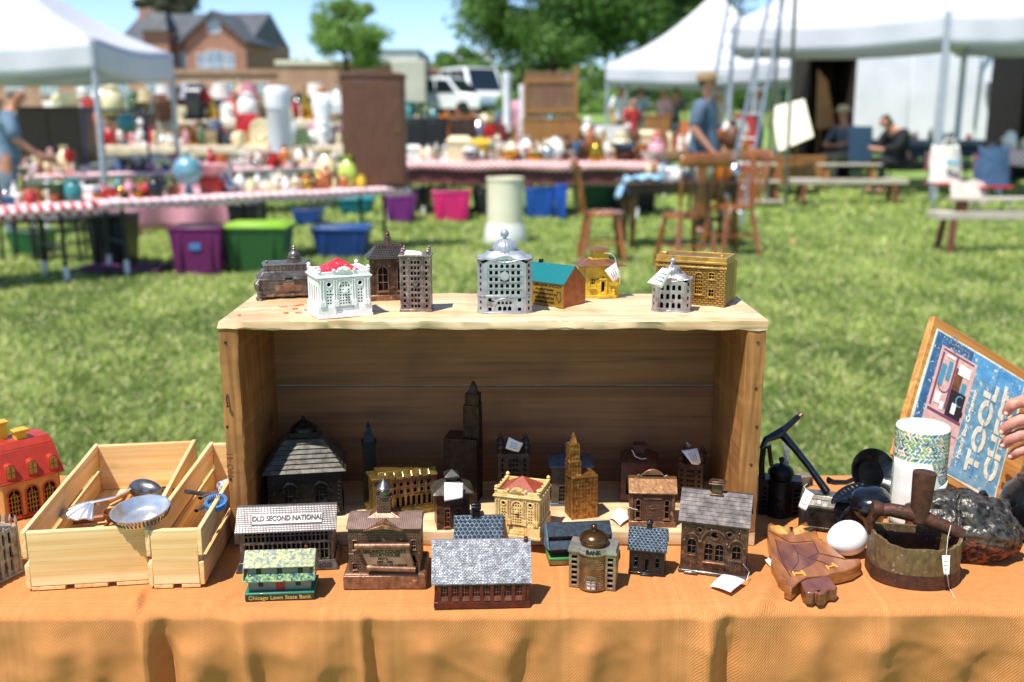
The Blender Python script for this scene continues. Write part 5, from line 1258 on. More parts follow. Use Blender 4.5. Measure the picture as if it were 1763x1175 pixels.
# ---------------- blue-grey bank inside
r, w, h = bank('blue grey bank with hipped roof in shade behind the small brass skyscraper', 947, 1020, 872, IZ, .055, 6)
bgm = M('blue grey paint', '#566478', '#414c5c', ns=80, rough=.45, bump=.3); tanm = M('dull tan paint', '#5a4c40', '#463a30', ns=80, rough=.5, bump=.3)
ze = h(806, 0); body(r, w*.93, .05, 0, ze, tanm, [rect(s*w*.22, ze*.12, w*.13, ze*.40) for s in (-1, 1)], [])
for s in (-1, 1): window(r, s*w*.22, ze*.12, w*.13, ze*.40, -.025, tanm, 'rect', 3, 4, .001)
MB().box(-w*.49, w*.49, -.0275, .0275, 0, .005).build('plinth', bgm, r, bevel=.0008); MB().cb(0, 0, ze, w*1.05, .058, .004).build('eave', bgm, r, bevel=.0008)
zt = h(772, .028); MB().fr(0, 0, ze+.004, w*.95, .052, zt-.012, w*.30, .02).cb(0, 0, zt-.012, w*.24, .018, .02).cb(0, 0, zt+.008, w*.30, .022, .004).build('roof', bgm, r, bevel=.0008)

# ---------------- dark red box bank
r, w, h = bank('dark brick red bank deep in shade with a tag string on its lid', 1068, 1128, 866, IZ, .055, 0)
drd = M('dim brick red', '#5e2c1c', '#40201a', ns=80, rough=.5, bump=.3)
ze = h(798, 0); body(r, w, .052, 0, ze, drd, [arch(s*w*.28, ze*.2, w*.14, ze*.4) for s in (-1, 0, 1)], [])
MB().fr(0, 0, ze, w*1.1, .060, ze+.010, w*.7, .03).cb(0, 0, ze+.010, w*.3, .018, .012).cb(0, 0, ze+.022, w*.38, .022, .003).build('roof', drd, r, bevel=.0008)
mb = MB().tube([(-.012, -.02, ze+.02), (-.006, -.024, ze+.010), (.004, -.026, ze+.007), (.012, -.024, ze+.008)], .0008, 6); mb.build('tag_string', string, r)

# ---------------- Q: bronze bank with pyramid cupola + tag
r, w, h = bank('squat bronze bank with pyramid cupola and a blank white tag over its roof', 751, 812, 913, IZ, .048, 6)
ze = h(853, 0); body(r, w*.94, .042, 0, ze, bronze, [arch(-w*.18, ze*.1, w*.13, ze*.5), arch(w*.14, ze*.1, w*.13, ze*.5)], [])
for cx in (-.18, .14): window(r, w*cx, ze*.1, w*.13, ze*.5, -.021, copper, 'rect', 3, 4, .0008)
zr = h(826, .024)
MB().fr(0, 0, ze, w*1.16, .054, ze+.003, w*1.18, .056).fr(0, 0, ze+.003, w*1.16, .054, zr, w*.42, .02).build('roof', M('weathered bronze roof', '#6e675c', '#4b4339', ns=70, metal=.7, rough=.34, bump=.4), r, bevel=.0008)
zc = h(811, .024)
MB().cb(0, 0, zr-.001, w*.26, .015, .007).fr(0, 0, zr+.006, w*.42, .024, zr+.009, w*.42, .024).fr(0, 0, zr+.009, w*.42, .024, max(zc, zr+.017), w*.04, .002).build('cupola', pewter, r, bevel=.0006)
fy = G(782, 913, IZ).y-.004
price_tag('blank white square tag hanging over the squat bronze bank\'s roof', [AY(765, 864, fy-.006), AY(797, 858, fy-.006), AY(797, 832, fy+.004), AY(765, 831, fy+.004)], .002, marks=False)
price_tag('small white tag corner showing between the squat bronze bank and the cream bank', [G(797, 884, IZ+.002), G(815, 886, IZ+.002), G(812, 874, IZ+.004), G(802, 876, IZ+.004)], .001, marks=False)

# ---------------- library-type bank: white on top, cream inside
def library(label, x0, x1, yb, z, d, rel, m_w, m_r, peave, ppar, pbase, corner):
    r, w, h = bank(label, x0, x1, yb, z, d, rel)
    hb = h(pbase, .004); W = w*.93; dd = d*.93; ze = h(peave, .004); zp = h(ppar, .004); t = .0024
    H = ze-hb
    fh = gridh(0, hb+H*.04, W*.21, H*.56, 4, 6, .42)
    for s in (-1, 1): fh += gridh(s*W*.30, hb+H*.06, W*.105, H*.52, 2, 5, .42)+[circ(s*W*.30, hb+H*.77, W*.042)]
    fh += [rect(-W*.105+W*.0525*(i+.5)+.0004, hb+H*.66, W*.028, H*.07) for i in range(4)]+[rect(-W*.03, hb+H*.77, W*.03, H*.05), rect(W*.03, hb+H*.77, W*.03, H*.05)]
    body(r, W, dd, hb, H, m_w, fh, [arch(x*d, hb+H*.1, d*.08, H*.6) for x in (-.3, -.1, .1, .3)], t=t)
    # base with two blocks and steps between
    y0 = -d/2
    mb = MB().box(-w/2, w/2, y0, d/2, 0, hb*.22).box(-w/2+.001, -w*.16, y0+.001, d/2-.001, hb*.221, hb).box(w*.16, w/2-.001, y0+.001, d/2-.001, hb*.221, hb).box(-w*.16, w*.16, y0+d*.10, d/2-.001, hb*.221, hb)
    mb.build('base', m_w, r, bevel=.0007)
    mb = MB()
    for k in range(4): mb.box(-w*.155, w*.155, y0+.001+d*.025*k, y0+d*.101, hb*(.222+.19*k), hb*(.222+.19*(k+1))-.0001)
    mb.build('steps', m_w, r)
    # columns
    yf = -dd/2
    for cx in (-.455, -.40, -.20, -.155, .155, .20, .40, .455):
        mb = MB(); mb.lathe([(W*.020, 0), (W*.018, H*.02), (W*.0165, H*.05), (W*.0155, H*.86), (W*.02, H*.88), (W*.021, H*.90)], W*cx, yf-.0006, 10, zt=hb)
        mb.box(W*(cx-.026), W*(cx+.026), yf-.003, yf, hb, hb+H*.20); mb.build('column', m_w, r, bevel=.0003)
    mb = MB()
    for s in (-1, 0, 1):
        rr = W*(.05 if s else .118); zc_ = hb+H*(.77 if s else .62)
        a0, a1 = (0, 2*PI) if s else (0, PI)
        mb.tube([(s*W*.30+rr*math.cos(a0+(a1-a0)*i/16), yf-.0004, zc_+rr*(1 if s else 1.35)*math.sin(a0+(a1-a0)*i/16)) for i in range(17)], .0009, 6)
    mb.build('arch_moulding', m_w, r)
    mb = MB(); mb.T = TM((0, yf-.002, hb+H*.50), 0, R(90)); mb.lathe([(.0001, .0025), (W*.035, .002), (W*.042, 0), (W*.03, -.002)], 0, 0, 20); mb.build('medallion', m_w, r, smooth=50)
    # entablature + parapet
    MB().cb(0, 0, ze-H*.06, W+.003, dd+.003, H*.03).cb(0, 0, ze-.0005, w*1.0, d*1.0, .0022).cb(0, 0, ze+.0018, W+.002, dd+.002, .0018).build('cornice', m_w, r, bevel=.0005)
    mb = MB(); z1, z2 = ze+.0037, zp
    for (a, b, c_, e) in ((-W/2, W/2, -dd/2, -dd/2+.0035), (-W/2, W/2, dd/2-.0035, dd/2), (-W/2, -W/2+.0035, -dd/2+.0035, dd/2-.0035), (W/2-.0035, W/2, -dd/2+.0035, dd/2-.0035)): mb.box(a, b, c_, e, z1, z2)
    for k in range(5): mb.box(W/2-.0045, W/2+.0008, -dd*.42+dd*.18*k, -dd*.35+dd*.18*k, z2+.0001, z2+.0022); mb.box(-W/2-.0008, -W/2+.0045, -dd*.42+dd*.18*k, -dd*.35+dd*.18*k, z2+.0001, z2+.0022)
    mb.build('parapet', m_w, r, bevel=.0005)
    for sx in (-1, 1):
        for sy in (-1, 1): MB().lathe([(.0032, 0), (.0035, .001), (.0022, .002), (.0032, .0045), (.002, .0065), (.0002, .008)], sx*(W/2-.002), sy*(dd/2-.002), 10, zt=z2).build('corner_urn', m_w, r, smooth=50)
    mb = MB(); mb.prism([(-W*.16, z2-.001)]+[(W*.13*math.cos(PI-PI*i/10), z2+.0012+H*.13*math.sin(PI*i/10)) for i in range(11)]+[(W*.16, z2-.001)], -dd/2-.0016, -dd/2+.003, 'xz')
    for s in (-1, 1): mb.ball((s*W*.2, -dd/2, z2+.002), .0024, 8)
    for i in range(5): mb.ball((W*(-.08+.04*i), -dd/2-.002, z2+.003+.0015*math.sin(i*1.57)), .0013, 6)
    mb.build('crest', m_w, r, bevel=.0004)
    MB().fr(0, 0, z1-.001, W-.0075, dd-.0075, z2+w*.19, .001, .001).build('roof', m_r, r)
    return r
library('white painted bank with red pyramid roof standing on the crate\'s front left edge', 549, 643, 547, CZ, .072, 15, whitep, redroof, 477, 467, 526, 0)
library('cream painted bank with faded red pyramid roof on the sunny lip inside the crate', 848, 930, 928, IZ, .070, -16, creamp, redroof2, 857, 847, 903, 0)

# ---------------- T: bronze bank with scalloped crest
r, w, h = bank('copper brown bank with scalloped crest on its roof, right inside the crate mouth', 1083, 1162, 908, IZ, .050, 4)
ze = h(849, 0); W = w*.97
body(r, W, .046, 0, ze, copbr, [arch(s*W*.32, ze*.26, W*.09, ze*.52) for s in (-1, 1)], [arch(0, ze*.3, .008, ze*.4)])
for s in (-1, 1):
    window(r, s*W*.32, ze*.26, W*.09, ze*.52, -.023, copper, 'arch', 1, 3, .0012, .0014)
    MB().box(s*W*.46-.0018, s*W*.46+.0018, -.0245, -.0228, 0, ze).build('pilaster', copper, r, bevel=.0003)
MB().box(-W/2-.0015, W/2+.0015, -.0255, .0255, 0, ze*.16).build('plinth', copper, r, bevel=.0008)
MB().prism([(-W*.20, ze*.80), (W*.20, ze*.80), (W*.20, ze*.86), (-W*.20, ze*.86)], -.0243, -.0228, 'xz').prism([(-W*.08, ze*.54), (0, ze*.50), (W*.08, ze*.54)], -.0245, -.0228, 'xz').build('slot_frame', copper, r)
zr = h(824, .02); MB().prism([(-.0275, ze), (-.006, zr), (.008, zr), (.026, ze), (.026, ze-.002), (-.0275, ze-.002)], -W*.54, W*.54, 'yz').build('roof', M('tan copper roof', '#97714a', '#6e4c30', ns=120, metal=.6, rough=.42, bump=.5), r, bevel=.0006)
cr0 = [(-.46, 0), (-.44, .16), (-.38, .30), (-.36, .50), (-.31, .62), (-.26, .52), (-.20, .74), (-.10, .92), (0, .98), (.10, .92), (.20, .74), (.26, .52), (.31, .62), (.36, .50), (.38, .30), (.44, .16), (.46, 0)]
hc = h(808, .018)-zr+.008
MB().prism([(a*W, zr-.008+b*hc) for a, b in cr0], -.0065, -.0035, 'xz').build('crest', copper, r, bevel=.0008)
price_tag('crumpled white tag on the crate floor left of the crested bank', [G(1049, 893, IZ+.001), G(1068, 907, IZ+.002), G(1083, 890, IZ+.008), G(1066, 872, IZ+.006)], .004, [G(1082, 884, IZ+.012), AY(1079, 872, 1.45), AY(1092, 877, 1.44), AY(1098, 878, 1.437)])

# ---------------- A: domed casket bank, crate top left
r, w, h = bank('bronze casket shaped bank with scrolled corners and ribbed dome at crate top left', 446, 552, 514, CZ, .050, 4)
cas = M('dark nickel bronze', '#7a716a', '#4c4540', ns=90, metal=.6, rough=.34, bump=.5, bs=250, bd=.0008, edge=('#b0a8a2', .0007, .44))
z1 = h(480, 0); z2 = h(466, .008); z3 = h(452, .016)
MB().box(-w*.47, w*.47, -.026, .026, .003, z1-.002).build('case', cas, r, bevel=.0012)
MB().box(-w*.5, -w*.06, -.029, .029, z1-.002, z1+.0015).box(w*.06, w*.5, -.029, .029, z1-.002, z1+.0015).build('rim', cas, r, bevel=.0006)
MB().fr(0, 0, z1+.0016, w*.93, .054, z2, w*.80, .044).box(-w*.37, w*.37, -.020, .020, z2, z3-.003).fr(0, 0, z3-.003, w*.80, .044, z3+.001, w*.70, .036).build('lid', cas, r, bevel=.001)
mb = MB()
for i in range(7): mb.tube([(-w*.34+w*.113*i, -.0205, z2), (-w*.34+w*.113*i, -.0205, z3-.004)], .0014, 6)
for s in (-1, 1): mb.ball((s*w*.33, -.014, z3+.003), .0022, 8)
mb.build('lid_columns', cas, r)
ztop = h(421, .029); Hd = ztop-z3
MB().lathe([(.0125, 0), (.0125, .002), (.0105, .003), (.0108, Hd*.22), (.0095, Hd*.26), (.0098, Hd*.36), (.0082, Hd*.48), (.005, Hd*.58), (.0028, Hd*.64), (.0036, Hd*.70), (.0024, Hd*.76), (.003, Hd*.84), (.0012, Hd*.9), (.0003, Hd)], w*.12, 0, 24, zt=z3+.001).build('dome', cas, r, smooth=40)
mb = MB()
for s in (-1, 1):
    mb.tube([(s*w*.47, -.030, z1-.001), (s*w*.515, -.032, z1-.006), (s*w*.50, -.033, z1*.55), (s*w*.455, -.033, z1*.40), (s*w*.49, -.034, z1*.14), (s*w*.53, -.034, .0025)], [.003, .0045, .004, .003, .0038, .0028], 10)
    mb.ball((s*w*.478, -.0335, z1*.36), .0040, 10); mb.ball((s*w*.485, -.0335, z1*.78), .0034, 10)
mb.build('corner_scrolls', cas, r)
mb = MB().tube([(-w*.44+w*.88*i/16, -.028, .006) for i in range(17)], [.0016 if i % 3 else .003 for i in range(17)], 8); mb.build('bead_moulding', copper, r)
MB().box(-w*.22, w*.20, -.0275, -.026, z1*.38, z1*.68).prism([(-w*.10+w*.1*(1-math.cos(PI*i/8)), z1*.68+.004*math.sin(PI*i/8)) for i in range(9)], -.0275, -.026, 'xz').build('plaque', copper, r, bevel=.0006)

# ---------------- C: hip roofed bank with steeple, crate top
r, w, h = bank('dark bronze bank with scale tiled hip roof and steeple behind the turreted tower', 638, 706, 517, CZ, .046, 4)
ze = h(445, 0); W = w*.93; zr = h(425, .02)
fh = [arch(-W*.18, ze*.24, W*.26, ze*.56), arch(W*.30, ze*.24, W*.18, ze*.56)]
body(r, W, .046, 0, ze, bronze, fh, [arch(0, ze*.25, .014, ze*.5)])
window(r, -W*.18, ze*.24, W*.26, ze*.56, -.023, copper, 'arch', 2, 3, .0012, .0016); window(r, W*.30, ze*.24, W*.18, ze*.56, -.023, copper, 'arch', 2, 3, .0012, .0016)
MB().box(-W/2-.002, W/2+.002, -.0265, .0265, 0, ze*.13).build('plinth', copper, r, bevel=.0008)
mb = MB()
for s in (-1, 1):
    for k in range(11): mb.box(s*W*.485-.003, s*W*.485+.003, -.0250, -.0228, ze*(.15+.075*k), ze*(.205+.075*k))
mb.build('quoins', bronze, r)
hm_ = M('scale tile', '#6b655f', '#47413c', ns=90, metal=.7, rough=.35, brick=(.0042, .0026, .0007), brickc='#2c2826', bump=.2, bd=.0010)
MB().fr(0, 0, ze-.0012, w*1.10, .060, ze, w*1.12, .062).fr(0, 0, ze, w*1.12, .062, zr, w*.66, .026).build('roof', hm_, r, bevel=.0005)
mb = MB()
for s in (-1, 1):
    for i in range(9): mb.ball((-w*.30+w*.075*i, s*.012, zr+.0022), .0019, 6)
for sx in (-1, 1):
    for sy in (-1, 1): finial(mb, sx*w*.32, sy*.012, zr, .0036)
mb.box(-w*.33, w*.33, -.0135, .0135, zr-.001, zr+.001); mb.build('roof_cresting', bronze, r)
zt = h(396, .026); Hs = zt-zr
MB().lathe([(.0085, 0), (.0072, Hs*.12), (.0068, Hs*.36), (.0048, Hs*.56), (.0050, Hs*.60), (.0026, Hs*.66), (.0042, Hs*.74), (.004, Hs*.80), (.0018, Hs*.86), (.002, Hs*.92), (.0003, Hs)], 0, 0, 16, lobes=8, la=.2, zt=zr).build('steeple', bronze, r, smooth=30)

# ---------------- E / H: silver domed towers
def silver_dome(label, x0, x1, yb, z, d, rel, peave, ptop, nz, nx, split, mat):
    r, w, h = bank(label, x0, x1, yb, z, d, rel); ze = h(peave, 0); W = w*.98
    ch = .16*W     # chamfered corners
    zs = ze*split if split else 0
    fh = []
    nlow = 2 if split else 0
    rows = nz
    for j in range(rows):
        z0 = zs+ (ze-zs)*(.05+.80*j/rows) if split else ze*(.12+.76*j/rows)
        hh = ((ze-zs) if split else ze)*.80/rows*.58
        for i in range(nx): 
            x = -W*.30+W*.60*(i+.5)/nx
            fh.append((arch if j == rows-1 or not split else rect)(x, z0, W*.60/nx*.56, hh))
    zt = ze*.93
    if split:
        for i in range(4): fh.append(rect(-W*.12+W*.08*i, ze*.885, W*.05, ze*.035))
        for i in range(3): fh.append(arch(-W*.09+W*.09*i, ze*.055, W*.062, ze*.075))
        for i in range(2):
            for k in range(2): fh.append(rect((-1 if k else 1)*W*.27, ze*(.05+.16*i), W*.06, ze*.06))
        for i in range(4): fh.append(arch(-W*.105+W*.07*i, ze*.165, W*.045, ze*.05))
    wf = W-2*ch*.72
    top = [(-wf/2, 0), (wf/2, 0), (wf/2, ze*.86), (wf*.30, ze*.93)]+[(wf*.20*math.cos(PI*i/8), ze*.955+ze*.035*math.sin(PI*i/8)) for i in range(9)]+[(-wf*.30, ze*.93), (-wf/2, ze*.86)]
    mb = MB(); mb.facade(top, fh, -d/2, .0022)
    mb.box(-wf/2, wf/2, d/2-.0022, d/2, 0, ze*.86)
    # chamfer walls
    cl = math.hypot(ch*.72, ch*.9); ca = math.atan2(ch*.9, ch*.72)
    for s in (-1, 1):
        cxm, cym = s*(wf/2+ch*.36), -d/2+ch*.45
        mb.T = TM((cxm, cym, 0), s*ca)
        pp = [(-cl/2, 0), (cl/2, 0), (cl/2, ze*(.94 if s > 0 else .84)), (-cl/2, ze*(.84 if s > 0 else .94))]
        ph = [rect(0, ze*(.06+.105*k), cl*.30, ze*.055) for k in range(8)] if split else [rect(0, ze*(.16+.2*k), cl*.34, ze*.10) for k in range(4)]
        mb.facade(pp, ph, 0, .002)
        mb.T = TM((0, 0, 0)); mb.box(s*(W/2)-(.002 if s > 0 else 0), s*(W/2)+(0 if s > 0 else .002), -d/2+ch*.9, d/2, 0, ze*.93)
    mb.T = None; mb.mi = 1; mb.box(-wf/2+.002, wf/2-.002, -d/2+.010, d/2-.003, .001, ze*.84); mb.box(-W/2+.0025, W/2-.0025, -d/2+ch+.004, d/2-.004, .001, ze*.84)
    mb.build('walls', [mat, dark_in], r, bevel=.0003)
    # bands
    pl = [(-W/2-.001, d/2), (-W/2-.001, -d/2+ch*.9), (-wf/2, -d/2-.0014), (wf/2, -d/2-.0014), (W/2+.001, -d/2+ch*.9), (W/2+.001, d/2)]
    mb = MB().prism(pl, 0, .0028, 'xy')
    if split: mb.prism(pl, zs-.001, zs+.0016, 'xy')
    mb.build('band', mat, r, bevel=.0006)
    mb = MB()
    for j in range(rows): 
        z0 = (zs+(ze-zs)*(.05+.80*j/rows) if split else ze*(.12+.76*j/rows))-.0014
        if split: mb.box(-W*.31, W*.31, -d/2-.0012, -d/2+.0002, z0, z0+.0010)
    for i in (-1, 1): mb.box(i*W*.33-.0012, i*W*.33+.0012, -d/2-.0010, -d/2+.0002, .003, ze*.84)
    if split: mb.tube([(W*.20*math.cos(PI*i/12), -d/2-.0004, ze*.08+ze*.19*math.sin(PI*i/12)) for i in range(13)], .0011, 6); mb.T = TM((0, -d/2-.001, ze*.645), 0, R(90)); mb.lathe([(.0001, .0018), (W*.075, .0016), (W*.085, .0), (W*.085, -.001)], 0, 0, 20)
    mb.build('mouldings', mat, r)
    # swept roof: low curved shoulders rising to a ribbed dome
    zt = h(ptop, d*.5); Hd = zt-ze*.90
    def roof(u, v):
        a = 2*PI*u; sq = max(abs(math.cos(a)), abs(math.sin(a))); rr = (1-v)*(.5/sq)*.98+v*.30
        x = W*1.04*rr*math.cos(a); y = d*1.04*rr*math.sin(a)
        lift = .045*Hd*math.cos(4*a)*(1-v)**2
        return Vector((x, y, ze*.895+Hd*(.02+.30*v**1.6)-lift*1.6+.0))
    mb = MB().grid(roof, 64, 10); mb.build('swept_roof', mat, r, smooth=70, solid=.0012)
    rd = W*.225
    MB().lathe([(rd, -Hd*.06), (rd*1.02, 0), (rd*1.03, Hd*.12), (rd*.96, Hd*.24), (rd*.76, Hd*.34), (rd*.47, Hd*.42), (rd*.2, Hd*.455)], 0, 0, 60, lobes=20, la=.10, zt=ze*.90+Hd*.24).build('dome', mat, r, smooth=60)
    z_ = ze*.90+Hd*.69; rb = Hd*.145
    MB().lathe([(rd*.22, 0), (rd*.14, .001), (rd*.12, Hd*.06)], 0, 0, 14, zt=z_).ball((0, 0, z_+Hd*.04+rb), rb, 12).build('ball_finial', mat, r, smooth=60)
    return r, w, h
silver_dome('tall silver bank with ribbed dome and ball finial on the crate top', 821, 917, 541, CZ, .052, 0, 440, 396, 5, 6, .30, silverm)
lettering('BANK', .005, silverm, bpy.context.scene.collection.objects[-1] if False else None, (0, 0, 0)) if False else None
r, w, h = silver_dome('small silver domed bank with a white tag at the right of the crate top', 1120, 1187, 538, CZ, .036, -6, 478, 445, 3, 4, 0, M('worn silver', '#b3aeb0', '#8f8886', ns=80, metal=.5, rough=.34, bump=.25, wear=('#8a6f60', 90, .6)))
fy = G(1152, 538, CZ).y
price_tag('big white tag hanging off the left shoulder of the small silver bank', [AY(1114, 487, fy-.012), AY(1139, 497, fy-.012), AY(1157, 466, fy-.004), AY(1141, 461, fy-.004)], .003, [AY(1150, 465, fy-.004), AY(1157, 452, fy+.01)])

# ---------------- F: Lincoln house box bank
r, w, h = bank('gold house shaped bank with teal roof and ABRAHAM LINCOLN text beside the silver bank', 903, 963, 526, CZ, .058, -37)
go = M('gold litho', '#b58f38', '#a57f2c', ns=20, metal=.5, rough=.38, bump=.1); co2 = M('copper end wall', '#a85f30', '#8c4c24', ns=120, metal=.3, rough=.45, bump=.5, bs=200)
w = .085; ze = h(485, 0); rise = h(455, .03)-ze
MB().box(-w/2, w/2-.0012, -.029, .029, 0, ze).build('front_wall', go, r, bevel=.0004)
MB().prism([(-.0295, 0), (-.0295, ze), (-.0008, ze+rise-.0004), (-.0008, 0)], w/2-.0011, w/2+.0006, 'yz').build('end_wall', co2, r); MB().prism([(.0, 0), (.0, ze+rise-.0004), (.0295, ze), (.0295, 0)], w/2-.0011, w/2+.0003, 'yz').build('end_wall', co2, r); MB().prism([(-.0288, ze), (0, ze+rise-.001), (.0288, ze)], -w/2+.001, -w/2+.002, 'yz').build('end_wall', co2, r)
MB().prism([(-.0302, ze-.0004), (0, ze+rise+.0010), (.0302, ze-.0004), (.0302, ze-.0014), (0, ze+rise-.0002), (-.0302, ze-.0014)], -w/2-.001, w/2+.0008, 'yz').build('roof', tealr, r)
MB().cb(-w*.30, .002, ze+rise-.004, .006, .006, .010).build('chimney', shinb, r, bevel=.0006)
for i, tx in enumerate(('ABRAHAM LINCOLN', 'A man of humble', 'birth, worked hard to', 'better himself and', 'worthily the noble')):
    lettering(tx, .0060 if i == 0 else .0050, letd, r, (w*.12 if i == 0 else w*.06, -.0293, ze-.0052-i*.0066), extrude=.0002, bold=.0001, align='RIGHT' if False else 'CENTER')
il = [(0, .0), (.3, .05), (.55, 0), (.62, .3), (.7, .6), (.6, .8), (.45, 1.0), (.3, 1.12), (.2, .9), (-.05, .7), (-.15, .45), (0, .25)]
MB().tube([(w*.35+.011*a, -.0296, ze*.66-.016*b) for a, b in il+[il[0]]], .0004, 5).build('state_outline', letd, r)

# ---------------- G: yellow bank
r, w, h = bank('bright yellow bank with brown hipped roof and square cupola, tag on its cord', 1007, 1066, 513, CZ, .044, 18)
ze = h(459, 0); zr = h(447, .02); W = w*.97
body(r, W, .042, 0, ze, yellowp, [rect(-W*.28, ze*.42, W*.13, ze*.20), arch(W*.03, ze*.20, W*.09, ze*.32), circ(W*.03, ze*.64, .0016)], [arch(0, ze*.3, .008, ze*.3)])
window(r, -W*.28, ze*.34, W*.17, ze*.28, -.021, yellowp, 'rect', 3, 3, .001, .0014)
MB().box(-W*.10, W*.16, -.0245, -.021, ze*.57, ze*.62).box(-W*.08, -W*.04, -.0238, -.021, ze*.1, ze*.57).box(W*.10, W*.14, -.0238, -.021, ze*.1, ze*.57).build('door_surround', yellowp, r, bevel=.0004)
MB().box(-W*.16, W*.24, -.0300, -.021, 0, ze*.12).box(-W*.05, W*.13, -.0280, -.021, ze*.12, ze*.17).build('steps', yellowp, r, bevel=.0014)
mb = MB(); mb.lathe([(.0028, 0), (.003, .004), (.0015, .006), (.003, .009), (.0004, .015)], W*.32, -.0255, 10, zt=.004); mb.cb(W*.32, -.0255, 0, .009, .007, .0045); mb.build('lamp_post', yellowp, r, smooth=40)
MB().box(-W/2-.001, W/2+.001, -.0222, .0222, 0, ze*.09).build('plinth', yellowp, r, bevel=.0006)
MB().fr(0, 0, ze, w*1.30, .058, ze+.001, w*1.32, .059).fr(0, 0, ze+.001, w*1.32, .059, zr+.002, w*.48, .021).build('roof', brownr, r, bevel=.0004)
MB().cb(0, 0, zr+.001, w*.44, .0195, .0155).cb(0, 0, zr+.0008, w*.52, .022, .0015).build('cupola', yellowp, r, bevel=.0004)
MB().fr(0, 0, zr+.0166, w*.64, .0285, zr+.0215, w*.10, .004).build('cupola_roof', brownr, r, bevel=.0003)
fy = G(1036, 513, CZ).y-.006
price_tag('white tag on a twisted cord hanging down the yellow bank', [AY(1041, 466, fy), AY(1055, 486, fy), AY(1068, 478, fy), AY(1061, 452, fy)], .002, [AY(1041, 436, fy+.01), AY(1052, 437, fy), AY(1059, 444, fy), AY(1060, 455, fy-.001), AY(1068, 470, fy-.001), AY(1067, 489, fy-.001)])

# ---------------- I: gold stone bank
r, w, h = bank('wide gold painted stone bank with open roof parapet at the crate top\'s right end', 1124, 1243, 527, CZ, .085, -14)
gs = goldp; ze = h(455, 0); W = w
fh = [arch(W*.12, ze*.28, W*.10, ze*.50), rect(W*.30, ze*.66, W*.07, ze*.13), rect(W*.30, ze*.24, W*.07, ze*.16), arch(-W*.16, ze*.28, W*.10, ze*.50), rect(-W*.36, ze*.66, W*.07, ze*.13)]
body(r, W, .060, 0, ze, goldbr, fh, [], t=.002); MB().box(-W/2+.0003, W/2-.0003, .0302, .052, 0, ze).build('rear_wing', goldp, r, bevel=.0004)
for cx, z0, ww, hh, kd, nx, nz in ((.12, .28, .10, .50, 'arch', 4, 6), (-.16, .28, .10, .50, 'arch', 4, 6), (.30, .66, .07, .13, 'rect', 2, 2), (.30, .24, .07, .16, 'rect', 2, 2), (-.36, .66, .07, .13, 'rect', 2, 2)):
    window(r, W*cx, ze*z0, W*ww, ze*hh, -.030, goldp, kd, nx, nz, .0010, .0012)
MB().box(W*.40, W*.50, -.0316, -.0296, 0, ze).box(-W*.50, -W*.46, -.0316, -.0296, 0, ze).build('pilaster', goldbr, r, bevel=.0004)
MB().box(-W/2-.001, W/2+.001, -.0325, -.0298, ze*.885, ze*.93).box(-W/2-.001, W/2+.001, -.0325, .0315, ze, ze+.0035).build('cornice', goldp, r, bevel=.0005)
zt = ze+.0036; mb = MB()
for (a, b, c_, e) in ((-W/2, W/2, -.031, -.028), (-W/2, W/2, .028, .031), (-W/2, -W/2+.003, -.028, .028), (W/2-.003, W/2, -.028, .028)): mb.box(a, b, c_, e, zt, zt+.007)
mb.build('parapet', goldp, r, bevel=.0004)
MB().box(-W/2+.0035, W/2-.0035, -.0275, .0275, zt, zt+.003).build('roof', M('grey gold roof', '#8a7250', '#6d5a42', ns=60, metal=.4, rough=.5), r)
MB().box(-W*.46, -W*.36, -.0275, -.018, zt+.003, zt+.012).box(W*.40, W*.44, -.0275, -.022, zt+.003, zt+.011).build('roof_block', goldp, r, bevel=.001)

# ---------------- AP: red-roofed toy house
r, w, h = bank('red roofed cream toy house with yellow chimneys behind the wider slatted box', 14, 110, 888, TZ, .10, 20, 'toy_house', 'toy house')
tw = M('cream toy wall', '#b9884a', '#a8783c', ns=40, rough=.45, bump=.1); tr_ = M('toy red', '#ad351f', '#9c2c1a', ns=50, rough=.42, bump=.15, bs=120); ty = M('toy yellow', '#d9a92c', '#c8951f', ns=60, rough=.4)
tg = M('toy gold pane', '#a8842c', '#8a6a20', ns=90, rough=.5); tdk = M('toy dark green', '#14261c', rough=.5)
ze = h(822, .0)
body(r, w*.92, .09, 0, ze, tw, [arch(cx*w, ze*.10, w*.19, ze*.66) for cx in (-.29, 0, .29)], [arch(0, ze*.1, .02, ze*.6)], t=.003)
for cx in (-.29, 0, .29):
    a = window(r, cx*w, ze*.10, w*.19, ze*.66, -.045, tr_, 'arch', 2, 2, .0022, .0018, bars=False)
    mb = MB(); cx_ = cx*w; ww = w*.19; hh = ze*.66
    for i in range(1, 4): mb.box(cx_-ww/2+ww*i/4-.0006, cx_-ww/2+ww*i/4+.0006, -.0452, -.0440, ze*.10, ze*.10+hh*(.72 if i != 2 else .98))
    for j in range(1, 5): mb.box(cx_-ww/2, cx_+ww/2, -.0451, -.0441, ze*.10+hh*.18*j-.0006, ze*.10+hh*.18*j+.0006)
    mb.tube([(cx_+ww*.26*math.cos(PI*i/8), -.0446, ze*.10+hh*.72+ww*.26*math.sin(PI*i/8)) for i in range(9)], .0006, 5)
    mb.build('glazing_bars', tg, a)
MB().box(w*.46, w*.475, -.044, .045, 0, ze-.001).build('side_wall', tdk, r)
zr = h(768, .03); W3 = w*1.06
MB().fr(0, 0, ze-.003, W3, .108, ze+.001, W3*1.01, .110).fr(0, 0, ze+.001, W3, .108, zr, W3*.90, .066).fr(0, 0, zr, W3*.90, .066, h(752, .05), W3*.84, .045).build('roof', tr_, r, bevel=.0014)
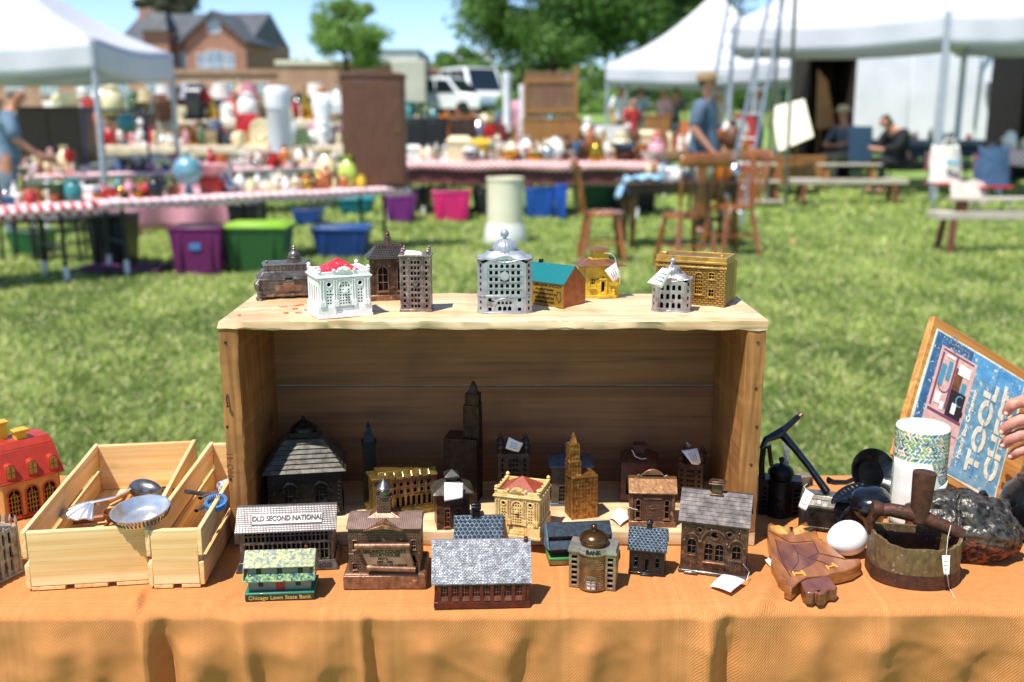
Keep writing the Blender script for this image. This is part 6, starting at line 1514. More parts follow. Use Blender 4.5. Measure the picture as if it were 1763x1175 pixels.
for cx in (-.33, .02, .36):
    zb = ze+.005; mb = MB(); mb.prism(arch(cx*w, zb, w*.15, .026), -.0535, -.034, 'xz'); a = mb.build('dormer', tr_, r, bevel=.0008)
    mb = MB(); mb.prism(arch(cx*w, zb+.003, w*.115, .020), -.0545, -.0534, 'xz'); mb.mi = 1
    mb.box(cx*w-.0004, cx*w+.0004, -.0549, -.0540, zb+.003, zb+.022); mb.box(cx*w-w*.055, cx*w+w*.055, -.0549, -.0540, zb+.011, zb+.0118); mb.build('dormer_window', [tg, tdk], a)
for cx, cy, pt in ((-.22, .006, 722), (.02, -.012, 740)):
    zt = h(pt, .045+cy); mb = MB(); mb.cb(cx*w, cy, ze+.012, .0175, .0165, zt-ze-.016).fr(cx*w, cy, zt-.0045, .0185, .0175, zt-.0035, .0245, .022).cb(cx*w, cy, zt-.0034, .0245, .022, .0034); mb.build('chimney', ty, r, bevel=.0008)
MB().box(w*.42, w*.54, .01, .045, zr-.022, zr-.006).box(w*.40, w*.52, -.02, .008, zr-.020, zr-.004).build('roof_gable', tr_, r, bevel=.001)

# ---------------- AQ: gothic cathedral bank
r, w, h = bank('weathered grey lattice cathedral bank at the far left edge of the stall', -52, 40, 1006, TZ, .085, 38, 'coin_bank')
gth = M('lichen grey paint', '#a9a295', '#7d7464', ns=90, rough=.55, bump=.5, bs=200, wear=('#5a5048', 90, .62))
w = .085; ze = .072
fh = [arch(-w*.4+w*.8*(i+.5)/7, .008+.021*j, w*.055, .017) for i in range(7) for j in range(3)]
body(r, w, .085, .004, ze-.004, gth, fh, [arch(-.034+.068*(i+.5)/8, .008+.021*j, .0048, .017) for i in range(8) for j in range(3)], t=.0025)
mb = MB()
for i in range(9):
    for s in (-1, 1): mb.fr(s*w/2, -.0425+.085*i/8, .001, .005, .004, ze+.004, .0025, .0022); mb.lathe([(.0018, 0), (.0024, .004), (.0004, .012)], s*w/2, -.0425+.085*i/8, 8, zt=ze+.004)
for i in range(1, 8): mb.fr(-w/2+w*i/8, -.0425, .001, .004, .005, ze+.004, .0022, .0025)
mb.build('buttress_row', gth, r, bevel=.0003)
MB().box(-w/2-.004, w/2+.004, -.0465, .0465, 0, .004).prism([(-w*.45, ze), (0, ze+.016), (w*.45, ze)], -.04, .04, 'xz').build('base_and_roof', gth, r, bevel=.0006)
# ================================================================ BACKGROUND: THE GREEN AND THE FLEA MARKET
def gz(y): return 0.0 if y < 13 else min((y-13)*.045, 1.85)
def onY(px, Y, z=None):
    """ground point under column px at distance Y"""
    z = gz(Y) if z is None else z
    dd = Y*CP+(CAMZ-z)*SP
    return Vector(((px-CX)/F*dd, Y, z))
def zat(py, Y): return AY(CX, py, Y).z
def wpx(n, Y): return n*(Y*CP+.2)/F

# ---- ground sheet and grass
def plane_grid(name, xs, ys, zf, mat_):
    mb = MB(); nx, ny = len(xs), len(ys)
    mb.v = [Vector((x, y, zf(x, y))) for y in ys for x in xs]
    mb.f = [[j*nx+i, j*nx+i+1, (j+1)*nx+i+1, (j+1)*nx+i] for j in range(ny-1) for i in range(nx-1)]; mb.m = [0]*len(mb.f)
    return mb.build(name, mat_, smooth=180, fix=False)
gm = M('lawn soil', '#5f7d34', '#80964a', ns=1.3, rough=.95, lo=.3, hi=.7, wear=('#8b8a4e', 2.1, .62))
xs = [-900, -300, -100, -40, -20, -10, -5, 0, 5, 10, 20, 40, 100, 300, 900]; ys = [-60, -20, -5, 0, 3, 6, 9, 13, 16, 20, 26, 34, 44, 54, 54.2, 70, 120, 400, 1500]
g_ = plane_grid('ground', xs, ys, lambda x, y: gz(y)-.01, gm); tag(g_, kind='structure')
rng = np.random.default_rng(11)
def grass(n):
    # blades are denser close to the camera, where they are seen largest
    Yb = 1/(rng.uniform(1/19.0, 1/2.6, n)); Xb = rng.uniform(-1, 1, n)*(Yb*.66+1.5)
    keep = ~((Yb < 1.9)); Yb, Xb = Yb[keep], Xb[keep]; n = len(Yb)
    patch = np.array([noise.noise(Vector((x*1.3, y*.8, 0)))*.6+noise.noise(Vector((x*4.1, y*3.1, 5)))*.5 for x, y in zip(Xb, Yb)])
    ht = rng.uniform(.022, .052, n)*(1+patch*.6)*(1+Yb*.02); wd = rng.uniform(.0035, .006, n)*(1+Yb*.16)
    an = rng.uniform(0, 2*PI, n); ln = rng.normal(0, .035, (n, 2))
    z0 = np.where(Yb < 13, 0, (Yb-13)*.045)-.01
    dx, dy = np.cos(an)*wd, np.sin(an)*wd
    V = np.empty((n, 5, 3)); 
    V[:, 0] = np.stack([Xb-dx, Yb-dy, z0], 1); V[:, 1] = np.stack([Xb+dx, Yb+dy, z0], 1)
    mx, my = Xb+ln[:, 0]*.4, Yb+ln[:, 1]*.4
    V[:, 2] = np.stack([mx+dx*.8, my+dy*.8, z0+ht*.6], 1); V[:, 3] = np.stack([mx-dx*.8, my-dy*.8, z0+ht*.6], 1)
    V[:, 4] = np.stack([Xb+ln[:, 0], Yb+ln[:, 1], z0+ht], 1)
    me = bpy.data.meshes.new('grass'); me.vertices.add(n*5); me.vertices.foreach_set('co', V.ravel())
    base = np.arange(n)*5; loops = np.empty((n, 7), dtype=np.int32)
    for k, q in enumerate((0, 1, 2, 3, 3, 2, 4)): loops[:, k] = base+q
    me.loops.add(n*7); me.loops.foreach_set('vertex_index', loops.ravel())
    me.polygons.add(n*2); st = np.empty((n, 2), dtype=np.int32); st[:, 0] = np.arange(n)*7; st[:, 1] = st[:, 0]+4
    me.polygons.foreach_set('loop_start', st.ravel())
    me.update(); me.validate()
    t = np.clip(.42+.018*Yb+patch*.95+rng.normal(0, .22, n), 0, 1)[:, None]; a = np.array([.115, .19, .035]); b = np.array([.50, .59, .155]); dry = np.array([.72, .66, .34])
    col = a*(1-t)+b*t; m = rng.uniform(0, 1, n) < .10+.35*np.clip(patch, 0, 1); col[m] = dry*rng.uniform(.6, 1.1, (m.sum(), 1))
    C = np.ones((n, 5, 4)); C[:, :, :3] = col[:, None, :]
    at = me.color_attributes.new('blade', 'FLOAT_COLOR', 'POINT'); at.data.foreach_set('color', C.ravel())
    me.materials.append(M('grass blade', '#ffffff', rough=.6, rv=0, vcol='blade', trans=((.4, .6, .1), .42)))
    o = bpy.data.objects.new('grass', me); COL.objects.link(o); tag(o, 'short sunlit mown lawn between the stall and the tables beyond', 'grass', kind='stuff'); return o
grass(520000)

# ---- trees
def tree(name, label, x, y, H, R_, crown_z, nleaf, lsize, c_lo, c_hi, seed, squash=.8, clumps=26, group='trees beyond the fair', openness=.0):
    rnd = random.Random(seed); zb = gz(y)-.05; crown_z -= zb; H -= zb*.6; r = empty(name, (x, y, zb), 0, label, 'tree', group)
    mb = MB(); mb.tube([(0, 0, 0), (.02*H, .0, .25*H), (-.01*H, 0, .5*H), (0, 0, .85*H)], [.030*H, .022*H, .016*H, .004*H], 10)
    cs = []
    for i in range(clumps):
        a = rnd.uniform(0, 2*PI); e = rnd.uniform(-.75, 1); q = rnd.uniform(.35, 1)**.6
        rr = math.sqrt(max(0, 1-e*e))
        c = Vector((R_*q*rr*math.cos(a), R_*q*rr*math.sin(a), crown_z+R_*squash*q*e)); cs.append((c, R_*rnd.uniform(.20, .40)))
        if i % 3 == 0: mb.tube([(0, 0, .35*H+.2*rnd.random()*H), tuple(c*.55+Vector((0, 0, .2*H))), tuple(c)], [.012*H, .007*H, .002*H], 6)
    mb.build('trunk', M('bark', '#4a3c30', '#2e251d', ns=6, rough=.9, bump=.6, bs=20, bd=.03), r)
    n = nleaf; nr = np.random.default_rng(seed)
    idx = nr.integers(0, len(cs), n); C = np.array([[c.x, c.y, c.z] for c, _ in cs])[idx]; Rc = np.array([q for _, q in cs])[idx]
    d = nr.normal(0, 1, (n, 3)); d /= np.linalg.norm(d, axis=1)[:, None]; q = nr.uniform(.35, 1.08, n)[:, None]
    P = C + d*q*Rc[:, None]*np.array([1.15, 1.15, .8])
    u = nr.normal(0, 1, (n, 3)); u /= np.linalg.norm(u, axis=1)[:, None]; v = np.cross(u, d+nr.normal(0, .6, (n, 3))); v /= np.linalg.norm(v, axis=1)[:, None]
    s = lsize*nr.uniform(.6, 1.3, n)[:, None]
    V = np.stack([P-u*s, P+v*s*.5, P+u*s, P-v*s*.5], 1)
    me = bpy.data.meshes.new('crown'); me.vertices.add(n*4); me.vertices.foreach_set('co', V.ravel())
    me.loops.add(n*4); me.loops.foreach_set('vertex_index', np.arange(n*4, dtype=np.int32)); me.polygons.add(n); me.polygons.foreach_set('loop_start', np.arange(n, dtype=np.int32)*4); me.update(); me.validate()
    tt = np.clip(nr.normal(.5, .28, n), 0, 1)[:, None]; col = np.array(c_lo)*(1-tt)+np.array(c_hi)*tt
    A = np.ones((n, 4, 4)); A[:, :, :3] = col[:, None, :]; at = me.color_attributes.new('leaf', 'FLOAT_COLOR', 'POINT'); at.data.foreach_set('color', A.ravel())
    me.materials.append(M('foliage', '#ffffff', rough=.55, rv=0, vcol='leaf', trans=((.3, .5, .1), .35)))
    o = bpy.data.objects.new('crown', me); COL.objects.link(o); o.parent = r
    return r
dk, dk2 = (.05, .12, .026), (.20, .36, .07)
mg, mg2 = (.10, .20, .04), (.30, .48, .10)
def tpx(px, Y): return onY(px, Y).x
tree('broadleaf_tree', 'huge dark green tree rising behind the middle of the fair', tpx(945, 62), 62, 13.5, 5.3, 8.2, 42000, .17, dk, dk2, 1, .85, 90)
tree('broadleaf_tree', 'second dark crown merging with the huge tree, just left of the middle white tent', tpx(1100, 64), 64, 13.5, 5.6, 8.6, 36000, .17, dk, dk2, 2, .85, 76)
tree('broadleaf_tree', 'lighter green rounded tree standing alone against the sky beside the brick house', tpx(598, 58), 58, 7.8, 2.0, 6.0, 13000, .11, mg, mg2, 3, 1.0, 44)
tree('broadleaf_tree', 'low dark purple-leaved tree between the brick house and the lone tree', tpx(520, 75), 75, 5.3, 1.35, 4.9, 4000, .13, (.018, .014, .012), (.05, .04, .03), 4, .5, 12)
tree('broadleaf_tree', 'small far tree just right of the flat white roof', tpx(745, 95), 95, 6.5, 2.0, 5.4, 4000, .18, mg, mg2, 5, .6, 12)
tree('broadleaf_tree', 'dark rounded far tree left of the huge tree', tpx(800, 90), 90, 7.6, 2.2, 6.2, 5000, .18, dk, dk2, 6, .7, 14)
tree('broadleaf_tree', 'tree top peeping over the slate roof of the brick house', tpx(318, 100), 100, 14, 3.3, 12.2, 6000, .2, (.04, .045, .02), (.10, .11, .05), 7, .6, 14)
def treeline():
    r2 = np.random.default_rng(77); n = 52000; X = r2.uniform(-70, 85, n); Yl = r2.uniform(103, 112, n)
    top = np.array([5.2+2.2*noise.noise(Vector((x*.11, 3, 0)))+1.4*noise.noise(Vector((x*.45, 1, 0))) for x in X]); Z = 1.6+(top)*r2.uniform(0, 1, n)**.8
    s = r2.uniform(.25, .5, n)[:, None]; u = r2.normal(0, 1, (n, 3)); u /= np.linalg.norm(u, axis=1)[:, None]; v = r2.normal(0, 1, (n, 3)); v /= np.linalg.norm(v, axis=1)[:, None]; P = np.stack([X, Yl, Z], 1)
    V = np.stack([P-u*s, P+v*s*.6, P+u*s, P-v*s*.6], 1); me = bpy.data.meshes.new('far_wood'); me.vertices.add(n*4); me.vertices.foreach_set('co', V.ravel())
    me.loops.add(n*4); me.loops.foreach_set('vertex_index', np.arange(n*4, dtype=np.int32)); me.polygons.add(n); me.polygons.foreach_set('loop_start', np.arange(n, dtype=np.int32)*4); me.update(); me.validate()
    tt = np.clip(r2.normal(.4, .3, n), 0, 1)[:, None]; col = np.array(dk)*(1-tt)+np.array(mg2)*.8*tt; A = np.ones((n, 4, 4)); A[:, :, :3] = col[:, None, :]
    at = me.color_attributes.new('leaf', 'FLOAT_COLOR', 'POINT'); at.data.foreach_set('color', A.ravel()); me.materials.append(_m['foliage'])
    o = bpy.data.objects.new('far_wood', me); COL.objects.link(o); tag(o, 'far belt of trees closing the view behind the fair', 'wood', kind='stuff')
tree('broadleaf_tree', 'dark green tree behind the left white canopy', tpx(-10, 40), 40, 6.2, 2.3, 4.4, 7000, .14, dk, dk2, 8, .8, 16)
for i, (px, Y, H) in enumerate(((1010, 52, 3.4), (870, 50, 3.0), (1230, 60, 5.2), (1390, 55, 6))):
    tree('shrub', ['bushy shrub at the foot of the huge tree, right of the wooden panel', 'shrub at the left foot of the huge tree', 'shrubby tree behind the middle tent roof', 'leafy tree hidden behind the right hand tents'][i], tpx(px, Y), Y, H, H*.5, H*.55, 4500, .12, mg if i < 2 else dk, mg2 if i < 2 else dk2, 20+i, .8, 12)

treeline()
# ---- buildings
brk = M('red brick', '#a9745a', '#94624a', ns=2, rough=.85, brick=(.45, .15, .02), bd=.01, brickc='#a08a78'); slt = M('grey slate roof', '#55585c', '#43474c', ns=1.5, rough=.7, bump=.4, bs=8, bd=.02)
wtr = M('window white', '#d8d8d2', rough=.5); gls = M('window glass', '#7c9aae', '#5c7a90', ns=1, rough=.08, rv=0, spec=.8)
def bwin(par, x, z, w_, h_, y, face=0):
    mb = MB(); t = .07; mb.T = TM((0, 0, 0), face) if face else None
    mb.box(x-w_/2, x-w_/2+t, y-.06, y+.02, z, z+h_); mb.box(x+w_/2-t, x+w_/2, y-.06, y+.02, z, z+h_); mb.box(x-w_/2+t, x+w_/2-t, y-.06, y+.02, z, z+t); mb.box(x-w_/2+t, x+w_/2-t, y-.06, y+.02, z+h_-t, z+h_); mb.box(x-.04, x+.04, y-.05, y+.02, z+t, z+h_-t); mb.box(x-w_/2+t, x-.04, y-.05, y+.02, z+h_*.5-.04, z+h_*.5+.04); mb.box(x+.04, x+w_/2-t, y-.05, y+.02, z+h_*.5-.04, z+h_*.5+.04)
    f = mb.build('window', wtr, par); g = MB(); g.T = mb.T; g.box(x-w_/2+t, x+w_/2-t, y-.02, y+.015, z+t, z+h_-t); g.build('pane', gls, f); return f
YH = 80; hx = onY(326, YH).x; hr = empty('brick_house', (hx, YH, gz(YH)), R(-6), 'large red brick house with grey slate roofs and a front gable, far left', 'house')
s = wpx(1, YH); ztop = zat(14, YH)-gz(YH); zeav = zat(70, YH)-gz(YH); zg = zat(24, YH)-gz(YH)
xL, xR = -135*s, 122*s
MB().box(xL+10*s, xR, 0, 8.5, 0, zeav).build('wall', brk, hr)
MB().prism([(-.5, zeav-.15), (4.2, ztop), (9.0, zeav-.15)], xL+18*s, xR-2*s, 'yz').build('roof', slt, hr)
gx0, gx1 = 22*s, 124*s; gc = (gx0+gx1)/2
MB().prism([(gx0, 0), (gx1, 0), (gx1, zeav), (gc, zg-.4), (gx0, zeav)], -2.2, .05, 'xz').build('gable_wing', brk, hr)
MB().prism([(gx0-.4, zeav-.25), (gc, zg), (gx1+.4, zeav-.25), (gx1+.4, zeav-.5), (gc, zg-.3), (gx0-.4, zeav-.5)], -2.6, 3.8, 'xz').build('gable_roof', slt, hr)
MB().box(-60*s, -16*s, -1.2, .05, 0, zeav+.6).build('bay', brk, hr); MB().fr(-38*s, -.5, zeav+.6, 50*s, 2.2, zeav+2.0, 34*s, .8).build('bay_roof', slt, hr)
for x, z, w_, h_ in ((gc-26*s*.8, zeav-3.0, 1.0, 1.9), (gc, zeav-3.0, 1.5, 2.1), (gc+26*s*.8, zeav-3.0, 1.0, 1.9), (gc, zeav+.3, 1.0, 1.3)): bwin(hr, x, z, w_, h_, -2.2)
for x in (-48*s, -28*s): bwin(hr, x, zeav-2.6, 1.0, 1.7, -1.2)
for x in (-118*s, -95*s, -76*s, 0): bwin(hr, x, zeav-2.6, 1.0, 1.7, 0)
MB().cb(-96*s, 3.5, ztop-1.2, 1.2, .9, 1.5).build('chimney', brk, hr)
YB = 62; zb_ = gz(YB)
def longb(name, label, px0, px1, pt, Y, dep, m, roof=None, wins=0, cat='building'):
    c = onY((px0+px1)/2, Y); W_ = wpx(px1-px0, Y); H_ = zat(pt, Y)-gz(Y); r = empty(name, tuple(c), 0, label, cat)
    MB().box(-W_/2, W_/2, 0, dep, 0, H_-.25).build('wall', m, r); MB().box(-W_/2-.12, W_/2+.12, -.12, dep+.12, H_-.25, H_).build('parapet', roof or wtr, r)
    for i in range(wins): bwin(r, -W_/2+W_*(i+.5)/wins, H_*.42, min(1.4, W_/wins*.5), H_*.28, 0)
    return r
brk2 = M('tan brick', '#b58e78', '#a07a66', ns=1.2, rough=.85, brick=(.5, .2, .02), bd=.01)
longb('brick_building', 'long low tan brick building running behind the left tables', -60, 480, 120, YB, 12, brk2, brk2, 9)
longb('brick_building', 'tan brick block with pale coping behind the tall brown cabinet', 482, 722, 104, YB-2, 11, brk2, M('pale coping', '#d6cdbd', rough=.8), 0)
longb('brick_building', 'small brick building with pinkish roof behind the parked white vans', 730, 842, 118, YB+4, 10, brk2, M('pink roof', '#b08478', '#9a7268', ns=1, rough=.8), 2)
longb('flat_roof_building', 'distant pale grey flat roofed building under the lone tree', 628, 722, 84, 88, 12, M('pale cladding', '#c9ced0', '#b6bcbf', ns=.7, rough=.7), M('grey roof edge', '#9ba1a5', rough=.7), 3)
longb('flat_roof_building', 'far white roof just left of the huge tree', 775, 845, 88, 92, 10, M('white cladding', '#d8d9d8', rough=.7), None, 2)
c = onY(706, 42); tk = empty('box_truck', tuple(c), R(4), 'beige box truck parked behind the brown cabinet', 'truck'); H_ = zat(103, 42)-gz(42); W_ = wpx(56, 42)
MB().box(-W_/2, W_/2, 0, 4.2, .8, H_).build('cargo_box', M('beige paint', '#c2bbae', '#b2ab9e', ns=1, rough=.5), tk, bevel=.04)
MB().box(W_/2-.02, W_/2+.03, .1, 4.1, .9, H_-.1).build('side_panel', M('grey truck side', '#6d7073', rough=.5), tk)
for x in (-W_*.36, W_*.36):
    mb = MB(); mb.T = TM((x, .6, .42), R(90), R(90)); mb.lathe([(.2, -.12), (.4, -.12), (.42, 0), (.4, .12), (.2, .12)], 0, 0, 20); mb.build('wheel', M('tyre', '#141414', rough=.8), tk)

def car(label, px, Y, rz, L_, W_, H_, van=False):
    c = onY(px, Y); r = empty('parked_van' if van else 'parked_car', tuple(c), rz, label, 'van' if van else 'car')
    wp = M('white car paint', '#e6e8ea', rough=.25, rv=0, coat=.6); dg = M('car glass', '#1c2a30', '#141e24', rough=.06, rv=0, spec=.8)
    def prof(k):  # side outline along x
        return [(-L_/2, .35), (L_/2, .35), (L_/2, .78), (L_*.47, .98), (L_*.27, 1.08), (L_*.13, H_-.05), (L_*.08, H_), (-L_*.40, H_), (-L_*.47, H_-.12), (-L_*.5, 1.0)]
    MB().prism(prof(0), -W_/2, W_/2, 'xz').build('body', wp, r, bevel=.06)
    for sy in (-1, 1):
        for a, b in ((-.43, -.22), (-.19, -.02), (.0, .13)):
            MB().prism([(L_*a, 1.08), (L_*b+(.1*L_ if b > .1 else 0), 1.08), (L_*b, H_-.14), (L_*a, H_-.14)], sy*W_/2-.02, sy*W_/2+.02, 'xz').build('side_window', dg, r)
        for x in (-L_*.32, L_*.31):
            mb = MB(); mb.T = TM((x, sy*(W_/2-.08), .36), 0, R(90)); mb.lathe([(.22, -.1), (.34, -.11), (.36, -.05), (.36, .05), (.34, .11), (.22, .1)], 0, 0, 20); wv_ = mb.build('wheel', M('tyre', '#141414', rough=.8), r)
            mb2 = MB(); mb2.T = mb.T; mb2.lathe([(.02, -.09), (.22, -.09), (.22, .09), (.02, .09)], 0, 0, 14); mb2.build('rim', M('alloy', '#9a9da0', metal=.8, rough=.3), wv_)
    mb = MB(); mb.add([(L_*.285, -W_*.44, 1.08), (L_*.285, W_*.44, 1.08), (L_*.145, W_*.40, H_-.08), (L_*.145, -W_*.40, H_-.08), (L_*.265, -W_*.44, 1.06), (L_*.265, W_*.44, 1.06), (L_*.125, W_*.40, H_-.10), (L_*.125, -W_*.40, H_-.10)], [(0, 1, 2, 3), (4, 7, 6, 5), (0, 4, 5, 1), (1, 5, 6, 2), (2, 6, 7, 3), (3, 7, 4, 0)]); mb.build('windscreen', dg, r)
    for sy in (-1, 1): MB().cb(L_/2, sy*W_*.36, .66, .06, .3, .16).build('headlight', M('lamp glass', '#d9dde0', rough=.1), r, bevel=.02)
    MB().box(L_/2-.02, L_/2+.05, -W_*.45, W_*.45, .36, .56).build('bumper', M('dark bumper', '#2a2c2e', rough=.5), r, bevel=.03)
    return r
car('white sport utility vehicle parked nearer, its side windows facing the stalls', 768, 47, R(-24), 4.3, 1.9, 1.78)
car('tall white van parked beyond the white utility vehicle', 818, 55, R(-60), 4.9, 2.0, 2.3, True)

# ---- tents
fab = M('white canopy fabric', '#e6e6ea', '#d8d9e0', ns=.8, rough=.6, bump=.3, bs=3, bd=.03, trans=((.85, .86, .92), .35))
pole = M('canopy pole', '#b9bfc6', '#a2a8b0', ns=20, metal=.3, rough=.4)
def tent(label, corners, ze, zv, zp, zfoot=None, sag=.12):
    c = [Vector((a.x, a.y, 0)) for a in corners]; o = sum(c, Vector())/4; r = empty('canopy_tent', (o.x, o.y, gz(o.y)), 0, label, 'tent', 'white canopy tents'); zo = gz(o.y)
    q = [p-o for p in c]
    def roof(u, v):
        k = int(min(3, u*4)); t = u*4-k; a = q[k % 4].lerp(q[(k+1) % 4], t); p = a*(1-v)
        z = (ze-zo)+(zp-ze)*v - sag*(zp-ze)*math.sin(PI*v)*(1) - .10*math.sin(PI*t)*(1-v)*.8
        return Vector((p.x, p.y, z))
    MB().grid(roof, 48, 12).build('roof', fab, r, smooth=30, solid=.004)
    for k in range(4):
        a, b = q[k], q[(k+1) % 4]
        def val(u, v): 
            p = a.lerp(b, u); nn = (b-a).cross(Vector((0, 0, 1))).normalized(); w_ = .02*math.sin(u*23+k)*v
            return Vector((p.x+nn.x*w_, p.y+nn.y*w_, (ze-zo)-.004-.10*math.sin(PI*u)*.8-(ze-zv)*v+.03*math.sin(PI*u)*v*0))
        MB().grid(val, 30, 4).build('valance', fab, r, smooth=80, solid=.003)
        MB().tube([(a.x*.985, a.y*.985, gz(c[k].y)-zo), (a.x*.985, a.y*.985, ze-zo-.02)], .038, 8).build('pole', pole, r)
        MB().tube([(a.x*.98, a.y*.98, ze-zo-.1), ((a.x+b.x)/2*.98, (a.y+b.y)/2*.98, ze-zo-.38), (b.x*.98, b.y*.98, ze-zo-.1)], .014, 6).build('truss_bar', pole, r)
    return r
tent('white canopy tent over the tables at the far left', [onY(190, 12.6), onY(316, 15.7), onY(-140, 15.9), onY(-230, 12.8)], 2.38, 1.99, 3.6)
tent('smaller white canopy tent in the middle distance right of the huge tree', [onY(1040, 23), onY(1392, 21.5), onY(1395, 26), onY(1075, 27.4)], 2.62, 2.22, 4.35)
tent('big white canopy tent beside the ladders, its left eave lowest', [onY(1247, 18.0), onY(1605, 16.0), onY(1640, 18.0), onY(1290, 20.0)], 3.05, 2.58, 4.4)
tent('nearest white canopy tent at the top right edge', [onY(1606, 15.9), onY(1900, 13.6), onY(1890, 16.0), onY(1640, 18.4)], 3.02, 2.52, 4.4)

tent('tall white marquee rising behind the white trailer', [onY(1330, 24.5), onY(1900, 24.0), onY(1950, 32), onY(1350, 32)], 3.3, 2.9, 7.5)
# ---- white trailer, dark stall interior
YT = 21.2; c = onY(1587, YT); tr = empty('white_trailer', tuple(c), 0, 'long white market trailer with panelled side under the right hand tents', 'trailer'); W_ = wpx(250, YT); zt_ = zat(78, YT)-gz(YT)
wpn = M('grubby white panel', '#f0f2f4', '#dde1e4', ns=1.6, rough=.5, lo=.4, hi=.75)
for i, (a, b) in enumerate(((0, .37), (.373, .56), (.563, .84), (.843, 1))): MB().box(-W_/2+W_*a, -W_/2+W_*b, 0, 2.2, .55, zt_-(.02 if i % 2 else 0)).build('side_panel', wpn, tr, bevel=.02)
MB().box(-W_/2-.02, W_/2+.02, -.02, 2.22, .45, .549).build('chassis', M('trailer chassis', '#3a3d40', rough=.6), tr)
for x in (-.4, .4):
    mb = MB(); mb.T = TM((x, .1, .36), 0, R(90)); mb.lathe([(.1, -.1), (.34, -.1), (.36, 0), (.34, .1), (.1, .1)], 0, 0, 20); mb.build('wheel', M('tyre', '#141414', rough=.8), tr)
MB().tube([(W_*.32, -.05, 1.0), (W_*.32, -.09, 2.3), (W_*.36, -.09, 2.5), (W_*.41, -.05, 2.5)], .03, 8).build('cable_loop', M('grey cable', '#8d959c', rough=.5), tr)
MB().cb(W_*.40, -.08, 1.5, .12, .1, .3).build('latch', M('latch grey', '#7c8288', metal=.6, rough=.4), tr, bevel=.01)
def dark_stall(px0, px1, Y, label, m):
    c = onY((px0+px1)/2, Y); r = empty('stall_backdrop', tuple(c), 0, label, 'backdrop'); W_ = wpx(px1-px0, Y)
    H_ = 2.45
    mb = MB().box(-W_/2, W_/2, 1.2, 1.24, 0, H_); mb.build('back_wall', m, r); MB().box(-W_/2, -W_/2+.03, .0, 1.2, 0, H_).build('side_wall', m, r); MB().box(W_/2-.03, W_/2, 0, 1.2, 0, H_).build('side_wall', m, r); MB().box(-W_/2, W_/2, 0, 1.24, H_, H_+.03).build('top_panel', m, r)
dark_stall(1382, 1462, 19.6, 'dark brown curtained booth left of the white trailer', M('brown curtain', '#30231a', '#20170f', ns=3, rough=.9))
dark_stall(1742, 1860, 18.5, 'black booth at the right edge beyond the tent pole', M('black curtain', '#17140f', rough=.9))

